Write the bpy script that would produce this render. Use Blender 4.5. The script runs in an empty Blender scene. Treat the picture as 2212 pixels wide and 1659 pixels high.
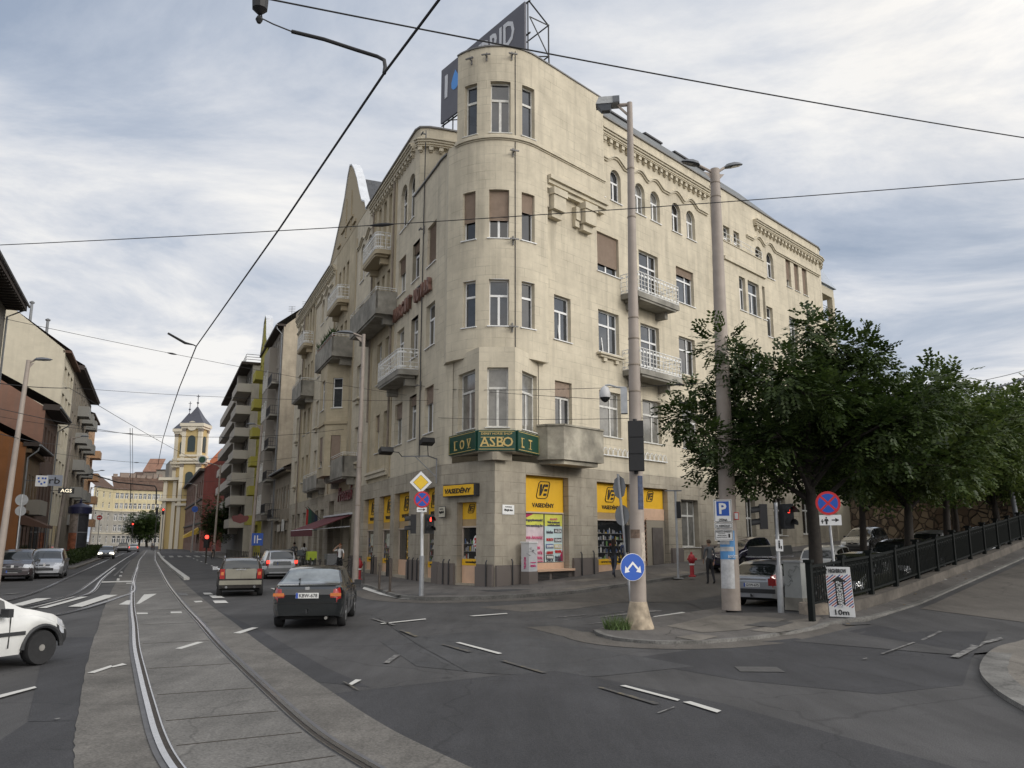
import bpy, bmesh, math, random
from mathutils import Vector, Matrix
random.seed(7)
R_ = math.radians
PI = math.pi
S = bpy.context.scene
COL = S.collection
# -- camera constants (pixels of a 2212 x 1659 picture)
FPX, CX, CY, EYE = 1794.0, 1106.0, 829.5, 2.05
TH = math.atan(338.5 / FPX)
CT, ST = math.cos(TH), math.sin(TH)
def ray(x, y):
 a = (x - CX) / FPX; b = (CY - y) / FPX
 return a, CT - b * ST, ST + b * CT
def gnd(x, y, z=0.0):
 a, Y, Z = ray(x, y); t = (z - EYE) / Z
 return Vector((a * t, Y * t, z))
def atY(x, y, Y):
 a, Yr, Z = ray(x, y); t = Y / Yr
 return Vector((a * t, Y, EYE + Z * t))
O2 = Vector((-.75, 36.2)); dR = Vector((.681, .733)); nR = Vector((.733, -.681))
P1 = Vector((-3.3, 38.9)); dL = Vector((-.389, .921)); nL = Vector((-.921, -.389))
def RV(u, v): return O2 + dR * u + nR * v
def LW(s, w): return P1 + dL * s + nL * w
def uv_of(x, y):
 d = Vector((x, y)) - O2
 return d.dot(dR), d.dot(nR)
RAMP = [(-9, 0), (-6.7, .02), (-.94, .30), (12.3, 1.40), (40, 3.9), (80, 6)]
def z_ramp(u):
 if u <= RAMP[0][0]: return 0.0
 for (a, za), (b, zb) in zip(RAMP, RAMP[1:]):
  if u <= b: return za + (zb - za) * (u - a) / (b - a)
 return 6.0
def z_lane(u):
 if u < -1: return 0.0
 u = min(u, 70)
 return .052 * ((u + 1) ** 2 / 4 if u < 1 else u)
def sstep(a, b, x):
 t = max(0, min(1, (x - a) / (b - a))); return t * t * (3 - 2 * t)
def zg(x, y):
 u, v = uv_of(x, y)
 if v < -2: return 0.0
 if v > 16.15: return z_ramp(u)
 return z_lane(u) * sstep(-2, -.3, v)
# -- materials
MATS = {}
def nodes(m):
 m.use_nodes = True
 return m.node_tree.nodes, m.node_tree.links
def mat(name, col, rough=.6, var=.12, scale=3.0, metal=0.0, spec=.5, bump=0.0, emit=0.0, coat=0.0, var2=0.0, scale2=.35):
 if name in MATS: return MATS[name]
 m = bpy.data.materials.new(name); MATS[name] = m
 N, L = nodes(m); b = N['Principled BSDF']
 b.inputs['Roughness'].default_value = rough; b.inputs['Metallic'].default_value = metal
 b.inputs['Specular IOR Level'].default_value = spec
 b.inputs['Coat Weight'].default_value = coat; b.inputs['Coat Roughness'].default_value = .06
 if var > 0:
  tc = N.new('ShaderNodeTexCoord'); n = N.new('ShaderNodeTexNoise')
  n.inputs['Scale'].default_value = scale; n.inputs['Detail'].default_value = 6; n.inputs['Roughness'].default_value = .65
  L.new(tc.outputs['Object'], n.inputs['Vector'])
  r = N.new('ShaderNodeValToRGB'); r.color_ramp.elements[0].position = .3; r.color_ramp.elements[1].position = .72
  r.color_ramp.elements[0].color = [c * (1 - var) for c in col] + [1]
  r.color_ramp.elements[1].color = [min(1, c * (1 + var)) for c in col] + [1]
  L.new(n.outputs['Fac'], r.inputs['Fac']); out = r.outputs['Color']
  if var2 > 0:
   n2 = N.new('ShaderNodeTexNoise'); n2.inputs['Scale'].default_value = scale2; n2.inputs['Detail'].default_value = 5
   L.new(tc.outputs['Object'], n2.inputs['Vector'])
   mr = N.new('ShaderNodeMapRange'); mr.inputs[1].default_value = .35; mr.inputs[2].default_value = .68
   mr.inputs[3].default_value = 1 - var2; mr.inputs[4].default_value = 1 + var2 * .6
   L.new(n2.outputs['Fac'], mr.inputs[0])
   mx = N.new('ShaderNodeVectorMath'); mx.operation = 'SCALE'
   L.new(out, mx.inputs[0]); L.new(mr.outputs[0], mx.inputs['Scale']); out = mx.outputs[0]
  L.new(out, b.inputs['Base Color'])
  if bump > 0:
   bp = N.new('ShaderNodeBump'); bp.inputs['Strength'].default_value = bump; bp.inputs['Distance'].default_value = .02
   L.new(n.outputs['Fac'], bp.inputs['Height']); L.new(bp.outputs['Normal'], b.inputs['Normal'])
 else:
  b.inputs['Base Color'].default_value = (*col, 1)
 if emit > 0:
  b.inputs['Emission Color'].default_value = (*col, 1); b.inputs['Emission Strength'].default_value = emit
 return m
def stone(name, col, joint, bw=.95, bh=.43, mortar=.012, stain=.25, dirt=(.16, .145, .12), dirt_amt=.35):
 """ashlar facing laid out in the wall's own metres (UV), with joints, blotches and run-off streaks"""
 if name in MATS: return MATS[name]
 m = bpy.data.materials.new(name); MATS[name] = m
 N, L = nodes(m); b = N['Principled BSDF']; b.inputs['Roughness'].default_value = .85; b.inputs['Specular IOR Level'].default_value = .25
 tc = N.new('ShaderNodeTexCoord')
 br = N.new('ShaderNodeTexBrick'); br.inputs['Scale'].default_value = 1; br.inputs['Mortar Size'].default_value = mortar
 br.inputs['Brick Width'].default_value = bw; br.inputs['Row Height'].default_value = bh; br.inputs['Mortar Smooth'].default_value = .3
 br.inputs['Color1'].default_value = (*[c * .965 for c in col], 1); br.inputs['Color2'].default_value = (*[c * 1.03 for c in col], 1)
 br.inputs['Mortar'].default_value = (*joint, 1)
 L.new(tc.outputs['UV'], br.inputs['Vector'])
 n = N.new('ShaderNodeTexNoise'); n.inputs['Scale'].default_value = .55; n.inputs['Detail'].default_value = 8; n.inputs['Roughness'].default_value = .7
 L.new(tc.outputs['UV'], n.inputs['Vector'])
 mr = N.new('ShaderNodeMapRange'); mr.inputs[1].default_value = .35; mr.inputs[2].default_value = .7; mr.inputs[3].default_value = 1 - stain; mr.inputs[4].default_value = 1.06
 L.new(n.outputs['Fac'], mr.inputs[0])
 sc = N.new('ShaderNodeVectorMath'); sc.operation = 'SCALE'
 nj = N.new('ShaderNodeTexNoise'); nj.inputs['Scale'].default_value = .9; L.new(tc.outputs['UV'], nj.inputs['Vector'])
 jr = N.new('ShaderNodeMapRange'); jr.inputs[1].default_value = .4; jr.inputs[2].default_value = .62; L.new(nj.outputs['Fac'], jr.inputs[0])
 mj = N.new('ShaderNodeMix'); mj.data_type = 'RGBA'; mj.inputs['A'].default_value = (*col, 1)
 L.new(jr.outputs[0], mj.inputs['Factor']); L.new(br.outputs['Color'], mj.inputs['B'])
 L.new(mj.outputs['Result'], sc.inputs[0]); L.new(mr.outputs[0], sc.inputs['Scale'])
 mp = N.new('ShaderNodeMapping'); mp.inputs['Scale'].default_value = (1.3, .12, 1); L.new(tc.outputs['UV'], mp.inputs['Vector'])
 n2 = N.new('ShaderNodeTexNoise'); n2.inputs['Scale'].default_value = 1.6; n2.inputs['Detail'].default_value = 6; L.new(mp.outputs[0], n2.inputs['Vector'])
 m2 = N.new('ShaderNodeMapRange'); m2.inputs[1].default_value = .5; m2.inputs[2].default_value = .8; m2.inputs[3].default_value = 0; m2.inputs[4].default_value = dirt_amt
 L.new(n2.outputs['Fac'], m2.inputs[0])
 mx = N.new('ShaderNodeMix'); mx.data_type = 'RGBA'; mx.inputs['B'].default_value = (*dirt, 1)
 L.new(m2.outputs[0], mx.inputs['Factor']); L.new(sc.outputs[0], mx.inputs['A']); L.new(mx.outputs['Result'], b.inputs['Base Color'])
 n3 = N.new('ShaderNodeTexNoise'); n3.inputs['Scale'].default_value = 14; n3.inputs['Detail'].default_value = 5; L.new(tc.outputs['UV'], n3.inputs['Vector'])
 ad = N.new('ShaderNodeMath'); ad.operation = 'MULTIPLY_ADD'; ad.inputs[1].default_value = .35
 bwn = N.new('ShaderNodeRGBToBW'); L.new(mj.outputs['Result'], bwn.inputs[0])
 L.new(n3.outputs['Fac'], ad.inputs[0]); L.new(bwn.outputs[0], ad.inputs[2])
 bp = N.new('ShaderNodeBump'); bp.inputs['Strength'].default_value = .35; bp.inputs['Distance'].default_value = .03
 L.new(ad.outputs[0], bp.inputs['Height']); L.new(bp.outputs['Normal'], b.inputs['Normal'])
 return m
def asphalt(name, col, grain=60, big=.35, tone=.22, crack=.3):
 if name in MATS: return MATS[name]
 m = bpy.data.materials.new(name); MATS[name] = m
 N, L = nodes(m); b = N['Principled BSDF']; b.inputs['Roughness'].default_value = .82; b.inputs['Specular IOR Level'].default_value = .3
 tc = N.new('ShaderNodeTexCoord')
 n = N.new('ShaderNodeTexNoise'); n.inputs['Scale'].default_value = big; n.inputs['Detail'].default_value = 7; n.inputs['Roughness'].default_value = .6
 g = N.new('ShaderNodeTexNoise'); g.inputs['Scale'].default_value = grain; g.inputs['Detail'].default_value = 4
 for q in (n, g): L.new(tc.outputs['Object'], q.inputs['Vector'])
 r = N.new('ShaderNodeMapRange'); r.inputs[1].default_value = .3; r.inputs[2].default_value = .7; r.inputs[3].default_value = 1 - tone; r.inputs[4].default_value = 1 + tone
 L.new(n.outputs['Fac'], r.inputs[0])
 r2 = N.new('ShaderNodeMapRange'); r2.inputs[1].default_value = .25; r2.inputs[2].default_value = .75; r2.inputs[3].default_value = .62; r2.inputs[4].default_value = 1.42
 L.new(g.outputs['Fac'], r2.inputs[0])
 mu = N.new('ShaderNodeMath'); mu.operation = 'MULTIPLY'; L.new(r.outputs[0], mu.inputs[0]); L.new(r2.outputs[0], mu.inputs[1])
 v = N.new('ShaderNodeTexVoronoi'); v.feature = 'DISTANCE_TO_EDGE'; v.inputs['Scale'].default_value = .22
 dm = N.new('ShaderNodeTexNoise'); dm.inputs['Scale'].default_value = 1.2; L.new(tc.outputs['Object'], dm.inputs['Vector'])
 va = N.new('ShaderNodeVectorMath'); va.operation = 'MULTIPLY_ADD'; va.inputs[1].default_value = (.9, .9, 0)
 L.new(dm.outputs['Color'], va.inputs[0]); L.new(tc.outputs['Object'], va.inputs[2]); L.new(va.outputs[0], v.inputs['Vector'])
 cr = N.new('ShaderNodeMapRange'); cr.inputs[1].default_value = 0; cr.inputs[2].default_value = .006; cr.inputs[3].default_value = 1 - crack; cr.inputs[4].default_value = 1
 L.new(v.outputs['Distance'], cr.inputs[0])
 st = N.new('ShaderNodeTexNoise'); st.inputs['Scale'].default_value = .9; st.inputs['Detail'].default_value = 9; st.inputs['Roughness'].default_value = .7
 mp = N.new('ShaderNodeMapping'); mp.inputs['Rotation'].default_value = (0, 0, R_(-23)); mp.inputs['Scale'].default_value = (1.5, .22, 1); L.new(tc.outputs['Object'], mp.inputs['Vector']); L.new(mp.outputs[0], st.inputs['Vector'])
 sr = N.new('ShaderNodeMapRange'); sr.inputs[1].default_value = .35; sr.inputs[2].default_value = .68; sr.inputs[3].default_value = .78; sr.inputs[4].default_value = 1.22; L.new(st.outputs['Fac'], sr.inputs[0])
 bl = N.new('ShaderNodeTexNoise'); bl.inputs['Scale'].default_value = 2.3; bl.inputs['Detail'].default_value = 3; L.new(tc.outputs['Object'], bl.inputs['Vector'])
 bs = N.new('ShaderNodeMapRange'); bs.inputs[1].default_value = .66; bs.inputs[2].default_value = .76; bs.inputs[3].default_value = 1; bs.inputs[4].default_value = .68; L.new(bl.outputs['Fac'], bs.inputs[0])
 sp_ = N.new('ShaderNodeTexVoronoi'); sp_.inputs['Scale'].default_value = 9; L.new(tc.outputs['Object'], sp_.inputs['Vector'])
 sq = N.new('ShaderNodeMapRange'); sq.inputs[1].default_value = .03; sq.inputs[2].default_value = .07; sq.inputs[3].default_value = 1.5; sq.inputs[4].default_value = 1; L.new(sp_.outputs['Distance'], sq.inputs[0])
 mm = mu.outputs[0]
 for o_ in (sr, bs, sq):
  k_ = N.new('ShaderNodeMath'); k_.operation = 'MULTIPLY'; L.new(mm, k_.inputs[0]); L.new(o_.outputs[0], k_.inputs[1]); mm = k_.outputs[0]
 m3 = N.new('ShaderNodeMath'); m3.operation = 'MULTIPLY'; L.new(mm, m3.inputs[0]); L.new(cr.outputs[0], m3.inputs[1])
 sc = N.new('ShaderNodeVectorMath'); sc.operation = 'SCALE'; sc.inputs[0].default_value = col
 L.new(m3.outputs[0], sc.inputs['Scale']); L.new(sc.outputs[0], b.inputs['Base Color'])
 bp = N.new('ShaderNodeBump'); bp.inputs['Strength'].default_value = .4; bp.inputs['Distance'].default_value = .01
 L.new(g.outputs['Fac'], bp.inputs['Height']); L.new(bp.outputs['Normal'], b.inputs['Normal'])
 return m
def worn(name, col, base, keep=.62, scale=5):
 """worn road paint: the paint is broken up and lets the asphalt through"""
 if name in MATS: return MATS[name]
 m = bpy.data.materials.new(name); MATS[name] = m
 N, L = nodes(m); b = N['Principled BSDF']; b.inputs['Roughness'].default_value = .75
 tc = N.new('ShaderNodeTexCoord'); n = N.new('ShaderNodeTexNoise'); n.inputs['Scale'].default_value = scale; n.inputs['Detail'].default_value = 10; n.inputs['Roughness'].default_value = .82
 L.new(tc.outputs['Object'], n.inputs['Vector'])
 r = N.new('ShaderNodeMapRange'); r.inputs[1].default_value = 1 - keep - .08; r.inputs[2].default_value = 1 - keep + .12
 L.new(n.outputs['Fac'], r.inputs[0])
 mx = N.new('ShaderNodeMix'); mx.data_type = 'RGBA'; mx.inputs['A'].default_value = (*base, 1); mx.inputs['B'].default_value = (*col, 1)
 L.new(r.outputs[0], mx.inputs['Factor']); L.new(mx.outputs['Result'], b.inputs['Base Color'])
 return m
def glass(name, col, rough=.03, var=.5, scale=1.3, spec=.9):
 m = mat(name, col, rough, var, scale, spec=spec)
 return m
# -- mesh builder
WLOC = {}
class MB:
 def __init__(self, world=True):
  self.v = []; self.f = []; self.mi = []; self.uv = []; self.world = world; self.m = 0
 def poly(self, pts, uv=None):
  i = len(self.v); self.v += [tuple(p) for p in pts]
  self.f.append(list(range(i, i + len(pts)))); self.mi.append(self.m)
  self.uv.append(uv or [(0, 0)] * len(pts)); return self
 def faces(self, vs, fs):
  i = len(self.v); self.v += [tuple(p) for p in vs]
  for f in fs:
   self.f.append([i + k for k in f]); self.mi.append(self.m); self.uv.append([(0, 0)] * len(f))
  return self
 def hexa(self, p):          # p: 8 points, bottom ring 0-3, top ring 4-7
  return self.faces(p, [(0, 3, 2, 1), (4, 5, 6, 7), (0, 1, 5, 4), (1, 2, 6, 5), (2, 3, 7, 6), (3, 0, 4, 7)])
 def box(self, c, s, rz=0.0, rx=0.0):
  M = Matrix.Rotation(rz, 3, 'Z') @ Matrix.Rotation(rx, 3, 'X'); c = Vector(c)
  h = [Vector((s[0] * a / 2, s[1] * b / 2, s[2] * d / 2)) for d in (-1, 1) for a, b in ((-1, -1), (1, -1), (1, 1), (-1, 1))]
  return self.hexa([c + M @ q for q in h])
 def beam(self, a, b, w, h=None, up=(0, 0, 1)):
  a = Vector(a); b = Vector(b); h = h or w; d = (b - a).normalized(); up = Vector(up)
  sx = d.cross(up)
  if sx.length < 1e-4: sx = d.cross(Vector((1, 0, 0)))
  sx.normalize(); uy = sx.cross(d)
  q = [(-1, -1), (1, -1), (1, 1), (-1, 1)]
  return self.hexa([e + sx * (w / 2 * i) + uy * (h / 2 * j) for e in (a, b) for i, j in q])
 def tube(self, pts, r, n=8, cap=True):
  pts = [Vector(p) for p in pts]; k = len(pts); r = r if isinstance(r, (list, tuple)) else [r] * k
  vs = []; up = None
  for i, p in enumerate(pts):
   d = (pts[min(i + 1, k - 1)] - pts[max(i - 1, 0)]).normalized()
   if up is None:
    up = Vector((0, 0, 1)) if abs(d.z) < .9 else Vector((1, 0, 0))
   x = d.cross(up).normalized(); up = x.cross(d).normalized()
   vs += [p + x * (math.cos(2 * PI * j / n) * r[i]) + up * (math.sin(2 * PI * j / n) * r[i]) for j in range(n)]
  fs = [(i * n + j, i * n + (j + 1) % n, (i + 1) * n + (j + 1) % n, (i + 1) * n + j) for i in range(k - 1) for j in range(n)]
  if cap: fs += [tuple(range(n)), tuple(range((k - 1) * n, k * n))]
  return self.faces(vs, fs)
 def lathe(self, prof, c=(0, 0, 0), n=16, axis='Z', rz=0.0):
  c = Vector(c); vs = []
  for r, h in prof:
   for j in range(n):
    a = 2 * PI * j / n; x, y = math.cos(a) * r, math.sin(a) * r
    p = Vector((x, y, h)) if axis == 'Z' else (Vector((h, x, y)) if axis == 'X' else Vector((x, h, y)))
    vs.append(c + Matrix.Rotation(rz, 3, 'Z') @ p)
  k = len(prof)
  fs = [(i * n + j, i * n + (j + 1) % n, (i + 1) * n + (j + 1) % n, (i + 1) * n + j) for i in range(k - 1) for j in range(n)]
  fs += [tuple(range(n)), tuple(range((k - 1) * n, k * n))]
  return self.faces(vs, fs)
 def prism(self, base, ext):       # polygon (3D points) extruded along vector ext
  base = [Vector(p) for p in base]; ext = Vector(ext); n = len(base)
  return self.faces(base + [p + ext for p in base], [tuple(range(n)), tuple(range(n, 2 * n))] + [(i, (i + 1) % n, n + (i + 1) % n, n + i) for i in range(n)])
 def build(self, name, mats, parent=None, smooth=False, sharp=40):
  if not self.v: return None
  off = WLOC.get(parent.name, Vector((0, 0, 0))) if (parent and self.world) else Vector((0, 0, 0))
  me = bpy.data.meshes.new(name)
  me.from_pydata([Vector(p) - off for p in self.v], [], self.f)
  mats = mats if isinstance(mats, (list, tuple)) else [mats]
  for q in mats: me.materials.append(q)
  me.polygons.foreach_set('material_index', self.mi)
  ul = me.uv_layers.new(name='UVMap'); flat = [c for face in self.uv for p in face for c in p]
  ul.data.foreach_set('uv', flat)
  if smooth:
   me.polygons.foreach_set('use_smooth', [True] * len(me.polygons)); me.update()
   try: me.set_sharp_from_angle(angle=R_(sharp))
   except Exception: pass
  me.update()
  ob = bpy.data.objects.new(name, me); COL.objects.link(ob)
  if parent: ob.parent = parent; WLOC[ob.name] = off
  return ob
def tag(o, label=None, cat=None, group=None, kind=None):
 if label: o['label'] = label
 if cat: o['category'] = cat
 if group: o['group'] = group
 if kind: o['kind'] = kind
 return o
def root(name, label, cat, loc=(0, 0, 0), rz=0.0, group=None):
 o = bpy.data.objects.new(name, None); COL.objects.link(o); o.empty_display_size = .3
 o.location = loc; o.rotation_euler = (0, 0, rz); WLOC[o.name] = Vector(loc)
 return tag(o, label, cat, group)
def solo(mb, name, mats, label, cat, group=None, loc=None, smooth=False):
 """a thing that is one mesh; its origin is moved to loc"""
 ob = mb.build(name, mats, None, smooth)
 if loc is not None:
  loc = Vector(loc); ob.data.transform(Matrix.Translation(-loc)); ob.location = loc
 return tag(ob, label, cat, group)
def copy_tree(o, parent=None):
 c = o.copy(); COL.objects.link(c)
 if parent: c.parent = parent
 for ch in list(o.children): copy_tree(ch, c)
 return c
def struct(mb, name, mats, smooth=False):
 return tag(mb.build(name, mats, None, smooth), kind='structure')
_TC = {}
def text_mesh(body, bold=0.0, shear=0.0, extr=.01):
 k = (body, bold, shear, extr)
 if k not in _TC:
  cu = bpy.data.curves.new('lettering', 'FONT'); cu.body = body; cu.size = 1; cu.align_x = 'CENTER'; cu.align_y = 'CENTER'
  cu.offset = bold; cu.shear = shear; cu.extrude = extr; cu.resolution_u = 2
  ob = bpy.data.objects.new('lettering', cu); me = bpy.data.meshes.new_from_object(ob)
  bpy.data.objects.remove(ob); bpy.data.curves.remove(cu)
  xs = [v.co.x for v in me.vertices]; ys = [v.co.y for v in me.vertices]
  cx, cy = (max(xs) + min(xs)) / 2, (max(ys) + min(ys)) / 2
  me.transform(Matrix.Translation((-cx, -cy, 0)))
  _TC[k] = (me, max(xs) - min(xs), max(ys) - min(ys))
 return _TC[k]
def text(body, m, parent, c, xd, zd, w=None, h=None, bold=.0, shear=0.0, name='lettering', world=True, extr=.01):
 """lettering fitted to width w and height h, centred at c, running along xd with up zd"""
 me, w0, h0 = text_mesh(body, bold, shear, extr)
 me = me.copy(); me.materials.clear(); me.materials.append(m)
 xd = Vector(xd).normalized(); zd = Vector(zd).normalized(); n = xd.cross(zd)
 sx = w / w0 if w else h / h0; sy = h / h0 if h else w / w0
 off = WLOC.get(parent.name, Vector()) if (parent and world) else Vector()
 M = Matrix((( xd.x * sx, zd.x * sy, n.x, c[0] - off.x), (xd.y * sx, zd.y * sy, n.y, c[1] - off.y), (xd.z * sx, zd.z * sy, n.z, c[2] - off.z), (0, 0, 0, 1)))
 me.transform(M)
 ob = bpy.data.objects.new(name, me); COL.objects.link(ob)
 if parent: ob.parent = parent
 return ob
# -- wall frames: u along the wall, z up, o outwards
class Frame:
 def __init__(s, pts, n=None, out=None):
  s.p = [Vector(p) for p in pts]; s.L = [0]
  for a, b in zip(s.p, s.p[1:]): s.L.append(s.L[-1] + (b - a).length)
  s.n = []
  segs = []
  for a, b in zip(s.p, s.p[1:]):
   d = (b - a).normalized(); q = Vector((d.y, -d.x)); segs.append(q if out is None else q * out)
  s.segs = segs; s.u0 = 0.0
  for i in range(len(s.p)):
   q = segs[max(0, i - 1)] + segs[min(i, len(segs) - 1)]
   s.n.append(q.normalized())
  s.total = s.L[-1]
 def cuts(s, a, b): return [l for l in s.L if a + 1e-3 < l < b - 1e-3]
 def pt(s, u, z, o=0.0):
  i = 0
  while i < len(s.L) - 2 and u > s.L[i + 1]: i += 1
  t = (u - s.L[i]) / (s.L[i + 1] - s.L[i]); p = s.p[i].lerp(s.p[i + 1], t)
  tt = max(0, min(1, t)); n = (s.n[i] * (1 - tt) + s.n[i + 1] * tt).normalized() if len(s.p) > 2 else s.n[i]
  q = p + n * o
  return Vector((q.x, q.y, z))
 def dirs(s, u):
  a = s.pt(u - .05, 0); b = s.pt(u + .05, 0); d = (b - a).normalized(); n = s.pt(u, 0, 1) - s.pt(u, 0, 0)
  return d, n
 def box(s, mb, u0, u1, z0, z1, o0, o1):
  us = [u0] + s.cuts(u0, u1) + [u1]
  for a, b in zip(us, us[1:]):
   mb.hexa([s.pt(a, z0, o0), s.pt(b, z0, o0), s.pt(b, z0, o1), s.pt(a, z0, o1), s.pt(a, z1, o0), s.pt(b, z1, o0), s.pt(b, z1, o1), s.pt(a, z1, o1)])
 def quad(s, mb, u0, u1, z0, z1, o=0.0):
  us = [u0] + s.cuts(u0, u1) + [u1]
  for a, b in zip(us, us[1:]):
   mb.poly([s.pt(a, z0, o), s.pt(b, z0, o), s.pt(b, z1, o), s.pt(a, z1, o)], [(a, z0), (b, z0), (b, z1), (a, z1)])
 def px(s, x, y):
  a, Y, Z = ray(x, y)
  best = None
  for i, (p, q) in enumerate(zip(s.p, s.p[1:])):
   d = q - p; det = d.x * Y - a * d.y
   if abs(det) < 1e-9: continue
   t = (a * p.y - p.x * Y) / det
   if -.001 <= t <= 1.001 or len(s.p) == 2:
    X, YY = p.x + d.x * t, p.y + d.y * t; dist = YY / Y
    if best is None or dist < best[2]: best = (s.L[i] + d.length * t, EYE + Z * dist, dist)
  return best[:2] if best else None
def wall(mb, fr, u0, u1, z0, z1, holes=(), rev=.3, bands=()):
 """front sheet of a wall with window holes (u0,u1,z0,z1,arched) and their reveals"""
 hs = [h for h in holes if h[1] > u0 and h[0] < u1 and h[3] > z0 and h[2] < z1]
 us = sorted({u0, u1, *[x for h in hs for x in h[:2] if u0 < x < u1], *fr.cuts(u0, u1)})
 zs = sorted({z0, z1, *[x for h in hs for x in h[2:4] if z0 < x < z1]})
 for a, b in zip(us, us[1:]):
  run = None
  for c, d in zip(zs, zs[1:]):
   um, zm = (a + b) / 2, (c + d) / 2
   if any(h[0] < um < h[1] and h[2] < zm < h[3] for h in hs): continue
   fr.quad(mb, a, b, c, d)
 for h in hs:
  a, b, c, d = h[:4]; ar = len(h) > 4 and h[4]
  P = fr.pt
  def q(p1, p2, L1):
   mb.poly([P(p1[0], p1[1]), P(p2[0], p2[1]), P(p2[0], p2[1], -rev), P(p1[0], p1[1], -rev)], [(p1[0], p1[1]), (p2[0], p2[1]), (p2[0] + .3, p2[1]), (p1[0] + .3, p1[1])])
  r = (b - a) / 2; zt = d - r if ar else d
  q((a, c), (a, zt), 0); q((b, zt), (b, c), 0); q((b, c), (a, c), 0)
  if ar:
   n = 10; cu = (a + b) / 2; arc = [(cu - r * math.cos(PI * i / n), zt + r * math.sin(PI * i / n)) for i in range(n + 1)]
   for p1, p2 in zip(arc, arc[1:]):
    q(p1, p2, 0)
   for half, cor in ((arc[:n // 2 + 1], (a, d)), (arc[n // 2:], (b, d))):
    for p1, p2 in zip(half, half[1:]):
     mb.poly([P(*p1), P(*p2), P(*cor)], [p1, p2, cor])
  else:
   q((a, d), (b, d), 0)
def window(par, fr, a, b, c, d, arch=False, fm=None, gm=None, shutter=0.0, shm=None, o=-.24, style='T', sill=True, tilt=None, name='window', bar=.075):
 """casement window: frame with transom and mullion; glass is its sub-part"""
 if getattr(fr, 'curved', False) is False and len(fr.p) > 2:
  pa, pb = fr.pt(a, 0, 0), fr.pt(b, 0, 0); ch = Frame([pa.xy, pb.xy]);
  if (ch.n[0].dot(fr.dirs((a + b) / 2)[1].xy)) < 0: ch = Frame([pa.xy, pb.xy], out=-1)
  b = ch.total; a = 0.0; fr = ch
 m = MB(); r = (b - a) / 2; zt = d - r if arch else d; t = bar; cu = (a + b) / 2
 B = lambda u0, u1, z0, z1, dz=0: fr.box(m, u0, u1, z0, z1, o - .04 + dz, o + .035 + dz)
 B(a, a + t, c, zt); B(b - t, b, c, zt); B(a + t, b - t, c, c + t)
 zr = c + (d - c) * (.66 if not arch else .62)
 if arch:
  n = 10
  for i in range(n):
   t0, t1 = PI * i / n, PI * (i + 1) / n
   pts = [(cu - rr * math.cos(tt), zt + rr * math.sin(tt)) for tt in (t0, t1) for rr in (r - t, r)]
   q = [fr.pt(*pts[0], o + .035), fr.pt(*pts[1], o + .035), fr.pt(*pts[3], o + .035), fr.pt(*pts[2], o + .035)]
   m.poly(q)
 else:
  B(a + t, b - t, d - t, d)
 if style in 'TX': B(a + t, b - t, zr - t * .7, zr + t * .7, .012)
 if style in 'TM' and b - a > .85: B(cu - t * .7, cu + t * .7, c + t, zr - t * .7, .006)
 if style == 'M' and b - a > .85: B(cu - t * .6, cu + t * .6, zr, d - t, .006)
 if style == 'X':
  x = a + (b - a) * .62; B(x - t * .6, x + t * .6, c + t, zr - t * .7, .006); B(x - t * .6, x + t * .6, zr + t * .7, d - t, .006)
 if sill:
  fr.box(m, a - .08, b + .08, c - .05, c - .005, -.25, .07)
 w = m.build(name, fm, par)
 g = MB()
 if arch:
  n = 10
  g.poly([fr.pt(a + t * .5, c + t * .5, o), fr.pt(b - t * .5, c + t * .5, o)] + [fr.pt(cu + (r - t * .5) * math.cos(PI * i / n), zt + (r - t * .5) * math.sin(PI * i / n), o) for i in range(n + 1)])
 else:
  g.poly([fr.pt(a + t * .5, c + t * .5, o), fr.pt(b - t * .5, c + t * .5, o), fr.pt(b - t * .5, d - t * .5, o), fr.pt(a + t * .5, d - t * .5, o)])
 g.build('pane', gm, w)
 if shutter > 0:
  s = MB(); z = d - .02; zb = d - (d - c) * shutter
  while z > zb:
   p = [fr.pt(a + .03, z, o + .10), fr.pt(b - .03, z, o + .10), fr.pt(b - .03, z - .05, o + .125), fr.pt(a + .03, z - .05, o + .125)]
   s.poly(p); s.poly([p[3], p[2], fr.pt(b - .03, z - .055, o + .10), fr.pt(a + .03, z - .055, o + .10)]); z -= .055
  s.build('shutter', shm, w)
 if tilt:
  u0, u1 = tilt; s = MB(); k = .16
  z0, z1 = c + .03, zr - .03
  for (ua, ub, za, zb, oa, ob) in ((u0, u0 + .06, z0, z1, 0, k), (u1 - .06, u1, z0, z1, 0, k)):
   s.hexa([fr.pt(ua, za, o + .05), fr.pt(ub, za, o + .05), fr.pt(ub, za, o + .09), fr.pt(ua, za, o + .09), fr.pt(ua, zb, o + .05 - ob), fr.pt(ub, zb, o + .05 - ob), fr.pt(ub, zb, o + .09 - ob), fr.pt(ua, zb, o + .09 - ob)])
  s.build('sash', fm, w)
 return w
def curve(pts, n=6):
 """Catmull-Rom through 2D points"""
 P = [Vector(p) for p in pts]; out = []
 for i in range(len(P) - 1):
  p0, p1, p2, p3 = P[max(i - 1, 0)], P[i], P[i + 1], P[min(i + 2, len(P) - 1)]
  for k in range(n):
   t = k / n
   out.append(.5 * ((2 * p1) + (p2 - p0) * t + (2 * p0 - 5 * p1 + 4 * p2 - p3) * t * t + (3 * p1 - p0 - 3 * p2 + p3) * t ** 3))
 return out + [P[-1]]
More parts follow.
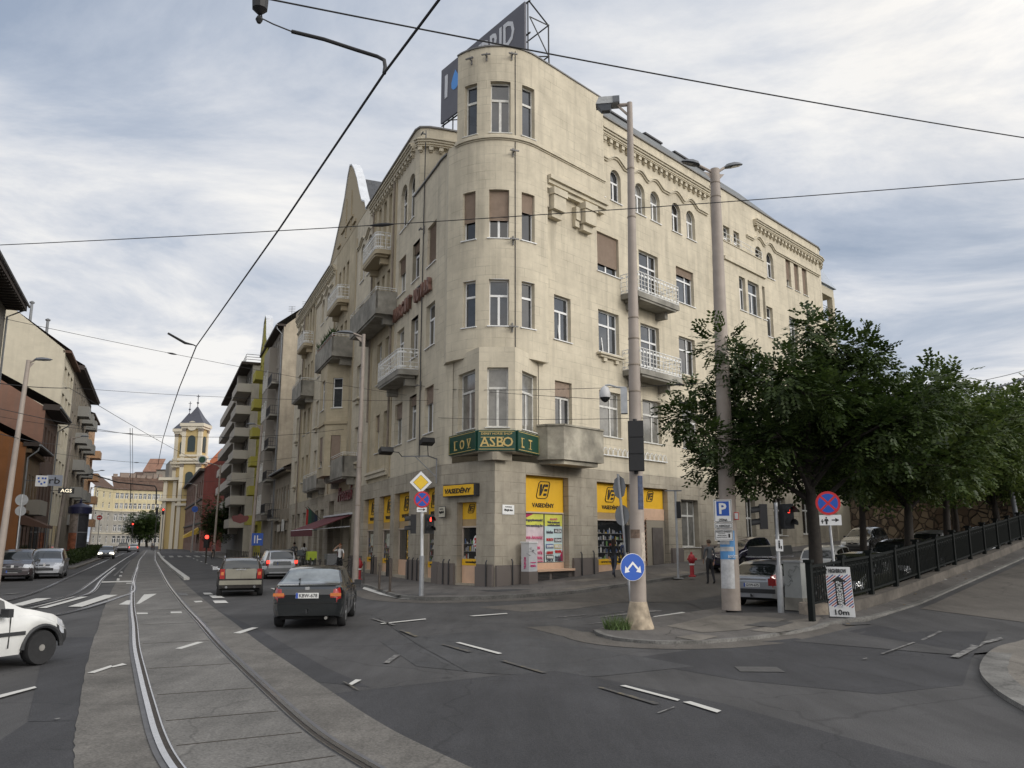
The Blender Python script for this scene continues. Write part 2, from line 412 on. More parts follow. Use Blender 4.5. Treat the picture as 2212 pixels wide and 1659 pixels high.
# -- SETTING
from mathutils.geometry import tessellate_polygon
ASPH = (.062, .0605, .061)
M_as = asphalt('asphalt', ASPH)
M_as_dark = asphalt('asphalt_patch_dark', (.043, .043, .046), big=.5, tone=.16)
M_as_mid = asphalt('asphalt_patch_mid', (.058, .058, .060), big=.6, tone=.18)
M_as_warm = asphalt('asphalt_worn_warm', (.105, .095, .084), big=.5, tone=.2)
M_lane = asphalt('asphalt_side_lane', (.078, .072, .066), big=.4, tone=.22)
M_pav = asphalt('pavement_asphalt', (.112, .104, .097), big=.45, tone=.24, crack=.55)
M_slab = asphalt('pavement_slab', (.165, .15, .13), big=.7, tone=.2)
M_conc = asphalt('track_concrete', (.14, .134, .125), big=.8, tone=.2, grain=35)
M_strip = asphalt('track_edge_strip', (.125, .117, .106), big=1.2, tone=.25, grain=40)
M_seal = mat('rail_sealant', (.10, .10, .105), .7, .2, 4)
M_rail = mat('rail_steel', (.52, .53, .56), .22, .12, 6, metal=1.0)
M_groove = mat('rail_groove', (.035, .028, .022), .8, .5, 20)
M_kerb = asphalt('kerb_stone', (.15, .145, .135), big=1.5, tone=.35, grain=30)
M_paint = worn('road_paint', (.52, .51, .48), (.10, .10, .10), .68, 7)
M_paint_old = worn('road_paint_old', (.34, .33, .31), ASPH, .47)
M_paint_yel = worn('road_paint_yellow', (.30, .235, .10), ASPH, .42)
M_iron = mat('manhole_iron', (.07, .068, .066), .7, .3, 9, bump=.3)
def sheet(name, pts, off, m, skirt=0.0, sub=None, zf=zg, build=True):
 bm = bmesh.new(); vs = [bm.verts.new((p[0], p[1], 0)) for p in pts]
 for t in tessellate_polygon([[Vector((p[0], p[1], 0)) for p in pts]]):
  try: bm.faces.new([vs[k] for k in t])
  except ValueError: pass
 bmesh.ops.recalc_face_normals(bm, faces=bm.faces[:])
 if sub:
  for _ in range(9):
   es = [e for e in bm.edges if e.calc_length() > sub]
   if not es: break
   bmesh.ops.subdivide_edges(bm, edges=es, cuts=1); bmesh.ops.triangulate(bm, faces=[f for f in bm.faces if len(f.verts) > 3])
 bnd = [e for e in bm.edges if len(e.link_faces) == 1]
 for v in bm.verts: v.co.z = zf(v.co.x, v.co.y) + off
 if skirt:
  r = bmesh.ops.extrude_edge_only(bm, edges=bnd)
  for v in [g for g in r['geom'] if isinstance(g, bmesh.types.BMVert)]: v.co.z -= skirt
 bmesh.ops.recalc_face_normals(bm, faces=bm.faces[:])
 for f in bm.faces:
  if f.normal.z < -.2: f.normal_flip()
 me = bpy.data.meshes.new(name); bm.to_mesh(me); bm.free(); me.materials.append(m)
 ob = bpy.data.objects.new(name, me); COL.objects.link(ob)
 return tag(ob, kind='structure')
def strip(pts, w, off=0.0):
 """closed outline of a band along a 2D path"""
 P = [Vector(p) for p in pts]; L_, R2 = [], []
 for i, p in enumerate(P):
  d = (P[min(i + 1, len(P) - 1)] - P[max(i - 1, 0)]).normalized(); n = Vector((-d.y, d.x))
  L_.append(p + n * (w / 2 + off)); R2.append(p - n * (w / 2 - off))
 return L_, R2
def band(name, pts, w, z, m, off=0.0, zf=zg, h=0.0, jit=0.0):
 L_, R2 = strip(pts, w, off); mb = MB()
 if jit:
  L_ = [p + Vector((random.uniform(-jit, jit), random.uniform(-jit, jit))) for p in L_]
 q = lambda p, dz=0: Vector((p.x, p.y, zf(p.x, p.y) + z + dz))
 for i in range(len(L_) - 1):
  if h: mb.hexa([q(R2[i], -h), q(R2[i + 1], -h), q(L_[i + 1], -h), q(L_[i], -h), q(R2[i]), q(R2[i + 1]), q(L_[i + 1]), q(L_[i])])
  else: mb.poly([q(R2[i]), q(R2[i + 1]), q(L_[i + 1]), q(L_[i])])
 return struct(mb, name, m)
def dens(pts, step=1.2):
 out = []
 P = [Vector(p) for p in pts]
 for a, b in zip(P, P[1:]):
  n = max(1, int((b - a).length / step)); out += [a.lerp(b, i / n) for i in range(n)]
 return out + [P[-1]]
xs = [-1600, -700, -320, -180, -110] + [-70 + 1.5 * i for i in range(94)] + [80, 110, 180, 320, 700, 1600]
ys = [-900, -300, -120, -60, -30] + [-12 + 1.5 * i for i in range(82)] + [120, 140, 180, 260, 400, 700, 1600]
mb = MB(); vs = []
def zbase(x, y):
 u, v = uv_of(x, y)
 if 7 < v < 22.3: return min(z_lane(u), z_ramp(u)) - .18 * sstep(2, 5, u) - (.1 * sstep(-8.4, -6, u) if v > 15.5 else 0)
 return zg(x, y)
for y in ys:
 for x in xs: vs.append((x, y, zbase(x, y)))
nx = len(xs)
mb.faces(vs, [(j * nx + i, j * nx + i + 1, (j + 1) * nx + i + 1, (j + 1) * nx + i) for j in range(len(ys) - 1) for i in range(nx - 1)])
struct(mb, 'ground', M_as, smooth=True)
uvp = lambda L_: [RV(u, v) for u, v in L_]
lwp = lambda L_: [LW(s_, w_) for s_, w_ in L_]
sheet('side_road', uvp([(-2.2, 4.0), (75, 4.0), (75, 9.6), (-1.0, 9.6), (-3.2, 7.0)]), .012, M_lane, sub=1.5)
sheet('parking_strip', uvp([(-.6, 9.6), (75, 9.6), (75, 16.0), (-3.8, 16.0), (-4.5, 13.0)]), .014, M_as_mid, sub=1.5)
sheet('ramp_road', uvp([(-9, 17.3), (75, 17.3), (75, 22.4), (-1, 22.4), (-6, 21.6), (-9, 20.4)]), .014, M_as, sub=1.5)
sheet('ramp_road_upper', uvp([(-1.9, 17.6), (75, 17.6), (75, 22.1), (-4.4, 22.1)]), .022, M_as_warm, sub=1.5)
far_l = [(150, 5.2), (55, 5.0), (30, 4.6), (14, 4.0), (6, 3.7)]
kc = curve([LW(6, 3.7), LW(.9, 3.3), gnd(822, 1280).xy, gnd(859, 1292.5).xy, gnd(926, 1297.5).xy, gnd(1000, 1296.5).xy, gnd(1123, 1291.5).xy, RV(-.6, 4.3), RV(2, 4.35), RV(6, 4.6), RV(10.5, 4.6), RV(12.5, 3.4), RV(15, 2.4), RV(20, 2.2)], 5)
pv = lwp(far_l[:-1]) + kc + uvp([(40, 2.2), (40, -.5), (0, -.5)]) + lwp([(0, -.6), (150, -.6)])
sheet('pavement', pv, .12, M_pav, .16, sub=1.8)
band('kerb', dens(lwp(far_l), 4) + kc[1:] + dens(uvp([(20, 2.2), (40, 2.2)]))[1:], .16, .128, M_kerb, 0.06, h=.2, jit=.012)
for s0, s1, v0, v1 in ((-2.3, -.6, 1.4, 2.5), (.5, 2.6, 3.2, 4.0), (3.4, 4.6, 1.2, 2.2), (7, 9.4, 3.3, 4.2)):
 sheet('pavement_patch', uvp([(s0, v0), (s1, v0 + .1), (s1 + .15, v1), (s0 - .1, v1)]), .126, M_as_mid if s0 < 0 else M_slab, sub=1.5)
for p in ((955, 1283, 1.1), (880, 1285, .9)):
 c = gnd(p[0], p[1], .12); r = p[2] / 2
 sheet('manhole_cover', [(c.x - r, c.y - r * .8), (c.x + r, c.y - r * .7), (c.x + r, c.y + r * .8), (c.x - r, c.y + r * .7)], .127, M_iron)
ik = [gnd(*p).xy for p in ((1283, 1366), (1300, 1376), (1340, 1385), (1400, 1390.5), (1450, 1392), (1510, 1391), (1560, 1388), (1660, 1378), (1750, 1365), (1802, 1355))]
ikc = curve(ik + uvp([(-3.9, 17.2), (-.9, 17.3)]), 5)
zisl = lambda x, y: z_ramp(uv_of(x, y)[0]) if uv_of(x, y)[1] > 15.5 else z_ramp(uv_of(x, y)[0]) * sstep(12, 15.5, uv_of(x, y)[1])
isl = ikc + dens(uvp([(-.9, 17.3), (60, 17.3)]))[1:] + uvp([(60, 16.3), (-4.4, 16.25), (-4.6, 13.2)]) + [gnd(1590, 1311).xy, gnd(1480, 1328).xy, gnd(1340, 1347).xy]
sheet('island_pavement', isl, .055, M_pav, .09, sub=1.6, zf=zisl)
band('kerb', ikc + dens(uvp([(-.9, 17.3), (60, 17.3)]))[1:], .14, .064, M_kerb, 0.05, h=.12, jit=.012, zf=zisl)
def slabq(px4, m, nm, z=.118): z -= .055; sheet(nm, [gnd(*p, .065).xy for p in px4], z, m, sub=.8, zf=zisl)
slabq([(1440, 1352), (1545, 1330), (1700, 1343), (1600, 1361), (1515, 1366)], M_slab, 'pavement_slab')
slabq([(1620, 1362), (1712, 1345), (1775, 1342), (1765, 1352), (1690, 1369)], M_slab, 'pavement_slab', .119)
slabq([(1460, 1376), (1505, 1369), (1552, 1374), (1510, 1384)], M_slab, 'pavement_slab', .12)
slabq([(1607, 1352), (1648, 1346), (1717, 1348), (1672, 1357)], M_iron, 'manhole_cover', .126)
band('gutter', ikc[:46], .75, .008, M_as_warm, -.42, zf=lambda x, y: z_ramp(uv_of(x, y)[0]), jit=.05)
sheet('asphalt_patch', [gnd(*p).xy for p in ((1030, 1312), (1160, 1303), (1285, 1292), (1400, 1275), (1520, 1256), (1450, 1272), (1400, 1293), (1235, 1316), (1130, 1322))], .006, M_as_warm, sub=1.5)
band('gutter', kc[8:40], 1.1, .007, M_as_warm, -.6, jit=.06)
sheet('asphalt_patch', [gnd(*p).xy for p in ((1137, 1355), (1200, 1352), (1260, 1366), (1283, 1374), (1310, 1392), (1240, 1381))], .006, M_as_warm)
PATCH = [
(M_as_dark, [(403, 1287), (560, 1360), (700, 1440), (800, 1485), (700, 1475), (662, 1470), (560, 1395), (478, 1352), (432, 1315)]),
(M_as_dark, [(100, 1378), (240, 1376), (238, 1400), (244, 1480), (262, 1600), (276, 1659), (-300, 1900), (-60, 1640), (60, 1560), (85, 1450)]),
(M_as_dark, [(705, 1500), (790, 1492), (1060, 1462), (1200, 1450), (1290, 1465), (1560, 1520), (2212, 1700), (2300, 2100), (820, 1760)]),
(M_as_dark, [(1340, 1425), (1560, 1395), (1800, 1372), (1990, 1348), (2140, 1370), (2100, 1420), (2080, 1480), (1900, 1500), (1600, 1470)]),
(M_as_mid, [(820, 1385), (1060, 1360), (1280, 1400), (1500, 1440), (1290, 1462), (1060, 1456), (900, 1440)]),
]
for i, (m, pp) in enumerate(PATCH):
 sheet('asphalt_patch', [gnd(*p).xy for p in pp], .003 + .002 * (i % 3), m)
for pp in ([(705, 1500), (790, 1492), (1060, 1462), (1200, 1450), (1290, 1465)], [(60, 1560), (150, 1558), (262, 1546)], [(810, 1330), (905, 1395), (1010, 1452)]):
 band('asphalt_seam', dens([gnd(*p).xy for p in pp], .6), .016, .011, mat('seam_tar', (.025, .025, .027), .6, .2, 5), jit=.01)
c = gnd(1637, 1447); sheet('manhole_cover', [(c.x - .35, c.y - .25), (c.x + .35, c.y - .3), (c.x + .38, c.y + .25), (c.x - .3, c.y + .3)], .012, M_iron)
c = gnd(1852, 1358); sheet('drain_grate', [(c.x - .3, c.y - .15), (c.x + .3, c.y - .1), (c.x + .3, c.y + .3), (c.x - .3, c.y + .25)], .03, M_iron)
# -- tram tracks
far = lambda w: [LW(s_, w) for s_ in (62, 90, 130, 170)]
t1 = [(-2.2, 6.7), (-3.1, 8.15), (-3.72, 9.3), (-4.5, 10.9), (-5.6, 13.2), (-7.3, 16.8), (-9.25, 21.1), (-11.5, 26.0), (-14.2, 32.0), (-18.2, 41.0), tuple(LW(26, 13.1))] + [tuple(p) for p in far(13.45)]
t1c = [p + Vector((0, 0)) for p in curve(t1, 8)]
GA = 1.5
def par(path, d):
 L_, R2 = strip(path, 0.0, d); return L_
mid = par(t1c, -GA / 2)
LASTZ = .012
band('track_edge_strip', mid, 3.1, .012, M_strip, jit=.012)
band('track_concrete', mid, 1.36, .019, M_conc)
mb = MB()
for i in range(6, 60, 7):       # joints across the concrete
 if i + 1 < len(mid):
  a = par(t1c, -.12)[i]; b = par(t1c, -GA + .12)[i]; mb.beam((a.x, a.y, .0205), (b.x, b.y, .0205), .02, .006)
struct(mb, 'track_joint', M_groove)
def rail(path, side, z=.03):
 band('tram_rail_bed', path, .20, z - .008, M_seal, .02 * side)
 band('tram_rail', path, .062, z + .002, M_rail, .03 * side)
 band('tram_rail', path, .018, z + .001, M_rail, -.062 * side)
 band('tram_rail_groove', path, .05, z - .003, M_groove, -.028 * side)
rail(t1c, 1); rail(par(t1c, -GA), -1)
sw = [LW(34, 13.2), LW(14, 13.05), (-15.6, 35.2), (-14.35, 31.2), (-13.4, 27.6), (-12.9, 25.2), (-12.7, 23.4), (-12.9, 19.5), (-14, 15), (-16, 10)]
swc = curve(sw, 6); rail(swc, 1, .031); rail([p for p in par(swc, -GA)], -1, .032)
t2 = [(-15.2, 12), (-15.0, 19), (-15.1, 24), (-15.6, 28.1), (-16.3, 31), (-17.6, 34.6), (-20, 40.3), LW(34, 15.0)] + far(15.1)
t2c = curve(t2, 6); rail(t2c, -1); rail(par(t2c, GA), 1)
for a, b in ((LW(40, 11.55), LW(40, 11.65)),):
 pass
rk = dens([gnd(403, 1253).xy, LW(30, 10.75), LW(62, 11.2), LW(120, 11.5)], 4)
band('refuge_kerb', rk, .28, .13, mat('kerb_white', (.5, .49, .46), .8, .25, 3), h=.14)
# -- painted markings
def mark(px4, m=M_paint, z=.024):
 sheet('road_marking', [gnd(*p).xy for p in px4], z, m)
cr3 = lambda x, y: (x / 1.7015 / 1.8228, (2200 + y / 1.7015) / 1.8228)
cr4 = lambda x, y: ((1200 + x / 1.4747) / 1.8228, (2200 + y / 1.4747) / 1.8228)
for q, m in ((((1172, 610), (1215, 612), (1365, 566), (1322, 565)), M_paint), (((582, 775), (632, 775), (750, 735), (745, 722)), M_paint), (((748, 730), (752, 738), (850, 718), (820, 710)), M_paint),
   (((-150, 960), (-150, 985), (245, 875), (232, 866)), M_paint), (((1560, 505), (1610, 508), (1730, 468), (1690, 466)), M_paint),
   (((200, 335), (310, 335), (590, 258), (490, 258)), M_paint), (((455, 326), (550, 326), (790, 246), (700, 246)), M_paint), (((795, 312), (868, 312), (875, 282), (850, 284)), M_paint), (((912, 308), (935, 305), (1050, 238), (965, 243)), M_paint),
   (((60, 318), (150, 318), (345, 268), (240, 270)), M_paint), (((915, 367), (915, 376), (990, 375), (988, 367)), M_paint), (((1142, 360), (1144, 370), (1220, 368), (1214, 359)), M_paint),
   (((660, 156), (662, 164), (900, 158), (898, 150)), M_paint), (((845, 165), (845, 170), (895, 170), (895, 164)), M_paint),
   (((780, 150), (800, 150), (800, 134), (785, 134)), M_paint), (((796, 122), (818, 121), (815, 112), (800, 112)), M_paint), (((806, 96), (822, 96), (820, 88), (808, 88)), M_paint),
   (((1295, 288), (1310, 298), (1358, 294), (1350, 286)), M_paint), (((1400, 250), (1425, 268), (1505, 266), (1470, 248)), M_paint), (((1425, 285), (1440, 303), (1530, 301), (1510, 284)), M_paint), (((1358, 232), (1370, 244), (1430, 243), (1410, 231)), M_paint),
   (((1192, 233), (1200, 245), (1262, 252), (1250, 235)), M_paint_old),
   (((1810, 201), (1850, 216), (1870, 212), (1830, 200)), M_paint),
   (((20, 240), (30, 243), (130, 236), (125, 232)), M_paint_old), (((360, 1085), (375, 1090), (405, 1083), (395, 1080)), M_paint_old)):
 mark([cr3(*p) for p in q], m)
for q, m in ((((875, 493), (900, 491), (1148, 556), (1125, 561)), M_paint), (((1830, 746), (1862, 743), (2180, 828), (2165, 836)), M_paint), (((2195, 842), (2240, 838), (2420, 893), (2395, 905)), M_paint),
   (((1135, 600), (1160, 597), (1405, 668), (1380, 672)), M_paint_yel), (((790, 503), (815, 503), (975, 545), (945, 549)), M_paint_yel), (((545, 420), (565, 418), (660, 455), (640, 459)), M_paint_yel), (((1700, 755), (1730, 755), (2060, 850), (2030, 856)), M_paint_yel),
   (((438, 380), (445, 384), (705, 357), (700, 352)), M_paint), (((385, 353), (400, 352), (530, 389), (515, 392)), M_paint_old), (((250, 738), (275, 742), (330, 712), (295, 710)), M_paint), (((220, 722), (230, 720), (315, 769), (305, 773)), M_paint_yel),
   (((455, 612), (490, 612), (555, 565), (520, 565)), M_paint_old), (((955, 336), (985, 339), (1180, 324), (1170, 320)), M_paint),
   (((2045, 905), (2060, 906), (2150, 872), (2140, 870)), M_paint_old), (((345, 165), (335, 178), (440, 212), (545, 234), (610, 240), (560, 226), (450, 195)), M_paint)):
 mark([cr4(*p) for p in q], m)
for i in range(6):
 a = (1475 + i * 30, 362 + i * 1.5 + (i % 2) * 10);
for q in (((1480, 364), (1510, 358), (1990, 290), (1960, 292)), ((1600, 386), (1640, 382), (1900, 352), (1880, 362)), ((1440, 346), (1460, 342), (1640, 326), (1610, 332)), ((2000, 352), (2030, 337), (2190, 312), (2212, 316), (2180, 330)), ((1700, 345), (1720, 341), (2000, 300), (2090, 305))):
 mark([cr4(*p) for p in q], M_paint_old if q[0][0] < 2000 else M_paint, .016)
for a, b in ((1.0, 2.0), (4.0, 5.0)):
 pass
cr2 = lambda x, y: ((3100 + x / 2.37) / 1.8228, (1900 + y / 2.37) / 1.8228)
for q in (((870, 1610), (900, 1612), (1200, 1510), (1170, 1508)), ((1240, 1490), (1270, 1494), (1450, 1432), (1420, 1426)), ((1520, 1640), (1600, 1650), (1860, 1520), (1800, 1510)), ((1700, 1540), (1760, 1545), (2020, 1495), (2000, 1480)), ((700, 1660), (720, 1664), (750, 1655), (740, 1650))):
 mark([cr2(*p) for p in q], M_paint_old, .03)
for s0, n in ((78, 8), (84, 8)):
 for i in range(n):
  w = 4.5 + i * 1.05 + (10.6 if i > 6 else 0)
  sheet('road_marking', lwp([(s0, w), (s0 + 3.2, w), (s0 + 3.2, w + .5), (s0, w + .5)]), .02, M_paint)
for i in range(9):
 s0 = 6 + i * 7.5; w = 7.3 + i * .06
 sheet('road_marking', lwp([(s0, w), (s0 + 2.2, w), (s0 + 2.2, w + .14), (s0, w + .14)]), .02, M_paint)
sheet('road_marking', lwp([(18, 14.1), (60, 14.25), (60, 14.37), (18, 14.22)]), .02, M_paint_old)
lp = [(33.0, 17.5), (60, 17.6), (170, 18.4)]
sheet('pavement', lwp([(31.2, 19.6), (32, 18.2), (33.0, 17.5), (60, 17.6), (170, 18.4), (170, 26), (0, 26), (0, 23), (14, 22.2), (28, 21.6)]), .12, M_pav, .15)
band('kerb', dens(lwp([(28, 21.6), (31.2, 19.6), (32, 18.2), (33, 17.5), (60, 17.6), (170, 18.4)]), 3), .3, .13, M_slab, h=.15)
rc = curve([gnd(2330, 1366, .06).xy, gnd(2222, 1384, .06).xy, gnd(2150, 1400, .06).xy, gnd(2118, 1438, .06).xy, gnd(2140, 1478, .06).xy, gnd(2222, 1530, .06).xy, gnd(2410, 1615, .06).xy], 6)
sheet('pavement', rc + [Vector((16, 9)), Vector((22, 20))], .06, M_slab, .08)
band('kerb', rc, .4, .064, M_kerb, .19, h=.07, jit=.02, zf=lambda x, y: 0)
mb = MB(); rng = random.Random(3)
for i in range(60):
 u, v = rng.uniform(-6, 30), rng.uniform(16.5, 17.25); p = RV(u, v); z = z_ramp(u) + .062; r = rng.uniform(.02, .07)
 a = rng.uniform(0, 6.3); q = [Vector((p.x + math.cos(a + k * PI / 2) * r, p.y + math.sin(a + k * PI / 2) * r * .6, z + rng.uniform(0, .02))) for k in range(4)]
 mb.m = 0 if i % 4 else 1; mb.poly(q)
tag(mb.build('litter', [mat('dry_leaf', (.16, .11, .05), .9, .3, 9), mat('litter_paper', (.6, .6, .58), .8, .1, 5)]), kind='stuff')
# -- THE CORNER BUILDING
STN = (.62, .555, .43)
M_st = stone('facade_stone', STN, (.42, .38, .29), stain=.22, dirt_amt=.4)
M_sty = stone('facade_stone_ochre', (.53, .455, .32), (.42, .35, .24), stain=.28)
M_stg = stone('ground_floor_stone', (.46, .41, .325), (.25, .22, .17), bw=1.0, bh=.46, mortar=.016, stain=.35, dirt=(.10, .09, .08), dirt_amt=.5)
M_plinth = stone('plinth_granite', (.26, .225, .20), (.14, .12, .11), bw=1.6, bh=2, stain=.35, dirt=(.09, .08, .08), dirt_amt=.5)
M_trim = mat('cornice_stone', (.54, .485, .375), .85, .16, 1.5, bump=.2)
M_trimd = mat('balcony_concrete', (.27, .255, .22), .9, .3, 1.6, bump=.3, var2=.3, scale2=.6)
M_soff = mat('balcony_soffit', (.16, .145, .12), .9, .4, 1.4)
M_wfr = mat('window_white', (.74, .74, .73), .45, .05, 3)
M_wfo = mat('window_old_paint', (.62, .61, .57), .7, .22, 5)
M_gl = glass('window_glass', (.030, .034, .040))
M_glc = glass('window_glass_curtain', (.17, .165, .15), .08, .35, 2.2, .8)
M_gld = glass('window_glass_dark', (.018, .018, .018), .05, .4, 2)
M_shut = mat('roller_shutter', (.31, .235, .18), .7, .1, 4)
M_rail = mat('white_ironwork', (.72, .72, .70), .5, .1, 6)
M_slate = stone('slate_roof', (.20, .21, .215), (.12, .125, .13), bw=.45, bh=.3, mortar=.02, stain=.35, dirt=(.1, .1, .1), dirt_amt=.3)
M_tin = mat('tin_flashing', (.17, .165, .16), .55, .2, 3, metal=.3)
M_tinw = mat('tin_white', (.60, .62, .65), .45, .12, 2)
M_yel = mat('shop_yellow', (.80, .46, .022), .5, .05, 2)
M_ytan = mat('shop_tan', (.42, .30, .16), .6, .1, 3)
M_pink = mat('shop_pink_panel', (.66, .44, .30), .7, .08, 3)
M_blk = mat('ink_black', (.02, .02, .02), .6, 0)
M_drk = mat('dark_metal', (.035, .035, .037), .5, .2, 8)
M_int = mat('shop_interior', (.03, .03, .028), .8, .5, 3)
M_shgl = glass('shop_glass', (.022, .024, .025), .03, .4, 1.2)
M_whp = mat('white_print', (.80, .80, .78), .6, .04, 3)
M_redp = mat('red_print', (.62, .03, .03), .6, .05, 3)
M_pip = mat('rusty_pipe', (.23, .19, .15), .7, .25, 3)
FR = Frame([O2, O2 + dR * 10]); FL = Frame([P1, P1 + dL * 10], out=-1)
dF = (P1 - O2).normalized(); FF = Frame([O2, P1], out=-1); qF = FF.total
nF = FF.n[0]
cb = root('corner_building', 'tall cream stone apartment house with a rounded tower corner and shops below', 'building', (P1.x, P1.y, 0))
EAVE, TOWT = 25.1, 25.85
rng = random.Random(11)
# --- paths --
C0 = O2 - dR * .33 - dF * .33; rr = 2.83; cen = C0 + dR * rr + dF * rr
arcp = [cen - dF * (rr * math.cos(a)) - dR * (rr * math.sin(a)) for a in [PI / 2 * i / 16 for i in range(17)]]
bay_pts = [O2 + dR * 3.3 + nR * .02, O2 + dR * 3.3 + nR * .33] + arcp + [O2 + dF * 3.1 + nF * .33, O2 + dF * 3.75 - nF * .06]
FB = Frame(bay_pts, out=-1)
tow_pts = [O2 + dR * 8.05 + nR * .02, O2 + dR * 8.05 + nR * .33] + arcp + [O2 + dF * 2.5 + nF * .33 + dR * 6]
FT = Frame(tow_pts, out=-1)
oct_pts = [O2 + dR * 2.98 - nR * .05, Vector((.14, 36.12)), Vector((-1.47, 36.12)), O2 + dF * 3.02 - nF * .05]
FO = [Frame([a, b], out=-1) for a, b in zip(oct_pts, oct_pts[1:])]
up_pts = [LW(60, 0), LW(1.3, 0), LW(.75, .02), LW(.3, .0), P1.lerp(O2, .06), P1.lerp(O2, .16), O2.lerp(P1, .3), O2]
FU = Frame(up_pts);
if (FU.n[0].dot(nL)) < 0: FU = Frame(up_pts, out=-1)
su = lambda s_: 60 - s_              # avenue metres -> FU metres
# --- openings --
WR = []   # right facade (frame, a,b,c,d, arch, style, frame mat, glass, shutter, tilt)
ROW1, ROW2, ROW3, ROW4 = (7.3, 9.65), (11.7, 13.95), (16.05, 18.25), (20.4, 22.3)
def add(L_, a, b, row, arch=False, style='T', fm=None, gm=None, sh=0.0, tilt=None):
 L_.append(dict(a=a, b=b, c=row[0], d=row[1], arch=arch, style=style, fm=fm or M_wfr, gm=gm or M_gl, sh=sh, tilt=tilt))
add(WR, 4.13, 5.42, ROW1, fm=M_wfo, sh=.3); add(WR, 4.13, 5.42, ROW2, tilt=(4.2, 4.75))
add(WR, 7.65, 9.5, ROW1, style='X', fm=M_wfo, gm=M_glc); add(WR, 7.7, 9.52, ROW2, style='X', tilt=(7.75, 8.3)); add(WR, 7.72, 9.67, ROW3, sh=.78)
add(WR, 11.55, 13.35, ROW1, style='X', fm=M_wfo, gm=M_glc); add(WR, 11.56, 13.43, (11.2, 13.95), style='X'); add(WR, 11.6, 13.55, (15.75, 18.25), style='X')
add(WR, 15.55, 17.35, ROW1, style='X', gm=M_glc); add(WR, 15.53, 17.35, ROW2, style='X'); add(WR, 15.5, 17.5, ROW3, style='X', sh=.2)
for a, b in ((7.45, 8.45), (9.05, 10.03), (11.42, 12.4), (12.98, 13.98), (15.28, 16.28), (16.95, 17.97)): add(WR, a, b, ROW4, True)
for a, b in ((26.05, 27.08), (27.75, 28.83)): add(WR, a, b, (20.45, 22.4), True)
for a, b in ((21.6, 22.45), (23.0, 23.8)): add(WR, a, b, (20.3, 22.6))
for i, (a, b) in enumerate(((30.88, 31.7), (32.28, 33.08), (33.72, 34.55))): add(WR, a, b, (20.5, 22.73), fm=M_wfo, sh=.95 if i else .7)
for row in (ROW1, ROW2, ROW3): add(WR, 26.95, 28.25, row)
for row in (ROW2, ROW3):
 for a, b in ((30.9, 32.2), (33.6, 34.9)): add(WR, a, b, row)
for a, b in ((31, 32.4), (33.6, 35)): add(WR, a, b, ROW1, gm=M_glc)
GR = [(2.02, 5.06, .45, 5.0), (7.3, 10.35, .4, 4.95), (11.1, 13.74, .45, 4.85), (15.1, 16.95, 1.7, 4.35), (19.0, 20.6, 1.9, 4.6), (22.7, 24.0, 1.05, 4.7), (26.6, 28.4, 2.4, 4.9), (31, 33, 2.5, 5.0)]
WL = []
for a, b, t in ((1.45, 2.95, 0), (4.4, 5.75, 0), (7.15, 8.7, 1)):
 add(WL, a, b, ROW1, fm=M_wfo if t else None, sh=.35 if a < 2 or a > 7 else .2); add(WL, a, b, ROW2, tilt=(a + .1, a + .7) if t == 0 else None); add(WL, a, b, ROW3, sh=.97 if a < 2 else (.25 if a < 5 else .4))
add(WL, 5.62, 6.95, (19.95, 22.75), True); add(WL, 7.23, 8.55, (19.95, 22.75), True)
def slits(a, row, n=3, wd=.72, gap=.62, **k):
 for i in range(n): add(WL, a + i * (wd + gap), a + i * (wd + gap) + wd, row, gm=M_gld, **k)
slits(10.75, (19.9, 23.5)); slits(10.75, (16.0, 18.5))
add(WL, 10.3, 11.4, (11.6, 14.2), fm=M_wfo); add(WL, 12.3, 13.5, (11.6, 14.2), fm=M_wfo); add(WL, 10.3, 11.3, ROW1, fm=M_wfo, gm=M_glc); add(WL, 12.3, 13.3, ROW1, fm=M_wfo, sh=.4)
for a in (15.9, 18.0): add(WL, a, a + 1.25, (19.95, 22.7), True)
for row in (ROW1, ROW2, ROW3): add(WL, 17.9, 19.3, row, fm=M_wfo)
slits(23.4, (20.0, 23.1), wd=.85, gap=.65); slits(23.4, (16.0, 18.4), wd=.85, gap=.65)
for a in (31.0, 33.3): add(WL, a, a + 1.3, (20.6, 22.85), True)
for row in (ROW1, ROW2, ROW3):
 for a in (30.9, 34.2): add(WL, a, a + 1.35, row, fm=M_wfo)
slits(38.4, (19.9, 23.6), wd=.9, gap=.75); slits(38.4, (15.2, 18.3), wd=.9, gap=.75)
for row in (ROW1, ROW2):
 for a in (38.5, 40.9): add(WL, a, a + 1.2, row, fm=M_wfo, gm=M_glc)
for row in (ROW1, ROW2, ROW3): add(WL, 45.0, 46.4, row, fm=M_wfo)
add(WL, 45.0, 46.4, (20.4, 22.8), True)
GL = [(.97, 2.84, .3, 4.57), (5.35, 8.3, .25, 4.6), (9.15, 11.8, .3, 4.6), (13.0, 15.76, .3, 4.6), (19.4, 22.0, .2, 3.6), (22.6, 25.0, .2, 3.6), (25.6, 27.6, .2, 5.0)]
for a in (29.7, 32.2, 34.9, 38.4, 41.8, 44.9): GL.append((a, a + 1.55, .5, 4.5))
H = lambda L_: [(w['a'], w['b'], w['c'], w['d'], w['arch']) for w in L_]
GTOP = 5.55
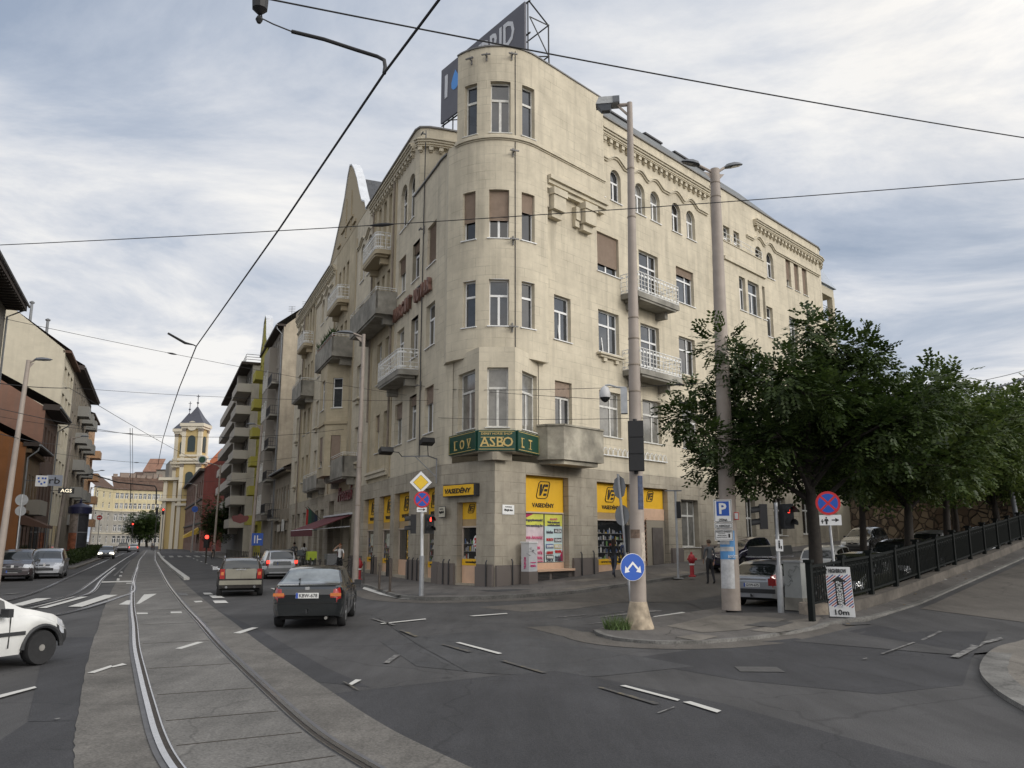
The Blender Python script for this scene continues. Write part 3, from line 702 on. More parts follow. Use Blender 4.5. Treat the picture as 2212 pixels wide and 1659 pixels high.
# --- walls --
mb = MB()
wall(mb, FR, 2.95, 37, GTOP, EAVE, H(WR), .32)
fc = [RV(37, 0)] + [RV(37 + 1.6 * math.sin(a), -1.6 + 1.6 * math.cos(a)) for a in (.4, .8, 1.2, PI / 2)] + [RV(38.6, -16)]
FE = Frame(fc); wall(mb, FE, 0, FE.total, 0, EAVE, ())
HU = [(su(w['b']), su(w['a']), w['c'], w['d'], w['arch']) for w in WL]
YB = [(9.6, 15.0), (20.7, 28.4), (37.6, 43.2)]
ed = [60 - 48.6]
for a, b in sorted(YB, reverse=True): ed += [60 - b, 60 - a]
ed += [FU.total - 2.95]
ed[-1] = su(5.6)
wall(mb, FU, su(5.6), FU.total - 2.95, GTOP, 21.1, HU, .32)
FV = Frame([LW(5.6, 0), LW(5.15, -.12), LW(4.95, -.6), LW(4.88, -1.3), LW(4.75, -4.5)], out=-1)
if FV.n[2].y > 0: FV = Frame(FV.p)
wall(mb, FV, 0, FV.total, 21.1, EAVE, ())
mb.poly([(*LW(5.6, 0), 21.1), (*LW(1.3, 0), 21.1), (*LW(.3, 0), 21.1), (*(O2 + dF * 3.3), 21.1), (*(O2 + dF * 2 + dR * 5), 21.1), (*LW(4.75, -4.5), 21.1)])
for i, (a, b) in enumerate(zip(ed, ed[1:])):
 my = MB() if i % 2 else mb
 wall(my, FU, a, b, GTOP, EAVE, HU, .32)
 if i % 2: my.build('ochre_wall_panel', M_sty, cb)
ob = mb.build('wall', M_st, cb)
mb = MB()
for a, b in ((LW(48.6, 0), LW(48.6, -16)), (LW(48.6, -16), RV(38.6, -16))):
 mb.poly([(a.x, a.y, 0), (b.x, b.y, 0), (b.x, b.y, EAVE), (a.x, a.y, EAVE)], [(0, 0), (16, 0), (16, EAVE), (0, EAVE)])
mb.build('rear_wall', M_st, cb)
mb = MB()
GH = lambda L_: [(g[0], g[1], g[2], g[3], False) for g in L_]
wall(mb, FR, 0, 37, -.1, GTOP, GH(GR), .42); wall(mb, FL, .0, 48.6, -.1, GTOP, GH(GL), .42)
DOOR = (qF - 2.55, qF - 1.15, .3, 3.85)
fd = FF.px(986, 1230)[0], FF.px(1028, 1230)[0]
DOOR = (min(fd), max(fd), .2, 3.75)
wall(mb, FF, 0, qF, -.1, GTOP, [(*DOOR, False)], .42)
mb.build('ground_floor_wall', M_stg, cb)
def plinth(fr, a, b, top, o=.14):
 m = MB(); fr.box(m, a, b, -.3, top - .1, -.05, o); fr.box(m, a + .03, b - .03, top - .1, top, -.05, o - .04); m.build('plinth', M_plinth, cb)
for a, b in ((0, 1.9), (5.25, 7.15), (10.45, 11.0), (13.85, 15.0), (17.1, 18.9)): plinth(FR, a + .02, b, 1.0 + z_lane(a) * .9)
plinth(FF, .02, DOOR[0] - .08, 1.05); plinth(FF, DOOR[1] + .08, qF, 1.05)
for a, b in ((0.02, .9), (2.95, 5.25), (8.4, 9.05), (11.9, 12.9), (15.85, 19.2)): plinth(FL, a, b, 1.1)
mb = MB()
for fr, u in ((FR, .95), (FR, 5.8), (FR, 6.75), (FF, DOOR[1] + .35), (FF, DOOR[1] + .75), (FL, 3.1), (FL, 3.9), (FL, 4.7), (FL, 8.6), (FL, 8.95), (FL, 12.1), (FL, 12.6), (FL, 16.2), (FF, .35)):
 p = fr.pt(u, 0, .18); z0 = zg(p.x, p.y) + .1
 mb = MB(); mb.tube([(p.x, p.y, z0), (p.x, p.y, z0 + 1.02)] + [(*fr.pt(u, 0, .12).xy, z0 + 1.12)], .035, 6)
 mb.build('guard_bar', M_drk, cb)
# --- the octagonal oriel of the first floor, the round bay above it and the tower
OZ0, OZ1, BZ1, TZ0 = 5.85, 10.55, 21.0, 19.8
pxw = [((990, 1025), (795, 905)), ((1050, 1097), (790, 900)), ((1127, 1158), (795, 905))]
mb = MB(); OW = []
for fr, (xp, _) in zip(FO, [((1128, 1160), 0), ((1052, 1098), 0), ((990, 1026), 0)]):
 us = sorted((fr.px(xp[0], 850) or fr.px(xp[0], 850))[:1] + fr.px(xp[1], 850)[:1]); OW.append((fr, us[0], us[1], 6.95, 9.62))
 wall(mb, fr, 0, fr.total, OZ0, OZ1, [(us[0], us[1], 6.95, 9.62, False)], .3)
inn = O2 + (dR + dF) * .9
for z in (OZ0,):
 mb.poly([(p.x, p.y, z) for p in oct_pts] + [(inn.x, inn.y, z)])
bw = []
for y, row in ((640, (11.75, 13.98)), (455, (16.0, 18.4))):
 for x0, x1 in ((1000, 1027), (1056, 1100), (1127, 1155)):
  us = sorted((FB.px(x0, y)[0], FB.px(x1, y)[0])); bw.append((us[0], us[1], row[0], row[1], False))
wall(mb, FB, 0, FB.total, OZ1 - .25, TZ0 + 1.3, bw, .3)
tw = []
for x0, x1 in ((1003, 1030), (1059, 1103), (1128, 1155)):
 us = sorted((FT.px(x0, 270)[0], FT.px(x1, 270)[0])); tw.append((us[0], us[1], 21.32, 24.0, False))
wall(mb, FT, 0, 5.2, TZ0, TOWT, tw, .3); wall(mb, FT, 5.2, FT.total, TZ0 + 1.25, TOWT, tw, .3)
mb.poly([(p.x, p.y, OZ1 - .25) for p in bay_pts] + [(inn.x, inn.y, OZ1 - .25)])
mb.poly([(*FT.pt(0, 0).xy, TZ0), (*FT.pt(.31, 0).xy, TZ0), (*FT.pt(5.2, 0).xy, TZ0), (*FR.pt(3.2, 0, 0).xy, TZ0)])
mb.poly([(*FT.pt(5.2, 0).xy, TZ0), (*FT.pt(5.2, 0).xy, TZ0 + 1.3), (*FR.pt(3.2, 0).xy, TZ0 + 1.3), (*FR.pt(3.2, 0).xy, TZ0)])
mb.poly([(p.x, p.y, TOWT - .05) for p in tow_pts[:-1]] + [(*RV(8.05, -3).xy, TOWT - .05)])
mb.build('corner_tower', M_st, cb)
mb = MB()
cb_c = O2 - (dR + dF) * .12
mb.prism([(cb_c.x - .75, cb_c.y + .5, 5.5), (cb_c.x - .1, cb_c.y - .12, 5.5), (cb_c.x + .1, cb_c.y - .12, 5.5), (cb_c.x + .75, cb_c.y + .5, 5.5)], (0, 0, .35))
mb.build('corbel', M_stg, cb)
mb = MB()
for z0, z1, o in ((20.93, 21.0, .05), (21.0, 21.12, .13), (21.12, 21.2, .09)): FT.box(mb, .32, FT.total - 5.7, z0, z1, -.02, o)
for z0, z1, o in ((19.2, 19.42, .28), (19.42, 19.62, .42), (19.62, 19.84, .55)): FR.box(mb, 3.35, 8.1, z0, z1, 0, o)
mb.build('tower_cornice', M_trim, cb)
mb = MB()
for a in (3.5, 6.0):
 mb = MB()
 for z0, z1, o, d in ((18.85, 19.2, .62, 0), (18.1, 18.85, .55, .06), (17.75, 18.1, .34, .14)): FR.box(mb, a + d, a + 1.05 - d, z0, z1, 0, o)
 for z0, z1, o in ((18.2, 18.9, .28), (17.85, 18.2, .2)): FR.box(mb, a - .35, a - .01, z0, z1, 0, o)
 mb.build('console', M_trim, cb)
mb = MB(); FT.box(mb, .3, FT.total - .5, TOWT, TOWT + .07, -.3, .06); mb.build('eaves_flashing', M_tin, cb); mb = MB(); FR.box(mb, 8.1, 37, EAVE, EAVE + .09, -.4, .1)
FE.box(mb, 0, FE.total, EAVE, EAVE + .09, -.4, .1)
mb.build('eaves_flashing', M_tin, cb)
for a, b in ((60 - 48.6, 60 - 31.2), (60 - 18, su(5.5))): mb = MB(); FU.box(mb, a, b, EAVE, EAVE + .09, -.4, .1); mb.build('eaves_flashing', M_tin, cb)
mb = MB(); FU.box(mb, su(5.6), FU.total - 3.6, 21.08, 21.16, -.3, .1); mb.build('eaves_flashing', M_tin, cb)
mb = MB(); FV.box(mb, .1, FV.total, EAVE, EAVE + .09, -.4, .1); mb.build('eaves_flashing', M_tin, cb)
mb = MB()
mb.build('eaves_flashing', M_tin, cb)
def cornice(fr, a, b, z, step=.56, blk=True):
 m = MB(); U = (lambda x: x)
 for z0, z1, o in ((0, .1, .10), (.1, .22, .2), (.22, .34, .28), (.34, .42, .36)): fr.box(m, a, b, z + z0, z + z1, -.02, o)
 if blk:
  u = a + .2
  while u < b - .25:
   fr.box(m, u, u + .24, z - .26, z - .03, -.02, .2); fr.box(m, u + .04, u + .2, z - .34, z - .26, -.02, .12); u += step
  fr.box(m, a, b, z - .04, z, -.02, .24)
 m.build('cornice', M_trim, cb)
cornice(FR, 8.1, 19.7, 23.92); cornice(FR, 26.0, 37.0, 23.85); cornice(FE, 0, 3.0, 23.85); cornice(FV, .2, 4.0, 23.95)
for a, b in ((5.7, 15.9), (28.7, 48.5)): cornice(FU, su(b) if b < 48 else su(48.5), su(a), 23.95, .6)
def hood(fr, a, b, z, ups):
 m = MB(); n = int((b - a) / .16); f = lambda u: z + sum(.38 * max(0, math.cos(min(1, abs(u - c) / (w_ / 2 + .35)) * PI / 2)) ** 1.3 for c, w_ in ups)
 for i in range(n):
  u0, u1 = a + (b - a) * i / n, a + (b - a) * (i + 1) / n
  for dz0, dz1, o in ((0, .1, .08), (.1, .2, .16)):
   m.hexa([fr.pt(u0, f(u0) + dz0, -.01), fr.pt(u1, f(u1) + dz0, -.01), fr.pt(u1, f(u1) + dz0, o), fr.pt(u0, f(u0) + dz0, o), fr.pt(u0, f(u0) + dz1, -.01), fr.pt(u1, f(u1) + dz1, -.01), fr.pt(u1, f(u1) + dz1, o), fr.pt(u0, f(u0) + dz1, o)])
 m.build('hood_moulding', M_trim, cb)
hood(FR, 8.1, 19.5, 22.55, [(9.55, .9), (11.9, .9), (13.5, .9), (15.8, .9), (17.5, .9)])
hood(FR, 24.8, 36.9, 22.6, [(26.6, .9), (28.3, .9)])
hood(FU, su(20.3), su(15.3), 22.7, [(su(16.5), 1), (su(18.6), 1)]); hood(FU, su(37.4), su(29.5), 22.85, [(su(31.6), 1), (su(34), 1)]); hood(FU, su(48.4), su(43.5), 22.85, [(su(45.7), 1)])
mb = MB()
for fr, a, b, z in ((FR, 7.5, 9.7, 11.6), (FR, 15.4, 17.5, 11.6)):
 mb = MB(); fr.box(mb, a, b, z - .1, z, 0, .28); fr.box(mb, a + .15, b - .15, z - .22, z - .1, 0, .18)
 for k in (a + .45, b - .7): fr.box(mb, k, k + .28, z - .42, z - .22, 0, .14)
 mb.build('sill_moulding', M_trim, cb)
for s_ in (18.6, 31.6, 34.9, 45.7):
 for z in (11.6, 7.2):
  mb = MB(); FL.box(mb, s_ - .8, s_ + .8, z - .12, z, 0, .25); FL.box(mb, s_ - .4, s_ + .4, z - .4, z - .12, 0, .15); mb.build('sill_moulding', M_trim, cb)
mb = MB()
for z0, z1, o in ((6.05, 6.2, .22), (5.8, 6.05, .14)): FL.box(mb, 10.0, 15.2, z0, z1, 0, o)
mb.build('sill_moulding', M_trim, cb)
mb = MB()
for a, b in YB:
 for e in (a, b): mb = MB(); FU.box(mb, su(e) - .16, su(e) + .16, GTOP + .1, EAVE - 1.3, -.02, .07); mb.build('pilaster', M_sty, cb)
wg = random.Random(2)
for w in WR: window(cb, FR, w['a'], w['b'], w['c'], w['d'], w['arch'], w['fm'], w['gm'] if w['gm'] != M_gl else wg.choice([M_gl, M_gl, M_gld, M_glc]), w['sh'], M_shut, style=w['style'], tilt=w['tilt'])
for w in WL: window(cb, FU, su(w['b']), su(w['a']), w['c'], w['d'], w['arch'], w['fm'], w['gm'] if w['gm'] != M_gl else wg.choice([M_gl, M_gld, M_glc]), w['sh'], M_shut, style=w['style'], tilt=(su(w['tilt'][1]), su(w['tilt'][0])) if w['tilt'] else None)
for i, (fr, a, b, c, d) in enumerate(OW): window(cb, fr, a, b, c, d, False, M_wfo, M_glc)
for i, (a, b, c, d, _) in enumerate(bw): window(cb, FB, a, b, c, d, False, M_wfr, M_gl if i < 3 else M_gld, 0 if i < 3 else (.62 if i < 5 else .38), M_shut)
for a, b, c, d, _ in tw: window(cb, FT, a, b, c, d, False, M_wfo, M_gl, bar=.085)
for a, b, c, d in GR[3:]: window(cb, FR, a, b, c, d, False, M_wfo, M_glc if a < 18 else M_gld, style='X', o=-.34)
for g in GL[7:]: window(cb, FL, g[0], g[1], g[2], g[3], False, M_drk, M_gld, style='T', o=-.34)
# --- roof --
mb = MB(); zr = EAVE + 4.7; zl = EAVE + 1.0
A = [RV(7.5, -.3), RV(37.2, -.3), RV(33, -4.5), RV(6.5, -4.5)]
mb.poly([(*A[0], EAVE + .05), (*A[1], EAVE + .05), (*A[2], zr), (*A[3], zr)], [(0, 0), (30, 0), (26, 5), (1, 5)])
mb.poly([(*RV(37.2, -.3), EAVE + .05), (*RV(38.3, -16), EAVE + .05), (*RV(33, -16), zr), (*RV(33, -4.5), zr)], [(0, 0), (16, 0), (16, 5), (4, 5)])
B = [LW(48.6, -.3), LW(6, -.3), LW(6, -4.5), LW(48.6, -4.5)]
mb.poly([(*B[0], EAVE + .05), (*B[1], EAVE + .05), (*B[2], zl), (*B[3], zl)], [(0, 0), (44, 0), (42, 5), (0, 5)])
mb.poly([(*LW(6, -4.5), zl), (*RV(7.5, -.3), EAVE + .05), (*A[3], zr)], [(0, 0), (6, 0), (6, 5)])
mb.poly([(*A[3], zr), (*A[2], zr), (*RV(33, -16), zr), (*LW(48.6, -4.5), zl), (*LW(6, -4.5), zl)], [(0, 0), (9, 0), (9, 9), (0, 9), (0, 5)])
rf = mb.build('roof', M_slate, cb)
M_brick_ch = stone('chimney_brick', (.25, .17, .13), (.3, .27, .24), bw=.25, bh=.075, mortar=.01)
def chim(par, c, sx, sy, z0, z1, m=None, rz=0.0):
 q = MB(); q.box((c[0], c[1], (z0 + z1) / 2), (sx, sy, z1 - z0), rz); q.box((c[0], c[1], z1 + .06), (sx + .16, sy + .16, .12), rz)
 q.build('chimney', m or M_trimd, par)
rzR = math.atan2(dR.y, dR.x)
for u in (16.5, 20.5, 24.3, 26.4): chim(rf, RV(u, -4.65), 2.0, .4, zr - .3, zr + .03, M_drk, rzR)
gp = [(17.8, 25.0), (18.3, 25.75), (19.4, 26.3), (20.2, 27.3), (21.2, 28.7), (22.4, 30.0), (23.4, 30.8), (24.2, 31.1), (24.9, 30.5), (25.9, 29.0), (27.0, 27.9), (28.2, 27.1), (29.8, 25.9), (31.2, 25.0)]
mb = MB(); mb.prism([FL.pt(s_, z, .02) for s_, z in gp], [*(nL * -.45), 0])
for a in (23.0, 24.9): FL.box(mb, a, a + .14, 25.4, 28.6, .02, .1)
FL.box(mb, 22.3, 26.6, 26.2, 26.35, .02, .14); FL.box(mb, 21.2, 22.2, 25.4, 25.6, .02, .16); FL.box(mb, 26.9, 27.9, 25.4, 25.6, .02, .16)
mb.build('gable', M_sty, cb)
mb = MB()
for (a, za), (b, zb) in zip(gp, gp[1:]):
 mb.hexa([FL.pt(a, za, .1), FL.pt(b, zb, .1), FL.pt(b, zb, -.55), FL.pt(a, za, -.55), FL.pt(a, za + .12, .1), FL.pt(b, zb + .12, .1), FL.pt(b, zb + .12, -.55), FL.pt(a, za + .12, -.55)])
mb.build('gable_coping', M_tinw, cb)
mb = MB()
mb.poly([FL.pt(18.5, 25.2, -.4), FL.pt(24.2, 30.2, -.4), FL.pt(24.2, 30.2, -9), FL.pt(18.5, 25.2, -9)], [(0, 0), (0, 7), (9, 7), (9, 0)])
mb.poly([FL.pt(30, 25.2, -.4), FL.pt(24.2, 30.2, -.4), FL.pt(24.2, 30.2, -9), FL.pt(30, 25.2, -9)], [(0, 0), (0, 7), (9, 7), (9, 0)])
mb.build('gable_roof', stone('dark_roof_tile', (.10, .105, .115), (.05, .05, .055), bw=.4, bh=.32, mortar=.03, stain=.3), cb)
# --- balconies --
def ironrail(m, path, z0, z1, r=.018, step=.3, rows=(0, .12, .35, .58, .8, 1)):
 for f in rows: m.tube([(p.x, p.y, z0 + (z1 - z0) * f) for p in path], r if 0 < f < 1 else r * 1.6, 5)
 dp = []
 for a, b in zip(path, path[1:]):
  n = max(1, int((b - a).length / step)); dp += [a.lerp(b, i / n) for i in range(n)]
 for p in dp + [path[-1]]: m.tube([(p.x, p.y, z0), (p.x, p.y, z1)], r, 5)
def balcony(fr, u0, u1, zf, dep, kind, rnd=.0, h=1.1, slab=.28, mslab=None):
 P = [fr.pt(u0, 0, 0).xy, fr.pt(u0, 0, dep - rnd).xy]
 if rnd: P += [fr.pt(u0 + rnd * (1 - math.cos(a)), 0, dep - rnd + rnd * math.sin(a)).xy for a in (.4, .8, 1.2, PI / 2)] + [fr.pt(u1 - rnd * (1 - math.cos(a)), 0, dep - rnd + rnd * math.sin(a)).xy for a in (PI / 2, 1.2, .8, .4)]
 else: P += []
 P += [fr.pt(u1, 0, dep - rnd).xy, fr.pt(u1, 0, 0).xy]
 m = MB(); m.prism([(p.x, p.y, zf - slab) for p in P], (0, 0, slab))
 c = sum(P, Vector((0, 0))) / len(P)
 m.prism([(*(p + (c - p) * .12), zf - slab - .12) for p in P], (0, 0, .118))
 for k in (u0 + .45, u1 - .75): fr.box(m, k, k + .3, zf - slab - .5, zf - slab - .12, 0, dep * .55)
 b = m.build('balcony', mslab or M_trimd, cb)
 if kind == 'iron':
  m = MB(); ironrail(m, [p + (c - p).normalized() * .05 for p in P], zf + .04, zf + h)
  q = [p + (c - p).normalized() * .05 for p in P]
  for za in (.16, .86):      # chequered bands
   for a, d in zip(q, q[1:]):
    n = max(1, int((d - a).length / .16))
    for i in range(0, n, 2):
     e0, e1 = a.lerp(d, i / n), a.lerp(d, (i + 1) / n); zz_ = zf + h * za - .06
     m.beam((e0.x, e0.y, zz_ + .05), (e1.x, e1.y, zz_ + .05), .012, .1)
  m.build('railing', M_rail, b)
 else:
  m = MB(); t = .12
  for a, d in zip(P, P[1:]):
   dd_ = (d - a).normalized(); n = Vector((-dd_.y, dd_.x)); n = n if n.dot(c - a) > 0 else -n
   m.hexa([(*a, zf), (*d, zf), (*(d + n * t), zf), (*(a + n * t), zf), (*a, zf + h), (*d, zf + h), (*(d + n * t), zf + h), (*(a + n * t), zf + h)])
  m.build('parapet', kind, b)
  m = MB(); q = [p + (c - p).normalized() * .09 for p in P]
  m.tube([(p.x, p.y, zf + h + .24) for p in q], .022, 6); m.tube([(p.x, p.y, zf + h + .12) for p in q], .016, 6)
  for p in q: m.tube([(p.x, p.y, zf + h), (p.x, p.y, zf + h + .24)], .02, 5)
  m.build('handrail', M_rail, b)
 return b
balcony(FR, 9.75, 13.85, 15.15, 1.15, 'iron'); balcony(FR, 9.75, 13.85, 10.95, 1.15, 'iron')
balcony(FL, 4.1, 8.85, 10.85, 1.08, 'iron', .25); balcony(FL, 10.7, 14.5, 19.65, .95, 'iron', .3, mslab=M_sty); balcony(FL, 22.9, 27.4, 19.85, .85, 'iron', .3, mslab=M_sty); balcony(FL, 38.6, 42.7, 19.95, .85, 'iron', .3, mslab=M_sty)
balcony(FL, 8.95, 16.1, 15.35, 1.25, M_trimd); balcony(FL, 36.9, 42.4, 15.0, 1.15, M_trimd); balcony(FL, 18.3, 24.9, 6.55, .95, M_trimd); balcony(FL, 29.5, 36.3, 6.45, .7, M_trimd, h=.8)
pb = balcony(FL, 20.6, 27.5, 15.2, 1.55, M_trimd, h=1.15)
balcony(FL, 29.5, 31.5, 6.6, .02, M_trimd, h=.1) if False else None
op = [FL.pt(21.9, 0, -.02).xy, FL.pt(22.9, 0, 1.38).xy, FL.pt(25.6, 0, 1.38).xy, FL.pt(26.6, 0, -.02).xy]
mb = MB(); fo = [Frame([a, b], out=-1) for a, b in zip(op, op[1:])]
if fo[1].n[0].dot(nL) < 0: fo = [Frame([a, b]) for a, b in zip(op, op[1:])]
for fr in fo:
 t = fr.total; hs = [(t * .28, t * .72, z0, z0 + 2.2, False) for z0 in (7.3, 11.5)]
 wall(mb, fr, 0, t, 6.6, 14.85, hs, .2)
 for h in hs: window(cb, fr, h[0], h[1], h[2], h[3], False, M_wfr if h[2] > 9 else M_wfo, M_gl if h[2] > 9 else M_gld, 0 if h[2] > 9 else .8, M_shut, o=-.15)
mb.poly([(p.x, p.y, 6.6) for p in op])
for fr in fo: fr.box(mb, 0, fr.total, 10.3, 10.5, 0, .1)
mb.build('oriel', M_sty, cb)
op = [RV(20.3, 0), RV(20.3, .6), RV(26.0, .6), RV(26.0, 0)]
fo = [Frame([a, b]) for a, b in zip(op, op[1:])]
mb = MB()
for i, fr in enumerate(fo):
 f = -1 if fr.n[0].dot(nR + (dR if i == 2 else -dR if i == 0 else nR)) < 0 else 1
 fr = Frame(fr.p, out=f); fo[i] = fr
sh_ = [(u0 - 20.3, u1 - 20.3, c, d, False) for u0, u1, c, d in ((22.25, 23.1, 16.8, 19.1), (23.45, 25.05, 16.8, 19.1), (25.5, 26.15 - .25, 16.8, 19.15), (22.25, 23.1, 12.1, 14.3), (23.45, 25.05, 12.1, 14.3), (25.3, 25.85, 12.1, 14.3))]
for i, fr in enumerate(fo): wall(mb, fr, 0, fr.total, GTOP + .3, 21.0, sh_ if i == 1 else (), .25)
mb.poly([(p.x, p.y, 20.2) for p in op]); mb.poly([(p.x, p.y, GTOP + .3) for p in op])
mb.build('oriel', M_st, cb)
for h in sh_: window(cb, fo[1], *h[:4], False, M_wfr, M_gl)
mb = MB()
for fr in fo:
 fr.box(mb, 0, fr.total, 19.75, 19.98, 0, .14); fr.box(mb, 0, fr.total, 21.0, 21.06, -.15, .05)
mb.build('terrace_moulding', M_trim, cb)
mb = MB(); q = [RV(20.35, .05), RV(20.35, .55), RV(25.95, .55), RV(25.95, .05)]
for z in (21.35, 21.65): mb.tube([(p.x, p.y, z) for p in q], .02, 5)
for u in (20.35, 21.6, 22.9, 24.3, 25.9): p = RV(u, .55); mb.tube([(p.x, p.y, 21), (p.x, p.y, 21.7)], .02, 5)
mb.build('terrace_railing', M_rail, cb)
mb = MB(); z0, z1 = 5.95, 7.25
bp_ = [RV(2.75, .02), RV(2.85, .6), RV(3.3, 1.2), RV(6.25, 1.25), RV(6.25, .02)]
for a, b in zip(bp_, bp_[1:]):
 d_ = (b - a).normalized(); n = Vector((-d_.y, d_.x)); n = n if n.dot(RV(4, .3) - a) > 0 else -n
 mb.hexa([(*a, z0), (*b, z0), (*(b + n * .14), z0), (*(a + n * .14), z0), (*a, z1), (*b, z1), (*(b + n * .14), z1), (*(a + n * .14), z1)])
 mb.hexa([(*(a - n * .06), z1), (*(b - n * .06), z1), (*(b + n * .2), z1), (*(a + n * .2), z1), (*(a - n * .06), z1 + .08), (*(b - n * .06), z1 + .08), (*(b + n * .2), z1 + .08), (*(a + n * .2), z1 + .08)])
mb.prism([(p.x, p.y, z0 - .25) for p in bp_], (0, 0, .26)); mb.prism([(*(p + (RV(4.2, .3) - p) * .15), z0 - .45) for p in bp_], (0, 0, .2))
bl = mb.build('balcony', mat('stained_parapet', (.36, .33, .265), .9, .35, 1.3, bump=.3, var2=.35, scale2=.9), cb)
mb = MB()
for i in range(17):
 u = 6.5 + i * .42; c = [FR.pt(u + .2 - .2 * math.cos(a), 6.35 + .36 * math.sin(a), .1) for a in (0, .6, 1.2, 1.6, 2, 2.6, PI)]
 mb.tube(c, .022, 5)
FR.box(mb, 6.4, 13.7, 6.3, 6.35, .05, .13)
mb.build('sill_railing', M_rail, cb)
lg = [RV(37.5, -.6), RV(41.2, -.6), RV(41.2, -4), RV(37.5, -4)]
mb = MB()
for z0, z1 in ((0, 19.6), (21.9, 22.6)):
 mb.prism([(p.x, p.y, z0) for p in lg], (0, 0, z1 - z0))
for u, v in ((37.7, -.8), (41.0, -.8), (41.0, -3.8), (37.7, -3.8)): c = RV(u, v); mb.box((c.x, c.y, 20.75), (.45, .45, 2.4), rzR)
mb.build('loggia', M_st, cb)
mb = MB(); mb.prism([(p.x, p.y, 22.6) for p in lg], (0, 0, .1)); c = RV(39.3, -2.3)
mb.hexa([(*(RV(37.3, -.4)), 22.7), (*(RV(41.4, -.4)), 22.7), (*(RV(41.4, -4.2)), 22.7), (*(RV(37.3, -4.2)), 22.7), (*(RV(37.6, -1.4)), 24.6), (*(RV(41.1, -1.4)), 24.6), (*(RV(41.1, -3.4)), 24.6), (*(RV(37.6, -3.4)), 24.6)])
mb.build('loggia_roof', mat('blue_grey_tin', (.30, .34, .40), .5, .1, 2), cb)
mb = MB()
for i in range(7):
 a, b = RV(37.9, -.7), RV(40.9, -.7); mb.tube([(a.x, a.y, 19.75 + i * .2), (b.x, b.y, 19.75 + i * .2)], .02, 4)
mb.build('loggia_railing', M_drk, cb)
mb = MB()
for fr, u, z0, z1, r in ((FR, 20.1, .8, 24.9, .07), (FL, 9.75, 7, 24, .07), (FL, 15.1, 9.5, 24.5, .07), (FL, 43.4, 1, 24.5, .07)):
 mb = MB(); mb.tube([fr.pt(u, z0, .12), fr.pt(u, z1, .12)], r, 8); mb.build('rain_pipe', M_pip, cb)
mb = MB(); uu = FB.px(1113, 600)[0]
mb.tube([FB.pt(uu, 10.6, .03), FB.pt(uu, 20.9, .03)], .018, 5); uu2 = FT.px(1113, 250)[0]; mb.tube([FT.pt(uu2, 21.2, .03), FT.pt(uu2, 25.7, .03)], .018, 5)
mb.tube([FL.pt(3.5, 6.2, .06), FL.pt(3.6, 12, .06), FL.pt(3.5, 23.4, .06)], .03, 6)
mb.build('lightning_cable', M_drk, cb)
mb = MB()
def bracket(fr, u, z):
 mb = MB()
 fr.box(mb, u - .03, u + .03, z - .22, z + .22, .02, .07); fr.box(mb, u - .03, u + .03, z - .03, z + .03, .05, .3); fr.box(mb, u - .2, u + .2, z - .03, z + .03, .24, .3); mb.build('wire_bracket', M_tin, cb)
for fr, x, y in ((FB, 1108, 520), (FB, 1106, 708), (FT, 1108, 330), (FT, 1105, 122), (FT, 1052, 124), (FT, 1020, 132)):
 q = fr.px(x, y); bracket(fr, q[0], q[1])
for z in (9.9, 18.4, 15.2, 23.9): bracket(FL, 3.5, z)
# -- SHOP FRONTS AND SIGNS ON THE WALL
def frame_axes(fr, u): d, n = fr.dirs(u); return d, n
def ve_logo(par, fr, u, z, s, o, flip):
 d, n = fr.dirs(u); c = fr.pt(u, z, o); up = Vector((0, 0, 1)); d = d if not flip else -d
 m = MB(); sl_ = .32
 def P(x, y): return c + d * ((x + sl_ * y) * s) + up * (y * s)
 k = [(-.5, -.38), (-.38, -.5), (.38, -.5), (.5, -.38), (.5, .38), (.38, .5), (-.38, .5), (-.5, .38)]
 for a, b in zip(k, k[1:] + k[:1]): m.beam(P(*a), P(*b), .05 * s, .02)
 V = [(-.36, .34), (-.18, .34), (-.12, -.12), (0, .34), (.02, .34), (.02, .1), (-.08, -.34), (-.2, -.34)]
 m.poly([P(*q) + n * .012 for q in ((-.36, .34), (-.19, .34), (-.14, -.12), (-.1, -.34), (-.24, -.34))]); m.poly([P(*q) + n * .012 for q in ((-.14, -.12), (-.06, .34), (.08, .34), (-.1, -.34))])
 for y0, y1 in ((.2, .34), (-.07, .07), (-.34, -.2)): m.poly([P(*q) + n * .012 for q in ((.1, y0), (.38, y0), (.38, y1), (.1, y1))])
 m.build('emblem', M_blk, par)
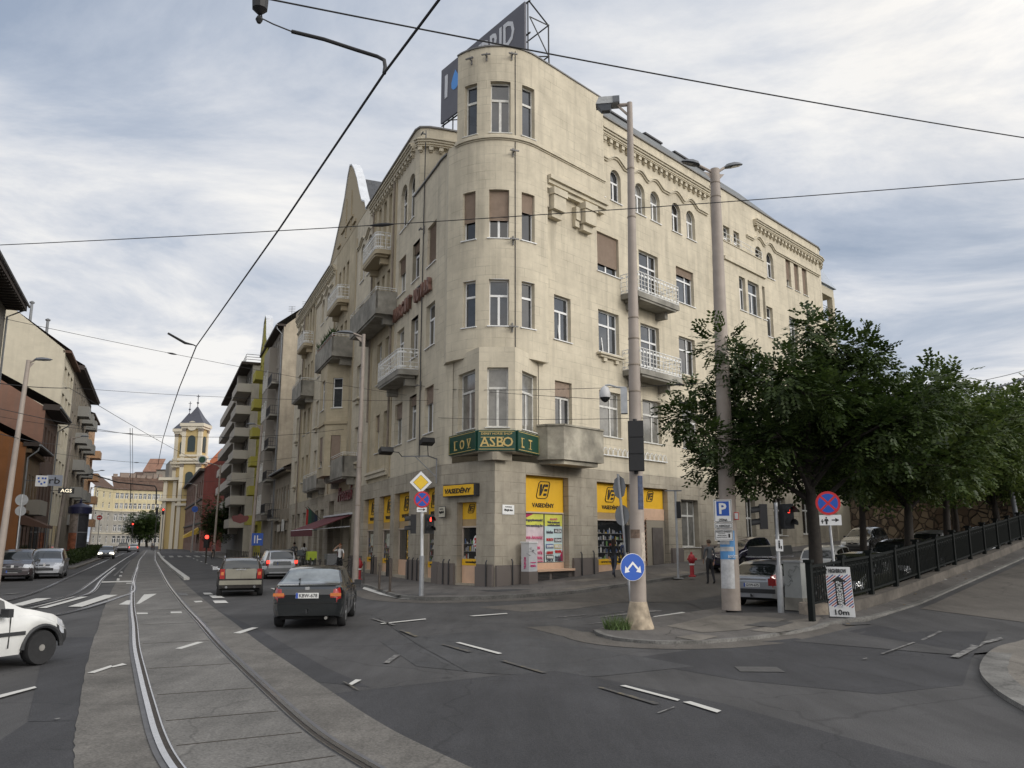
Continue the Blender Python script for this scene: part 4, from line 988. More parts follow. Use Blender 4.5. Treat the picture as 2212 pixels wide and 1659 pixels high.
def shopfront(fr, u0, u1, z0, z1, zp, flip, label, ztan=None, word=True, base=.75, strip_=True, wordw=None, poster=None, logo_u=None, name='shop_window', dep=-.3):
 """one bay of the kitchenware shop: yellow fascia, glazing, sill strip, base panel"""
 c = fr.pt((u0 + u1) / 2, zg(*fr.pt((u0 + u1) / 2, 0, .3).xy) + .12)
 r = root(name, label, 'shop window', tuple(c), group='shop windows of the kitchenware store')
 m = MB(); fr.box(m, u0, u1, zp, z1, dep - .08, dep); fa = m.build('fascia', M_yel, r)
 d, n = fr.dirs((u0 + u1) / 2); d = -d if flip else d; uc = logo_u or (u0 + u1) / 2; H_ = z1 - zp
 ve_logo(fa, fr, uc, zp + H_ * .62, min(.78, H_ * .5), dep + .02, flip)
 if word: text('VASEDÉNY', M_blk, fa, fr.pt(uc, zp + H_ * .2, dep + .015), d, (0, 0, 1), wordw or (u1 - u0) * .66, .24, .012)
 zt = zp
 if ztan:
  m = MB(); fr.box(m, u0, u1, ztan, zp, dep - .08, dep - .01); m.build('tan_panel', M_ytan, r); zt = ztan
 m = MB(); fr.box(m, u0, u1, zt - .07, zt, dep - .05, dep + .05)
 zb = z0 + base
 fr.box(m, u0, u0 + .06, zb, zt - .07, dep - .05, dep + .03); fr.box(m, u1 - .06, u1, zb, zt - .07, dep - .05, dep + .03)
 m.build('frame', mat('frame_pale', (.50, .42, .34), .6, .1, 4), r)
 m = MB(); fr.quad(m, u0 + .05, u1 - .05, zb, zt - .06, dep - .06); m.build('pane', M_shgl, r)
 if strip_:
  m = MB(); fr.box(m, u0, u1, zb - .28, zb, dep - .06, dep + .01); st = m.build('web_strip', M_yel, r)
  text('www.vasedeny.hu', M_blk, st, fr.pt((u0 + u1) / 2, zb - .14, dep + .02), d, (0, 0, 1), (u1 - u0) * .6, .13, .01)
 m = MB(); fr.box(m, u0, u1, z0 - .3, zb - (.28 if strip_ else 0), dep - .06, dep); m.build('base_panel', M_pink, r)
 return r, zb, zt
def goods(r, fr, u0, u1, z0, z1, o, seed):
 g = random.Random(seed); m = MB();
 cols = [mat('goods_' + k, c, .5, .15, 9) for k, c in (('white', (.42, .42, .40)), ('yellow', (.42, .30, .05)), ('green', (.12, .24, .08)), ('grey', (.2, .2, .21)), ('blue', (.06, .10, .2)), ('red', (.26, .05, .04)))]
 q = MB(); fr.quad(q, u0, u1, z0, z1 + .25, o - .02); q.build('display_back', mat('display_back', (.06, .057, .052), .7, .4, 2.5), r)
 nz = max(2, int((z1 - z0) / .3)); dz = (z1 - z0) / nz
 for k in range(nz):
  z = z0 + k * dz + .01; u = u0 + g.uniform(0, .1); m.m = 3; fr.box(m, u0, u1, z - .02, z, o, o + .015)
  while u < u1 - .08:
   wd_, hh = g.uniform(.04, .15), g.uniform(.06, dz * .9)
   if u + wd_ > u1: break
   if g.random() < .8:
    m.m = g.choice([0, 0, 0, 1, 2, 3, 3, 3, 4, 5]); fr.box(m, u, u + wd_, z, z + hh * .8, o, o + .012)
    if g.random() < .5: fr.box(m, u + wd_ * .25, u + wd_ * .75, z + hh * .8, z + hh, o, o + .011)
    if g.random() < .3: m.m = 1; fr.box(m, u + wd_ * .1, u + wd_ * .6, z, z + .03, o + .013, o + .016)
   u += wd_ + g.uniform(.005, .06)
 m.build('goods', cols, r)
r, zb, zt = shopfront(FR, 2.05, 5.03, .75, 5.0, 3.36, False, 'big yellow shop window with two printed posters below, beside the white cabinet', None, True, .3, False, 1.55)
wa, wb = 2.15, 3.62; d, n = FR.dirs(3)
def poster(u0, u1, z0, z1, m, nm='poster'):
 q = MB(); FR.box(q, u0, u1, z0, z1, -.345, -.325); return q.build(nm, m, r)
pL = poster(wa, wb - .03, zb + .02, zt - .1, mat('poster_pink', (.62, .52, .54), .6, .25, 1.5)); pR = poster(wb + .06, 4.95, zb + .02, zt - .1, mat('poster_aqua', (.55, .68, .68), .6, .06, 2))
q = MB(); FR.box(q, wa, wb - .03, 2.75, zt - .1, -.324, -.32); FR.box(q, wb + .06, 4.95, 2.72, zt - .1, -.324, -.32); q.build('poster_band', mat('poster_lime', (.62, .62, .10), .6, .2, 1.2), r)
q = MB(); q.poly([FR.pt(wa, 3.26, -.315), FR.pt(wa + .75, 3.26, -.315), FR.pt(wa, 3.0, -.315)]); q.poly([FR.pt(4.95, 1.1, -.315), FR.pt(4.95, 1.6, -.315), FR.pt(4.55, 1.1, -.315)]); q.build('poster_corner', mat('poster_crimson', (.42, .02, .10), .6, .1, 3), r)
Mpk = mat('print_pink', (.70, .12, .25), .6, .05, 3); Mgr = mat('print_grey', (.10, .10, .13), .6, .05, 3)
T = lambda s_, u, z, w_, h_, m, b=.015: text(s_, m, r, FR.pt(u, z, -.30), d, (0, 0, 1), w_, h_, b)
for s_, z, h_, m in (('Megnyitottunk!', 2.97, .15, Mgr), ('www.vasedeny.hu', 2.72, .15, Mgr), ('WEB ÁRUHÁZ', 2.2, .15, Mpk), ('OLCSÓN', 1.75, .16, Mpk), ('GYÁRTÓKTÓL', 1.52, .16, Mpk), ('GARANCIÁVAL', 1.29, .15, Mpk), ('www.vasedeny.hu', 1.12, .08, Mpk)):
 T(s_, (wa + wb) / 2, z, 1.25 if len(s_) > 9 else .85, h_, m)
for s_, z, h_, m in (('ÍZELÍTŐ', 3.05, .1, Mpk), ('Web áruházunk', 2.9, .1, Mgr), ('termékválasztékából', 2.77, .09, Mgr)): T(s_, (wb + 5) / 2, z, .9 if len(s_) > 8 else .5, h_, m, .01)
mc = [(4.02, 2.45, None, 'Perfect Home', Mgr), (4.62, 2.5, (.04, .04, .05), 'ALZA', M_whp), (4.02, 2.1, None, 'BOSCH', M_redp), (4.62, 2.08, (.12, .12, .13), 'FÉNIX', M_whp), (4.02, 1.8, (.02, .06, .25), 'BLAUMANN', M_whp), (4.62, 1.78, (.55, .45, .2), 'HAUSE', M_whp), (4.02, 1.5, None, 'LEIFHEIT', M_redp), (4.62, 1.55, None, 'WELLBERG', M_redp), (4.02, 1.3, (.05, .04, .03), 'PINNARE', M_whp), (4.62, 1.3, None, 'fissler', Mgr), (4.02, 1.16, None, 'LAICA', Mgr), (4.62, 1.16, None, 'SITOFLEX', Mgr)]
for u, z, bg, s_, m in mc:
 if bg: q = MB(); FR.box(q, u - .27, u + .27, z - .1, z + .1, -.323, -.312); q.build('brand_block', mat('block_%s' % s_.lower(), bg, .6, .05, 3), r)
 T(s_, u, z, .46, .13, m, .02)
mb = MB(); FR.box(mb, 2.0, 5.25, .68, .78, -.3, .2); mb.build('ledge', M_pink, r)
mb = MB(); FR.box(mb, 2.0, 5.2, .15, .68, -.2, .04); mb.build('vent_wall', M_plinth, r)
mb = MB()
for a, b in ((2.35, 3.55), (3.75, 4.9)):
 for i in range(7): FR.box(mb, a, b, .2 + i * .065, .235 + i * .065, .04, .07)
mb.build('vent_grille', M_drk, r)
r, zb, zt = shopfront(FR, 7.33, 10.3, .6, 4.93, 3.45, False, 'yellow shop window partly hidden by the nearer lamp column, woman walking past', 3.12, True, .55, True, 1.5)
goods(r, FR, 7.4, 10.2, zb, zt - .4, -.355, 4)
r, zb, zt = shopfront(FR, 11.13, 13.7, .7, 4.83, 3.75, False, 'yellow fascia over the recessed side door right of the nearer lamp column', None, False, .3, False)
mb = MB(); FR.box(mb, 11.13, 13.7, 3.14, 3.74, -.3, -.24); mb.build('pink_panel', M_pink, r)
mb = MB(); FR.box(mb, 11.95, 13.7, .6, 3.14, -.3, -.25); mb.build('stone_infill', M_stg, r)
mb = MB(); FR.box(mb, 12.45, 13.45, .75, 2.75, -.25, -.19); mb.build('steel_door', mat('grey_brown_steel', (.12, .105, .095), .5, .25, 2.5), r)
mb = MB()
for i in range(9):
 z = .8 + i * .27
 for a, b in ((11.2, 11.55), (11.55, 11.9)):
  mb.beam(FR.pt(a, z, -.2), FR.pt(b, z + .27, -.2), .02); mb.beam(FR.pt(b, z, -.2), FR.pt(a, z + .27, -.2), .02)
mb.build('folding_grille', mat('grille_copper', (.35, .20, .13), .6, .1, 3), r)
lab = ['narrow yellow shop window right of the diamond road sign', 'yellow shop door bay with a vertical lettered strip', 'yellow shop window with a printed poster, third from the corner', 'yellow shop window farthest from the corner, next to the awning']
for i, (g, kw) in enumerate(zip(GL[:4], (dict(), dict(word=True), dict(), dict()))):
 r, zb, zt = shopfront(FL, g[0] + .03, g[1] - .03, .3, g[3], 3.1, True, lab[i], 2.72, True, .75, i != 1, (g[1] - g[0]) * .62)
 if i == 1:
  mb = MB(); FL.box(mb, 5.9, 6.4, .35, 2.6, -.3, -.24); v_ = mb.build('lettered_strip', M_yel, r)
  for k, ch in enumerate('VASEDÉNY'): text(ch, M_blk, v_, FL.pt(6.15, 2.45 - k * .28, -.22), -Vector((*dL, 0)), (0, 0, 1), None, .2, .02)
 else: goods(r, FL, g[0] + .15, g[1] - .15, zb, zb + 1.2, -.355, 10 + i)
 if i >= 2:
  mb = MB(); FL.box(mb, g[0] + .7, g[1] - .7, 1.75, 2.45, -.35, -.335); mb.build('poster', mat('poster_mixed', (.5, .5, .42), .6, .5, 3), r)
r, zb, zt = shopfront(FF, DOOR[0] + .03, DOOR[1] - .03, .45, DOOR[3], 3.0, True, 'narrow shop display window on the corner facet with a round sale sticker', 2.7, False, .8, True)
goods(r, FF, DOOR[0] + .1, DOOR[1] - .1, zb, zb + 1.0, -.355, 21)
c = FF.pt(DOOR[0] + .36, 2.0, -.33); dd_, nn = FF.dirs(1); mb = MB()
mb.poly([c + dd_ * (.22 * math.cos(a)) + Vector((0, 0, .3 * math.sin(a))) for a in [2 * PI * i / 20 for i in range(20)]]); sk = mb.build('sale_sticker', M_whp, r)
text('%', M_redp, sk, c + nn * .02 + Vector((0, 0, .05)), -dd_, (0, 0, 1), None, .26, .02); text('SALE', M_redp, sk, c + nn * .02 - Vector((0, 0, .18)), -dd_, (0, 0, 1), .24, .07, .01)
u = sum(FF.px(x, 1056)[0] for x in (972, 1030)) / 2
mb = MB(); FF.box(mb, FF.px(1036, 1056)[0], FF.px(968, 1056)[0], 4.0, 4.55, .0, .3)
sg = solo(mb, 'shop_sign', M_drk, 'yellow box sign with black slanted lettering over the narrow corner window', 'shop sign', loc=FF.pt(u, 4.0, .1))
WLOC[sg.name] = Vector(FF.pt(u, 4.0, .1)); a, b = FF.px(1034, 1056)[0], FF.px(969, 1056)[0]
mb = MB(); FF.box(mb, a, b, 4.04, 4.51, .3, .32); mb.build('sign_face', M_yel, sg)
text('VASEDÉNY', M_blk, sg, FF.pt((a + b) / 2, 4.28, .335), -dd_, (0, 0, 1), (b - a) * .86, .27, .02, .2)
gs = root('shop_sign', 'long dark green sign with gold lettering wrapped round the corner oriel', 'shop sign', (oct_pts[1].x, oct_pts[1].y, 5.9))
sp = [oct_pts[0].lerp(oct_pts[1], .12)] + [oct_pts[1], oct_pts[2]] + [oct_pts[3]]
M_grn = mat('sign_green', (.004, .052, .033), .35, .1, 2); M_gold = mat('gold_leaf', (.55, .40, .14), .4, .1, 3)
word = [('LOV', 2), ('ASBO', 1), ('LT', 0)]
SF = [Frame([a, b], out=-1) for a, b in zip(sp, sp[1:])]
mb = MB(); mt = MB()
for fr in SF:
 fr.box(mb, -.02, fr.total + .02, 5.9, 6.8, .04, .16)
 for z in (5.96, 6.74): fr.box(mt, .03, fr.total - .03, z - .012, z + .012, .16, .168)
SF[0].box(mt, .03, .055, 5.96, 6.74, .16, .168); SF[2].box(mt, SF[2].total - .055, SF[2].total - .03, 5.96, 6.74, .16, .168)
pn = mb.build('panel', M_grn, gs); mt.build('gold_border', M_gold, gs)
for s_, k in word:
 fr = SF[k]; d_, n_ = fr.dirs(fr.total / 2); xd = -d_
 f0, f1 = (.09, .93) if k == 1 else ((.28, .98) if k == 0 else (.1, .85))
 seq = s_; n = len(seq)
 for i, ch in enumerate(seq):
  f = f1 - (i + .5) / n * (f1 - f0); u = fr.total * f
  text(ch, M_gold, gs, fr.pt(u, 6.28, .172), xd, (0, 0, 1), None, .43, .012)
  wl = .3 * (1 if ch not in 'O' else 0)
  if wl:
   q = MB()
   for z in (6.08, 6.48): fr.box(q, u - .17, u + .17, z - .012, z + .012, .162, .172)
   q.build('serif', M_gold, gs)
text('DERBY HORSE SHOP', M_gold, gs, SF[1].pt(SF[1].total / 2, 6.635, .172), -SF[1].dirs(.5)[0], (0, 0, 1), 1.35, .1, .01)
def plate(fr, x, y, w_, h_, lines, label, dark):
 u, z = fr.px(x, y); d_, n_ = fr.dirs(u); xd = d_ if d_.x > 0 else -d_
 mb = MB(); fr.box(mb, u - w_ / 2, u + w_ / 2, z - h_ / 2, z + h_ / 2, .01, .035)
 s_ = solo(mb, 'street_name_plate', M_drk if dark else M_whp, label, 'street sign', 'street name plates on the corner house', fr.pt(u, z, .02)); WLOC[s_.name] = Vector(fr.pt(u, z, .02))
 mb = MB(); fr.box(mb, u - w_ / 2 + .03, u + w_ / 2 - .03, z - h_ / 2 + .03, z + h_ / 2 - .03, .035, .04); mb.build('plate_face', mat('enamel_cream', (.62, .58, .46), .5, .06, 3) if dark else M_whp, s_)
 for t_, dz, hh, ww in lines: text(t_, M_blk, s_, fr.pt(u, z + dz, .05), xd, (0, 0, 1), ww, hh, .012)
plate(FF, 1096 - 150 + 14, 1107, .72, .5, (('Margit körút', -.02, .13, .5), ('II. kerület Országút', .12, .05, .4), ('2', -.15, .05, None)), 'black-rimmed cream street name plate left of the narrow corner window', True) if False else None
plate(FL, 956, 1106, .95, .52, (('Margit körút', -.02, .14, .68), ('II. kerület Országút', .13, .055, .5)), 'black-rimmed cream street name plate left of the narrow corner window', True)
plate(FR, 1097, 1101, .75, .42, (('Margit utca', -.02, .12, .52), ('II. kerület Országút', .12, .045, .42)), 'white street name plate left of the large yellow corner window', False)
hl = root('wall_lettering', 'brown block lettering MARGIT UDVAR fixed high on the avenue wall', 'sign', tuple(FL.pt(5.5, 14.6, .05)))
M_let = mat('lettering_brown', (.19, .10, .075), .6, .15, 4)
wd_ = 'MARGIT UDVAR'
for i, ch in enumerate(wd_):
 if ch != ' ':
  s_ = 9.1 - (i + .5) / len(wd_) * 7.3
  text(ch, M_let, hl, FL.pt(s_, 14.97, .12), -Vector((*dL, 0)), (0, 0, 1), .42, .75, .03, name='letter', extr=.09)
bA = atY(1137, 5, 40.0); bd = Vector((-.60, .80, 0)).normalized(); bl_ = 8.35; Z0, Z1 = 26.9, 30.45
rb = root('rooftop_billboard', 'dark grey advertising board on a steel frame on the rounded tower roof', 'billboard', (bA.x, bA.y, 26))
nb = Vector((bd.y, -bd.x, 0)); nb = nb if nb.y < 0 else -nb
bo = Vector((bA.x, bA.y, 0))
mb = MB(); mb.hexa([bo + bd * a + nb * o + Vector((0, 0, z)) for z in (Z0, Z1) for a, o in ((0, 0), (bl_, 0), (bl_, .12), (0, .12))]); mb.build('panel', mat('board_grey', (.10, .10, .122), .55, .12, .8), rb)
pb = lambda s_, z, o=.135: bo + bd * s_ + nb * o + Vector((0, 0, z))
M_brd = mat('board_letter', (.62, .63, .66), .6, .05, 2)
text('HYBRID', M_brd, rb, pb(3.45, 29.3), -bd, (0, 0, 1), 5.1, 1.5, .02); text('TOYOTA', M_brd, rb, pb(1.95, 28.0), -bd, (0, 0, 1), 2.1, .52, .02); text('I', M_brd, rb, pb(7.75, 29.1), -bd, (0, 0, 1), .3, 1.5, .02)
mb = MB(); dp = [(0, 1.0), (.25, .55), (.42, .1), (.4, -.3), (.2, -.55), (0, -.6), (-.2, -.55), (-.4, -.3), (-.42, .1), (-.25, .55)]
mb.poly([pb(6.75 - x, 28.95 + z * .8, .14) for x, z in dp]); mb.build('drop', mat('drop_blue', (.06, .28, .72), .5, .1, 2), rb)
mb = MB()
for z in (Z0, Z1 + .05, 28.6): mb.tube([pb(-.2, z, -.1), pb(bl_ + .2, z, -.1)], .05, 6)
for i in range(9): mb.tube([pb(i * bl_ / 8, TOWT - .3, -.1), pb(i * bl_ / 8, Z1 + .05, -.1)], .04, 5)
for s_ in (-.15, 2.7, 5.4, bl_):
 k = -nb * 1.5; a = pb(s_, Z1, -.1)
 mb.tube([pb(s_, Z1, -.1), pb(s_, Z1 - .9, -1.4), pb(s_, Z0 + .8, -1.4), pb(s_, Z0 + .3, -.1)], .045, 5); mb.tube([pb(s_, Z0 + .8, -1.4), pb(s_, TOWT, -1.5)], .045, 5); mb.tube([pb(s_, Z0 + .8, -1.4), pb(s_, Z1 - .9, -.1)], .035, 5); mb.tube([pb(s_, Z1 - .9, -1.4), pb(s_, Z1 - .9, -.1)], .035, 5)
mb.tube([pb(-.2, Z1 - .9, -1.4), pb(bl_, Z1 - .9, -1.4)], .04, 5); mb.tube([pb(-.2, Z0 + .8, -1.4), pb(bl_, Z0 + .8, -1.4)], .04, 5)
mb.build('steel_frame', M_drk, rb)
aw = root('awning', 'dark red sloping shop awning on the avenue side', 'awning', tuple(FL.pt(24, 2.9, .5)))
mb = MB(); sa, sb = 19.2, 28.6
mb.hexa([FL.pt(sa, 3.75, 0), FL.pt(sb, 3.75, 0), FL.pt(sb, 3.8, 0), FL.pt(sa, 3.8, 0), FL.pt(sa, 2.75, 2.6), FL.pt(sb, 2.75, 2.6), FL.pt(sb, 2.8, 2.6), FL.pt(sa, 2.8, 2.6)])
FL.box(mb, sa, sb, 2.35, 2.78, 2.6, 2.63); mb.build('canvas', mat('awning_red', (.115, .022, .028), .8, .12, 2), aw)
mb = MB(); FL.box(mb, sa - .1, sb + .1, 3.8, 3.92, 0, .2); mb.tube([FL.pt(sa, 2.78, 2.58), FL.pt(sb, 2.78, 2.58)], .04, 6)
for s_ in (sa + .3, sb - .3): mb.tube([FL.pt(s_, 2.78, 2.55), FL.pt(s_, 3.0, .05)], .03, 5)
mb.build('awning_frame', M_tinw, aw)
cl = root('wall_lettering', 'dark red script lettering on the wall above the awning', 'sign', tuple(FL.pt(23, 5.2, .1)))
text('Presszó', mat('script_red', (.13, .02, .025), .5, .1, 3), cl, FL.pt(21.3, 5.3, .12), -Vector((*dL, 0)), (0, 0, 1), 4.6, 1.0, .01, .25, name='letter', extr=.04)
pg = random.Random(5)
M_lfp = mat('balcony_leaf', (.05, .09, .03), .7, .4, 6)
for i in range(7):
 s_ = 21.0 + i * .95; c = FL.pt(s_, 16.35, 1.42); m = MB(); m.lathe([(.1, 0), (.14, .2), (.13, .22)], c, 8)
 p_ = solo(m, 'potted_plant', mat('terracotta', (.28, .12, .07), .8, .1, 5), 'leafy potted plant on the parapet of the high stone balcony', 'plant', 'potted plants on the stone balcony', c); WLOC[p_.name] = Vector(c); m = MB()
 for k in range(26):
  a = pg.uniform(0, 6.28); e = pg.uniform(.1, .5); h = pg.uniform(.0, .55); d_ = Vector((math.cos(a) * e, math.sin(a) * e, .2 + h)); q = c + Vector((0, 0, .15)); t_ = Vector((-math.sin(a), math.cos(a), 0)) * .05
  m.poly([q, q + d_ * .5 + t_, q + d_, q + d_ * .5 - t_])
 m.build('foliage', M_lfp, p_)
# -- THE OTHER BUILDINGS
def facade(r, fr, z0, z1, cols, rows, m, fm, gm, arch=(), rev=.22, style='T', name='wall', shut=0.0, a0=0.0, a1=None, seed=0):
 g = random.Random(seed); a1 = fr.total if a1 is None else a1
 hs = [(a, b, c, d, i in arch) for i, (c, d) in enumerate(rows) for a, b in cols]
 mb = MB(); wall(mb, fr, a0, a1, z0, z1, hs, rev); mb.build(name, m, r)
 for h in hs:
  window(r, fr, h[0], h[1], h[2], h[3], h[4], fm, g.choice(gm) if isinstance(gm, list) else gm, shut if g.random() < .35 else 0, M_shut, o=-rev + .07, style=style, sill=False, bar=.09)
def endwall(r, pts, m, name='end_wall'):
 """wall polygon: (point2d, z) list, uv along it"""
 p0 = pts[0][0]; mb = MB(); mb.poly([(p.x, p.y, z) for p, z in pts], [((p - p0).length, z) for p, z in pts]); mb.build(name, m, r)
def lw_frame(s0, s1, w, w1=None, right=True):
 a, b = LW(s0, w), LW(s1, w if w1 is None else w1); f = Frame([a, b])
 want = nL if right else -nL
 return f if f.n[0].dot(want) > 0 else Frame([a, b], out=-1)
def even(a, b, n, wd):
 st = (b - a) / n; return [(a + st * (i + .5) - wd / 2, a + st * (i + .5) + wd / 2) for i in range(n)]
plaster = lambda nm, c, st=.25, d=(.12, .11, .10), da=.4: stone(nm, c, [q * .96 for q in c], mortar=.002, stain=st, dirt=d, dirt_amt=da)
M_tile = stone('roof_tile', (.15, .085, .06), (.08, .05, .04), bw=.3, bh=.25, mortar=.02, stain=.4, dirt=(.07, .06, .05))
M_tiled = stone('roof_tile_dark', (.085, .07, .062), (.05, .04, .035), bw=.3, bh=.25, mortar=.02, stain=.4, dirt=(.05, .045, .04))
M_eav = mat('eaves_dark', (.05, .042, .036), .8, .3, 2)
M_gut = mat('gutter_zinc', (.22, .23, .24), .5, .15, 3, metal=.4)
def slab_roof(r, fr, a, b, z, over, depth, rise, m, thick=.25, name='roof'):
 mb = MB(); p = lambda u, o, zz: fr.pt(u, zz, o)
 mb.hexa([p(a, over, z - thick), p(b, over, z - thick), p(b, -.2, z - thick), p(a, -.2, z - thick), p(a, over, z), p(b, over, z), p(b, -.2, z + .02), p(a, -.2, z + .02)])
 k = len(mb.f); mb.poly([p(a, over, z + .02), p(b, over, z + .02), p(b, -depth, z + rise), p(a, -depth, z + rise)], [(0, 0), (b - a, 0), (b - a, depth), (0, depth)])
 mb.poly([p(a, -depth, z + rise), p(b, -depth, z + rise), p(b, -2 * depth, z), p(a, -2 * depth, z)], [(0, 0), (b - a, 0), (b - a, depth), (0, depth)])
 return mb.build(name, m, r)
def gutter(r, fr, a, b, z, over):
 mb = MB(); mb.tube([fr.pt(a, z - .1, over + .06), fr.pt(b, z - .1, over + .06)], .09, 6); mb.build('gutter', M_gut, r)
def downpipe(r, fr, u, z0, z1, over=.7):
 mb = MB(); mb.tube([fr.pt(u, z1, over), fr.pt(u, z1 - .4, over * .9), fr.pt(u, z1 - 1.0, .15), fr.pt(u, z0, .15)], .07, 6); mb.build('rain_pipe', M_gut, r)
def boxbalc(r, fr, a, b, zf, dep, h, m, name='balcony', rail=False):
 mb = MB(); fr.box(mb, a, b, zf - .2, zf, 0, dep)
 if not rail:
  fr.box(mb, a, b, zf, zf + h, dep - .1, dep); fr.box(mb, a, a + .1, zf, zf + h, 0, dep - .1); fr.box(mb, b - .1, b, zf, zf + h, 0, dep - .1)
  return mb.build(name, m, r)
 o = mb.build(name, m, r); mb = MB()
 for z in (zf + .08, zf + h):
  mb.tube([fr.pt(a, z, 0), fr.pt(a, z, dep), fr.pt(b, z, dep), fr.pt(b, z, 0)], .03, 5)
 n = int((b - a) / .22)
 for i in range(n + 1): u = a + (b - a) * i / n; mb.tube([fr.pt(u, zf, dep), fr.pt(u, zf + h, dep)], .018, 4)
 for i in range(4): mb.tube([fr.pt(a, zf, dep * i / 4), fr.pt(a, zf + h, dep * i / 4)], .018, 4)
 mb.build('railing', M_drk, o); return o
# -- low old house
fr = lw_frame(48.7, 60, 0); r = root('low_old_house', 'low weathered two storey house with dark tiled roof next to the tall blank gable', 'house', tuple(fr.pt(0, 0, 0)))
M_low = plaster('weathered_plaster', (.31, .265, .20), .35)
facade(r, fr, 3.9, 8.9, even(.5, 10.9, 5, 1.05), [(5.3, 7.7)], M_low, M_wfo, M_gld, arch=(0,), seed=1)
facade(r, fr, -.1, 3.9, even(.4, 11, 4, 1.7), [(.3, 3.1)], M_low, M_drk, M_gld, rev=.35, seed=2)
slab_roof(r, fr, -.1, 11.4, 9.35, .75, 4.5, 2.6, M_tiled); gutter(r, fr, -.1, 11.3, 9.3, .75)
mb = MB(); fr.box(mb, 0, 11.3, 8.9, 9.1, 0, .5); mb.build('cornice', M_low, r); mb = MB(); fr.box(mb, 0, 11.3, 4.0, 4.2, 0, .12); mb.build('string_course', M_low, r)
endwall(r, [(LW(60, 0), 0), (LW(60, -9), 0), (LW(60, -9), 9.3), (LW(60, -4.5), 11.9), (LW(60, 0), 9.3)], M_low)
boxbalc(r, fr, 6.6, 9.4, 4.35, .95, 1.0, M_trimd, rail=True)
for i, (u, t_, w_) in enumerate(((2.2, (.55, .55, .52), .9), (5.1, (.45, .42, .36), 1.4))):
 mb = MB(); fr.box(mb, u, u + w_, 3.0, 4.2 if i == 0 else 3.7, .1, .25)
 solo(mb, 'shop_sign', mat('sign_pale_%d' % i, t_, .6, .1, 3), ('blank white shop sign board' if i == 0 else 'small cream shop sign board') + ' over a doorway of the low old house', 'shop sign', loc=fr.pt(u, 3, .15))
# -- tall grey-beige apartment house with blank gable
fr = lw_frame(60.05, 72, 0); r = root('tall_apartment_house', 'tall grey apartment house whose blank beige gable rises over the low house', 'building', tuple(fr.pt(0, 0, 0)))
M_tg = plaster('grey_plaster', (.33, .30, .26), .25); M_bg = plaster('blank_gable_plaster', (.47, .405, .31), .3)
rows = [(5.2 + 3.75 * i, 7.4 + 3.75 * i) for i in range(6)]
facade(r, fr, -.1, 26.7, even(.6, 11.5, 5, 1.1), rows, M_tg, M_wfo, [M_gl, M_gld], seed=3)
mb = MB(); fr.box(mb, 5.0, 10.6, 4.4, 25.2, .0, .9); mb.build('bay', M_tg, r)
fb = Frame([fr.pt(5.0, 0, .9).xy, fr.pt(10.6, 0, .9).xy]); fb = fb if fb.n[0].dot(nL) > 0 else Frame(fb.p, out=-1)
for c, d in rows[:5]:
 for a, b in even(.2, 5.4, 3, 1.0): window(r, fb, a, b, c, d, False, M_wfo, M_gld, o=.05, sill=False)
for i in range(5): boxbalc(r, fr, .6, 4.4, 8.9 + 3.75 * i - 3.75, 1.0, 1.0, M_trimd, rail=True)
endwall(r, [(LW(60.05, 0), 0), (LW(60.05, -14), 0), (LW(60.05, -14), 26.7), (LW(60.05, -7), 33), (LW(60.05, 0), 26.7)], M_bg, 'blank_gable')
slab_roof(r, fr, -.1, 12, 26.95, .8, 7, 6.2, M_tiled); gutter(r, fr, -.2, 12, 26.9, .8); downpipe(r, fr, .25, .2, 26.8, .8)
mb = MB(); g = random.Random(4); c0 = LW(60.0, -2.4)
mb.poly([(*(LW(60.0, -1.3 - 4.4 * t)), 27.4 + 2.6 * t + .4 * math.sin(t * 9) + (.9 if k else 0)) for k, t in [(0, i / 8) for i in range(9)] + [(1, 1 - i / 8) for i in range(9)]]); mb.build('plaster_scar', mat('bare_render', (.19, .165, .13), .95, .3, 1.5), r)
mb = MB(); q = fr.pt(1.5, 27, -1)
for dx, h in ((0, 2.6), (.9, 2.0), (1.6, 3.2)):
 mb.tube([q + Vector((dx, 0, 0)), q + Vector((dx, 0, h))], .03, 5)
 for k in range(4): mb.tube([q + Vector((dx - .4, 0, h - .2 * k)), q + Vector((dx + .4, 0, h - .2 * k))], .018, 4)
mb.build('aerial', M_tin, r)
# -- olive house with white-edged gable
fr = lw_frame(72.05, 80, .4); r = root('olive_house', 'olive yellow apartment house with a pale-edged gable between grey neighbours', 'building', tuple(fr.pt(0, 0, 0)))
M_ol = plaster('olive_plaster', (.40, .36, .075), .2, (.12, .11, .04), .3)
facade(r, fr, -.1, 27.2, even(.3, 7.7, 3, 1.15), [(5.0 + 3.7 * i, 7.0 + 3.7 * i) for i in range(6)], M_ol, M_wfo, [M_gl, M_gld], seed=5)
mb = MB(); mb.prism([fr.pt(u, z, .03) for u, z in ((0, 27.2), (1.5, 28.4), (2.6, 31), (4, 31.8), (5.4, 31), (6.5, 28.4), (7.9, 27.2))], (*(-nL * .4), 0)); mb.build('gable', M_ol, r)
mb = MB(); gq = ((0, 27.3), (1.5, 28.5), (2.6, 31.1), (4, 31.9), (5.4, 31.1), (6.5, 28.5), (7.9, 27.3))
for (a, za), (b, zb) in zip(gq, gq[1:]): mb.beam(fr.pt(a, za + .1, -.3), fr.pt(b, zb + .1, -.3), .9, .16)
mb.build('gable_coping', M_tinw, r); slab_roof(r, fr, 0, 7.9, 27.2, .2, 6, 4, M_tiled)
endwall(r, [(LW(72.05, .4), 0), (LW(72.05, -12), 0), (LW(72.05, -12), 27.2), (LW(72.05, .4), 27.2)], M_ol)
for i in range(6): boxbalc(r, fr, .4, 3.6, 4.2 + 3.7 * i, 1.3, .95, M_ol)
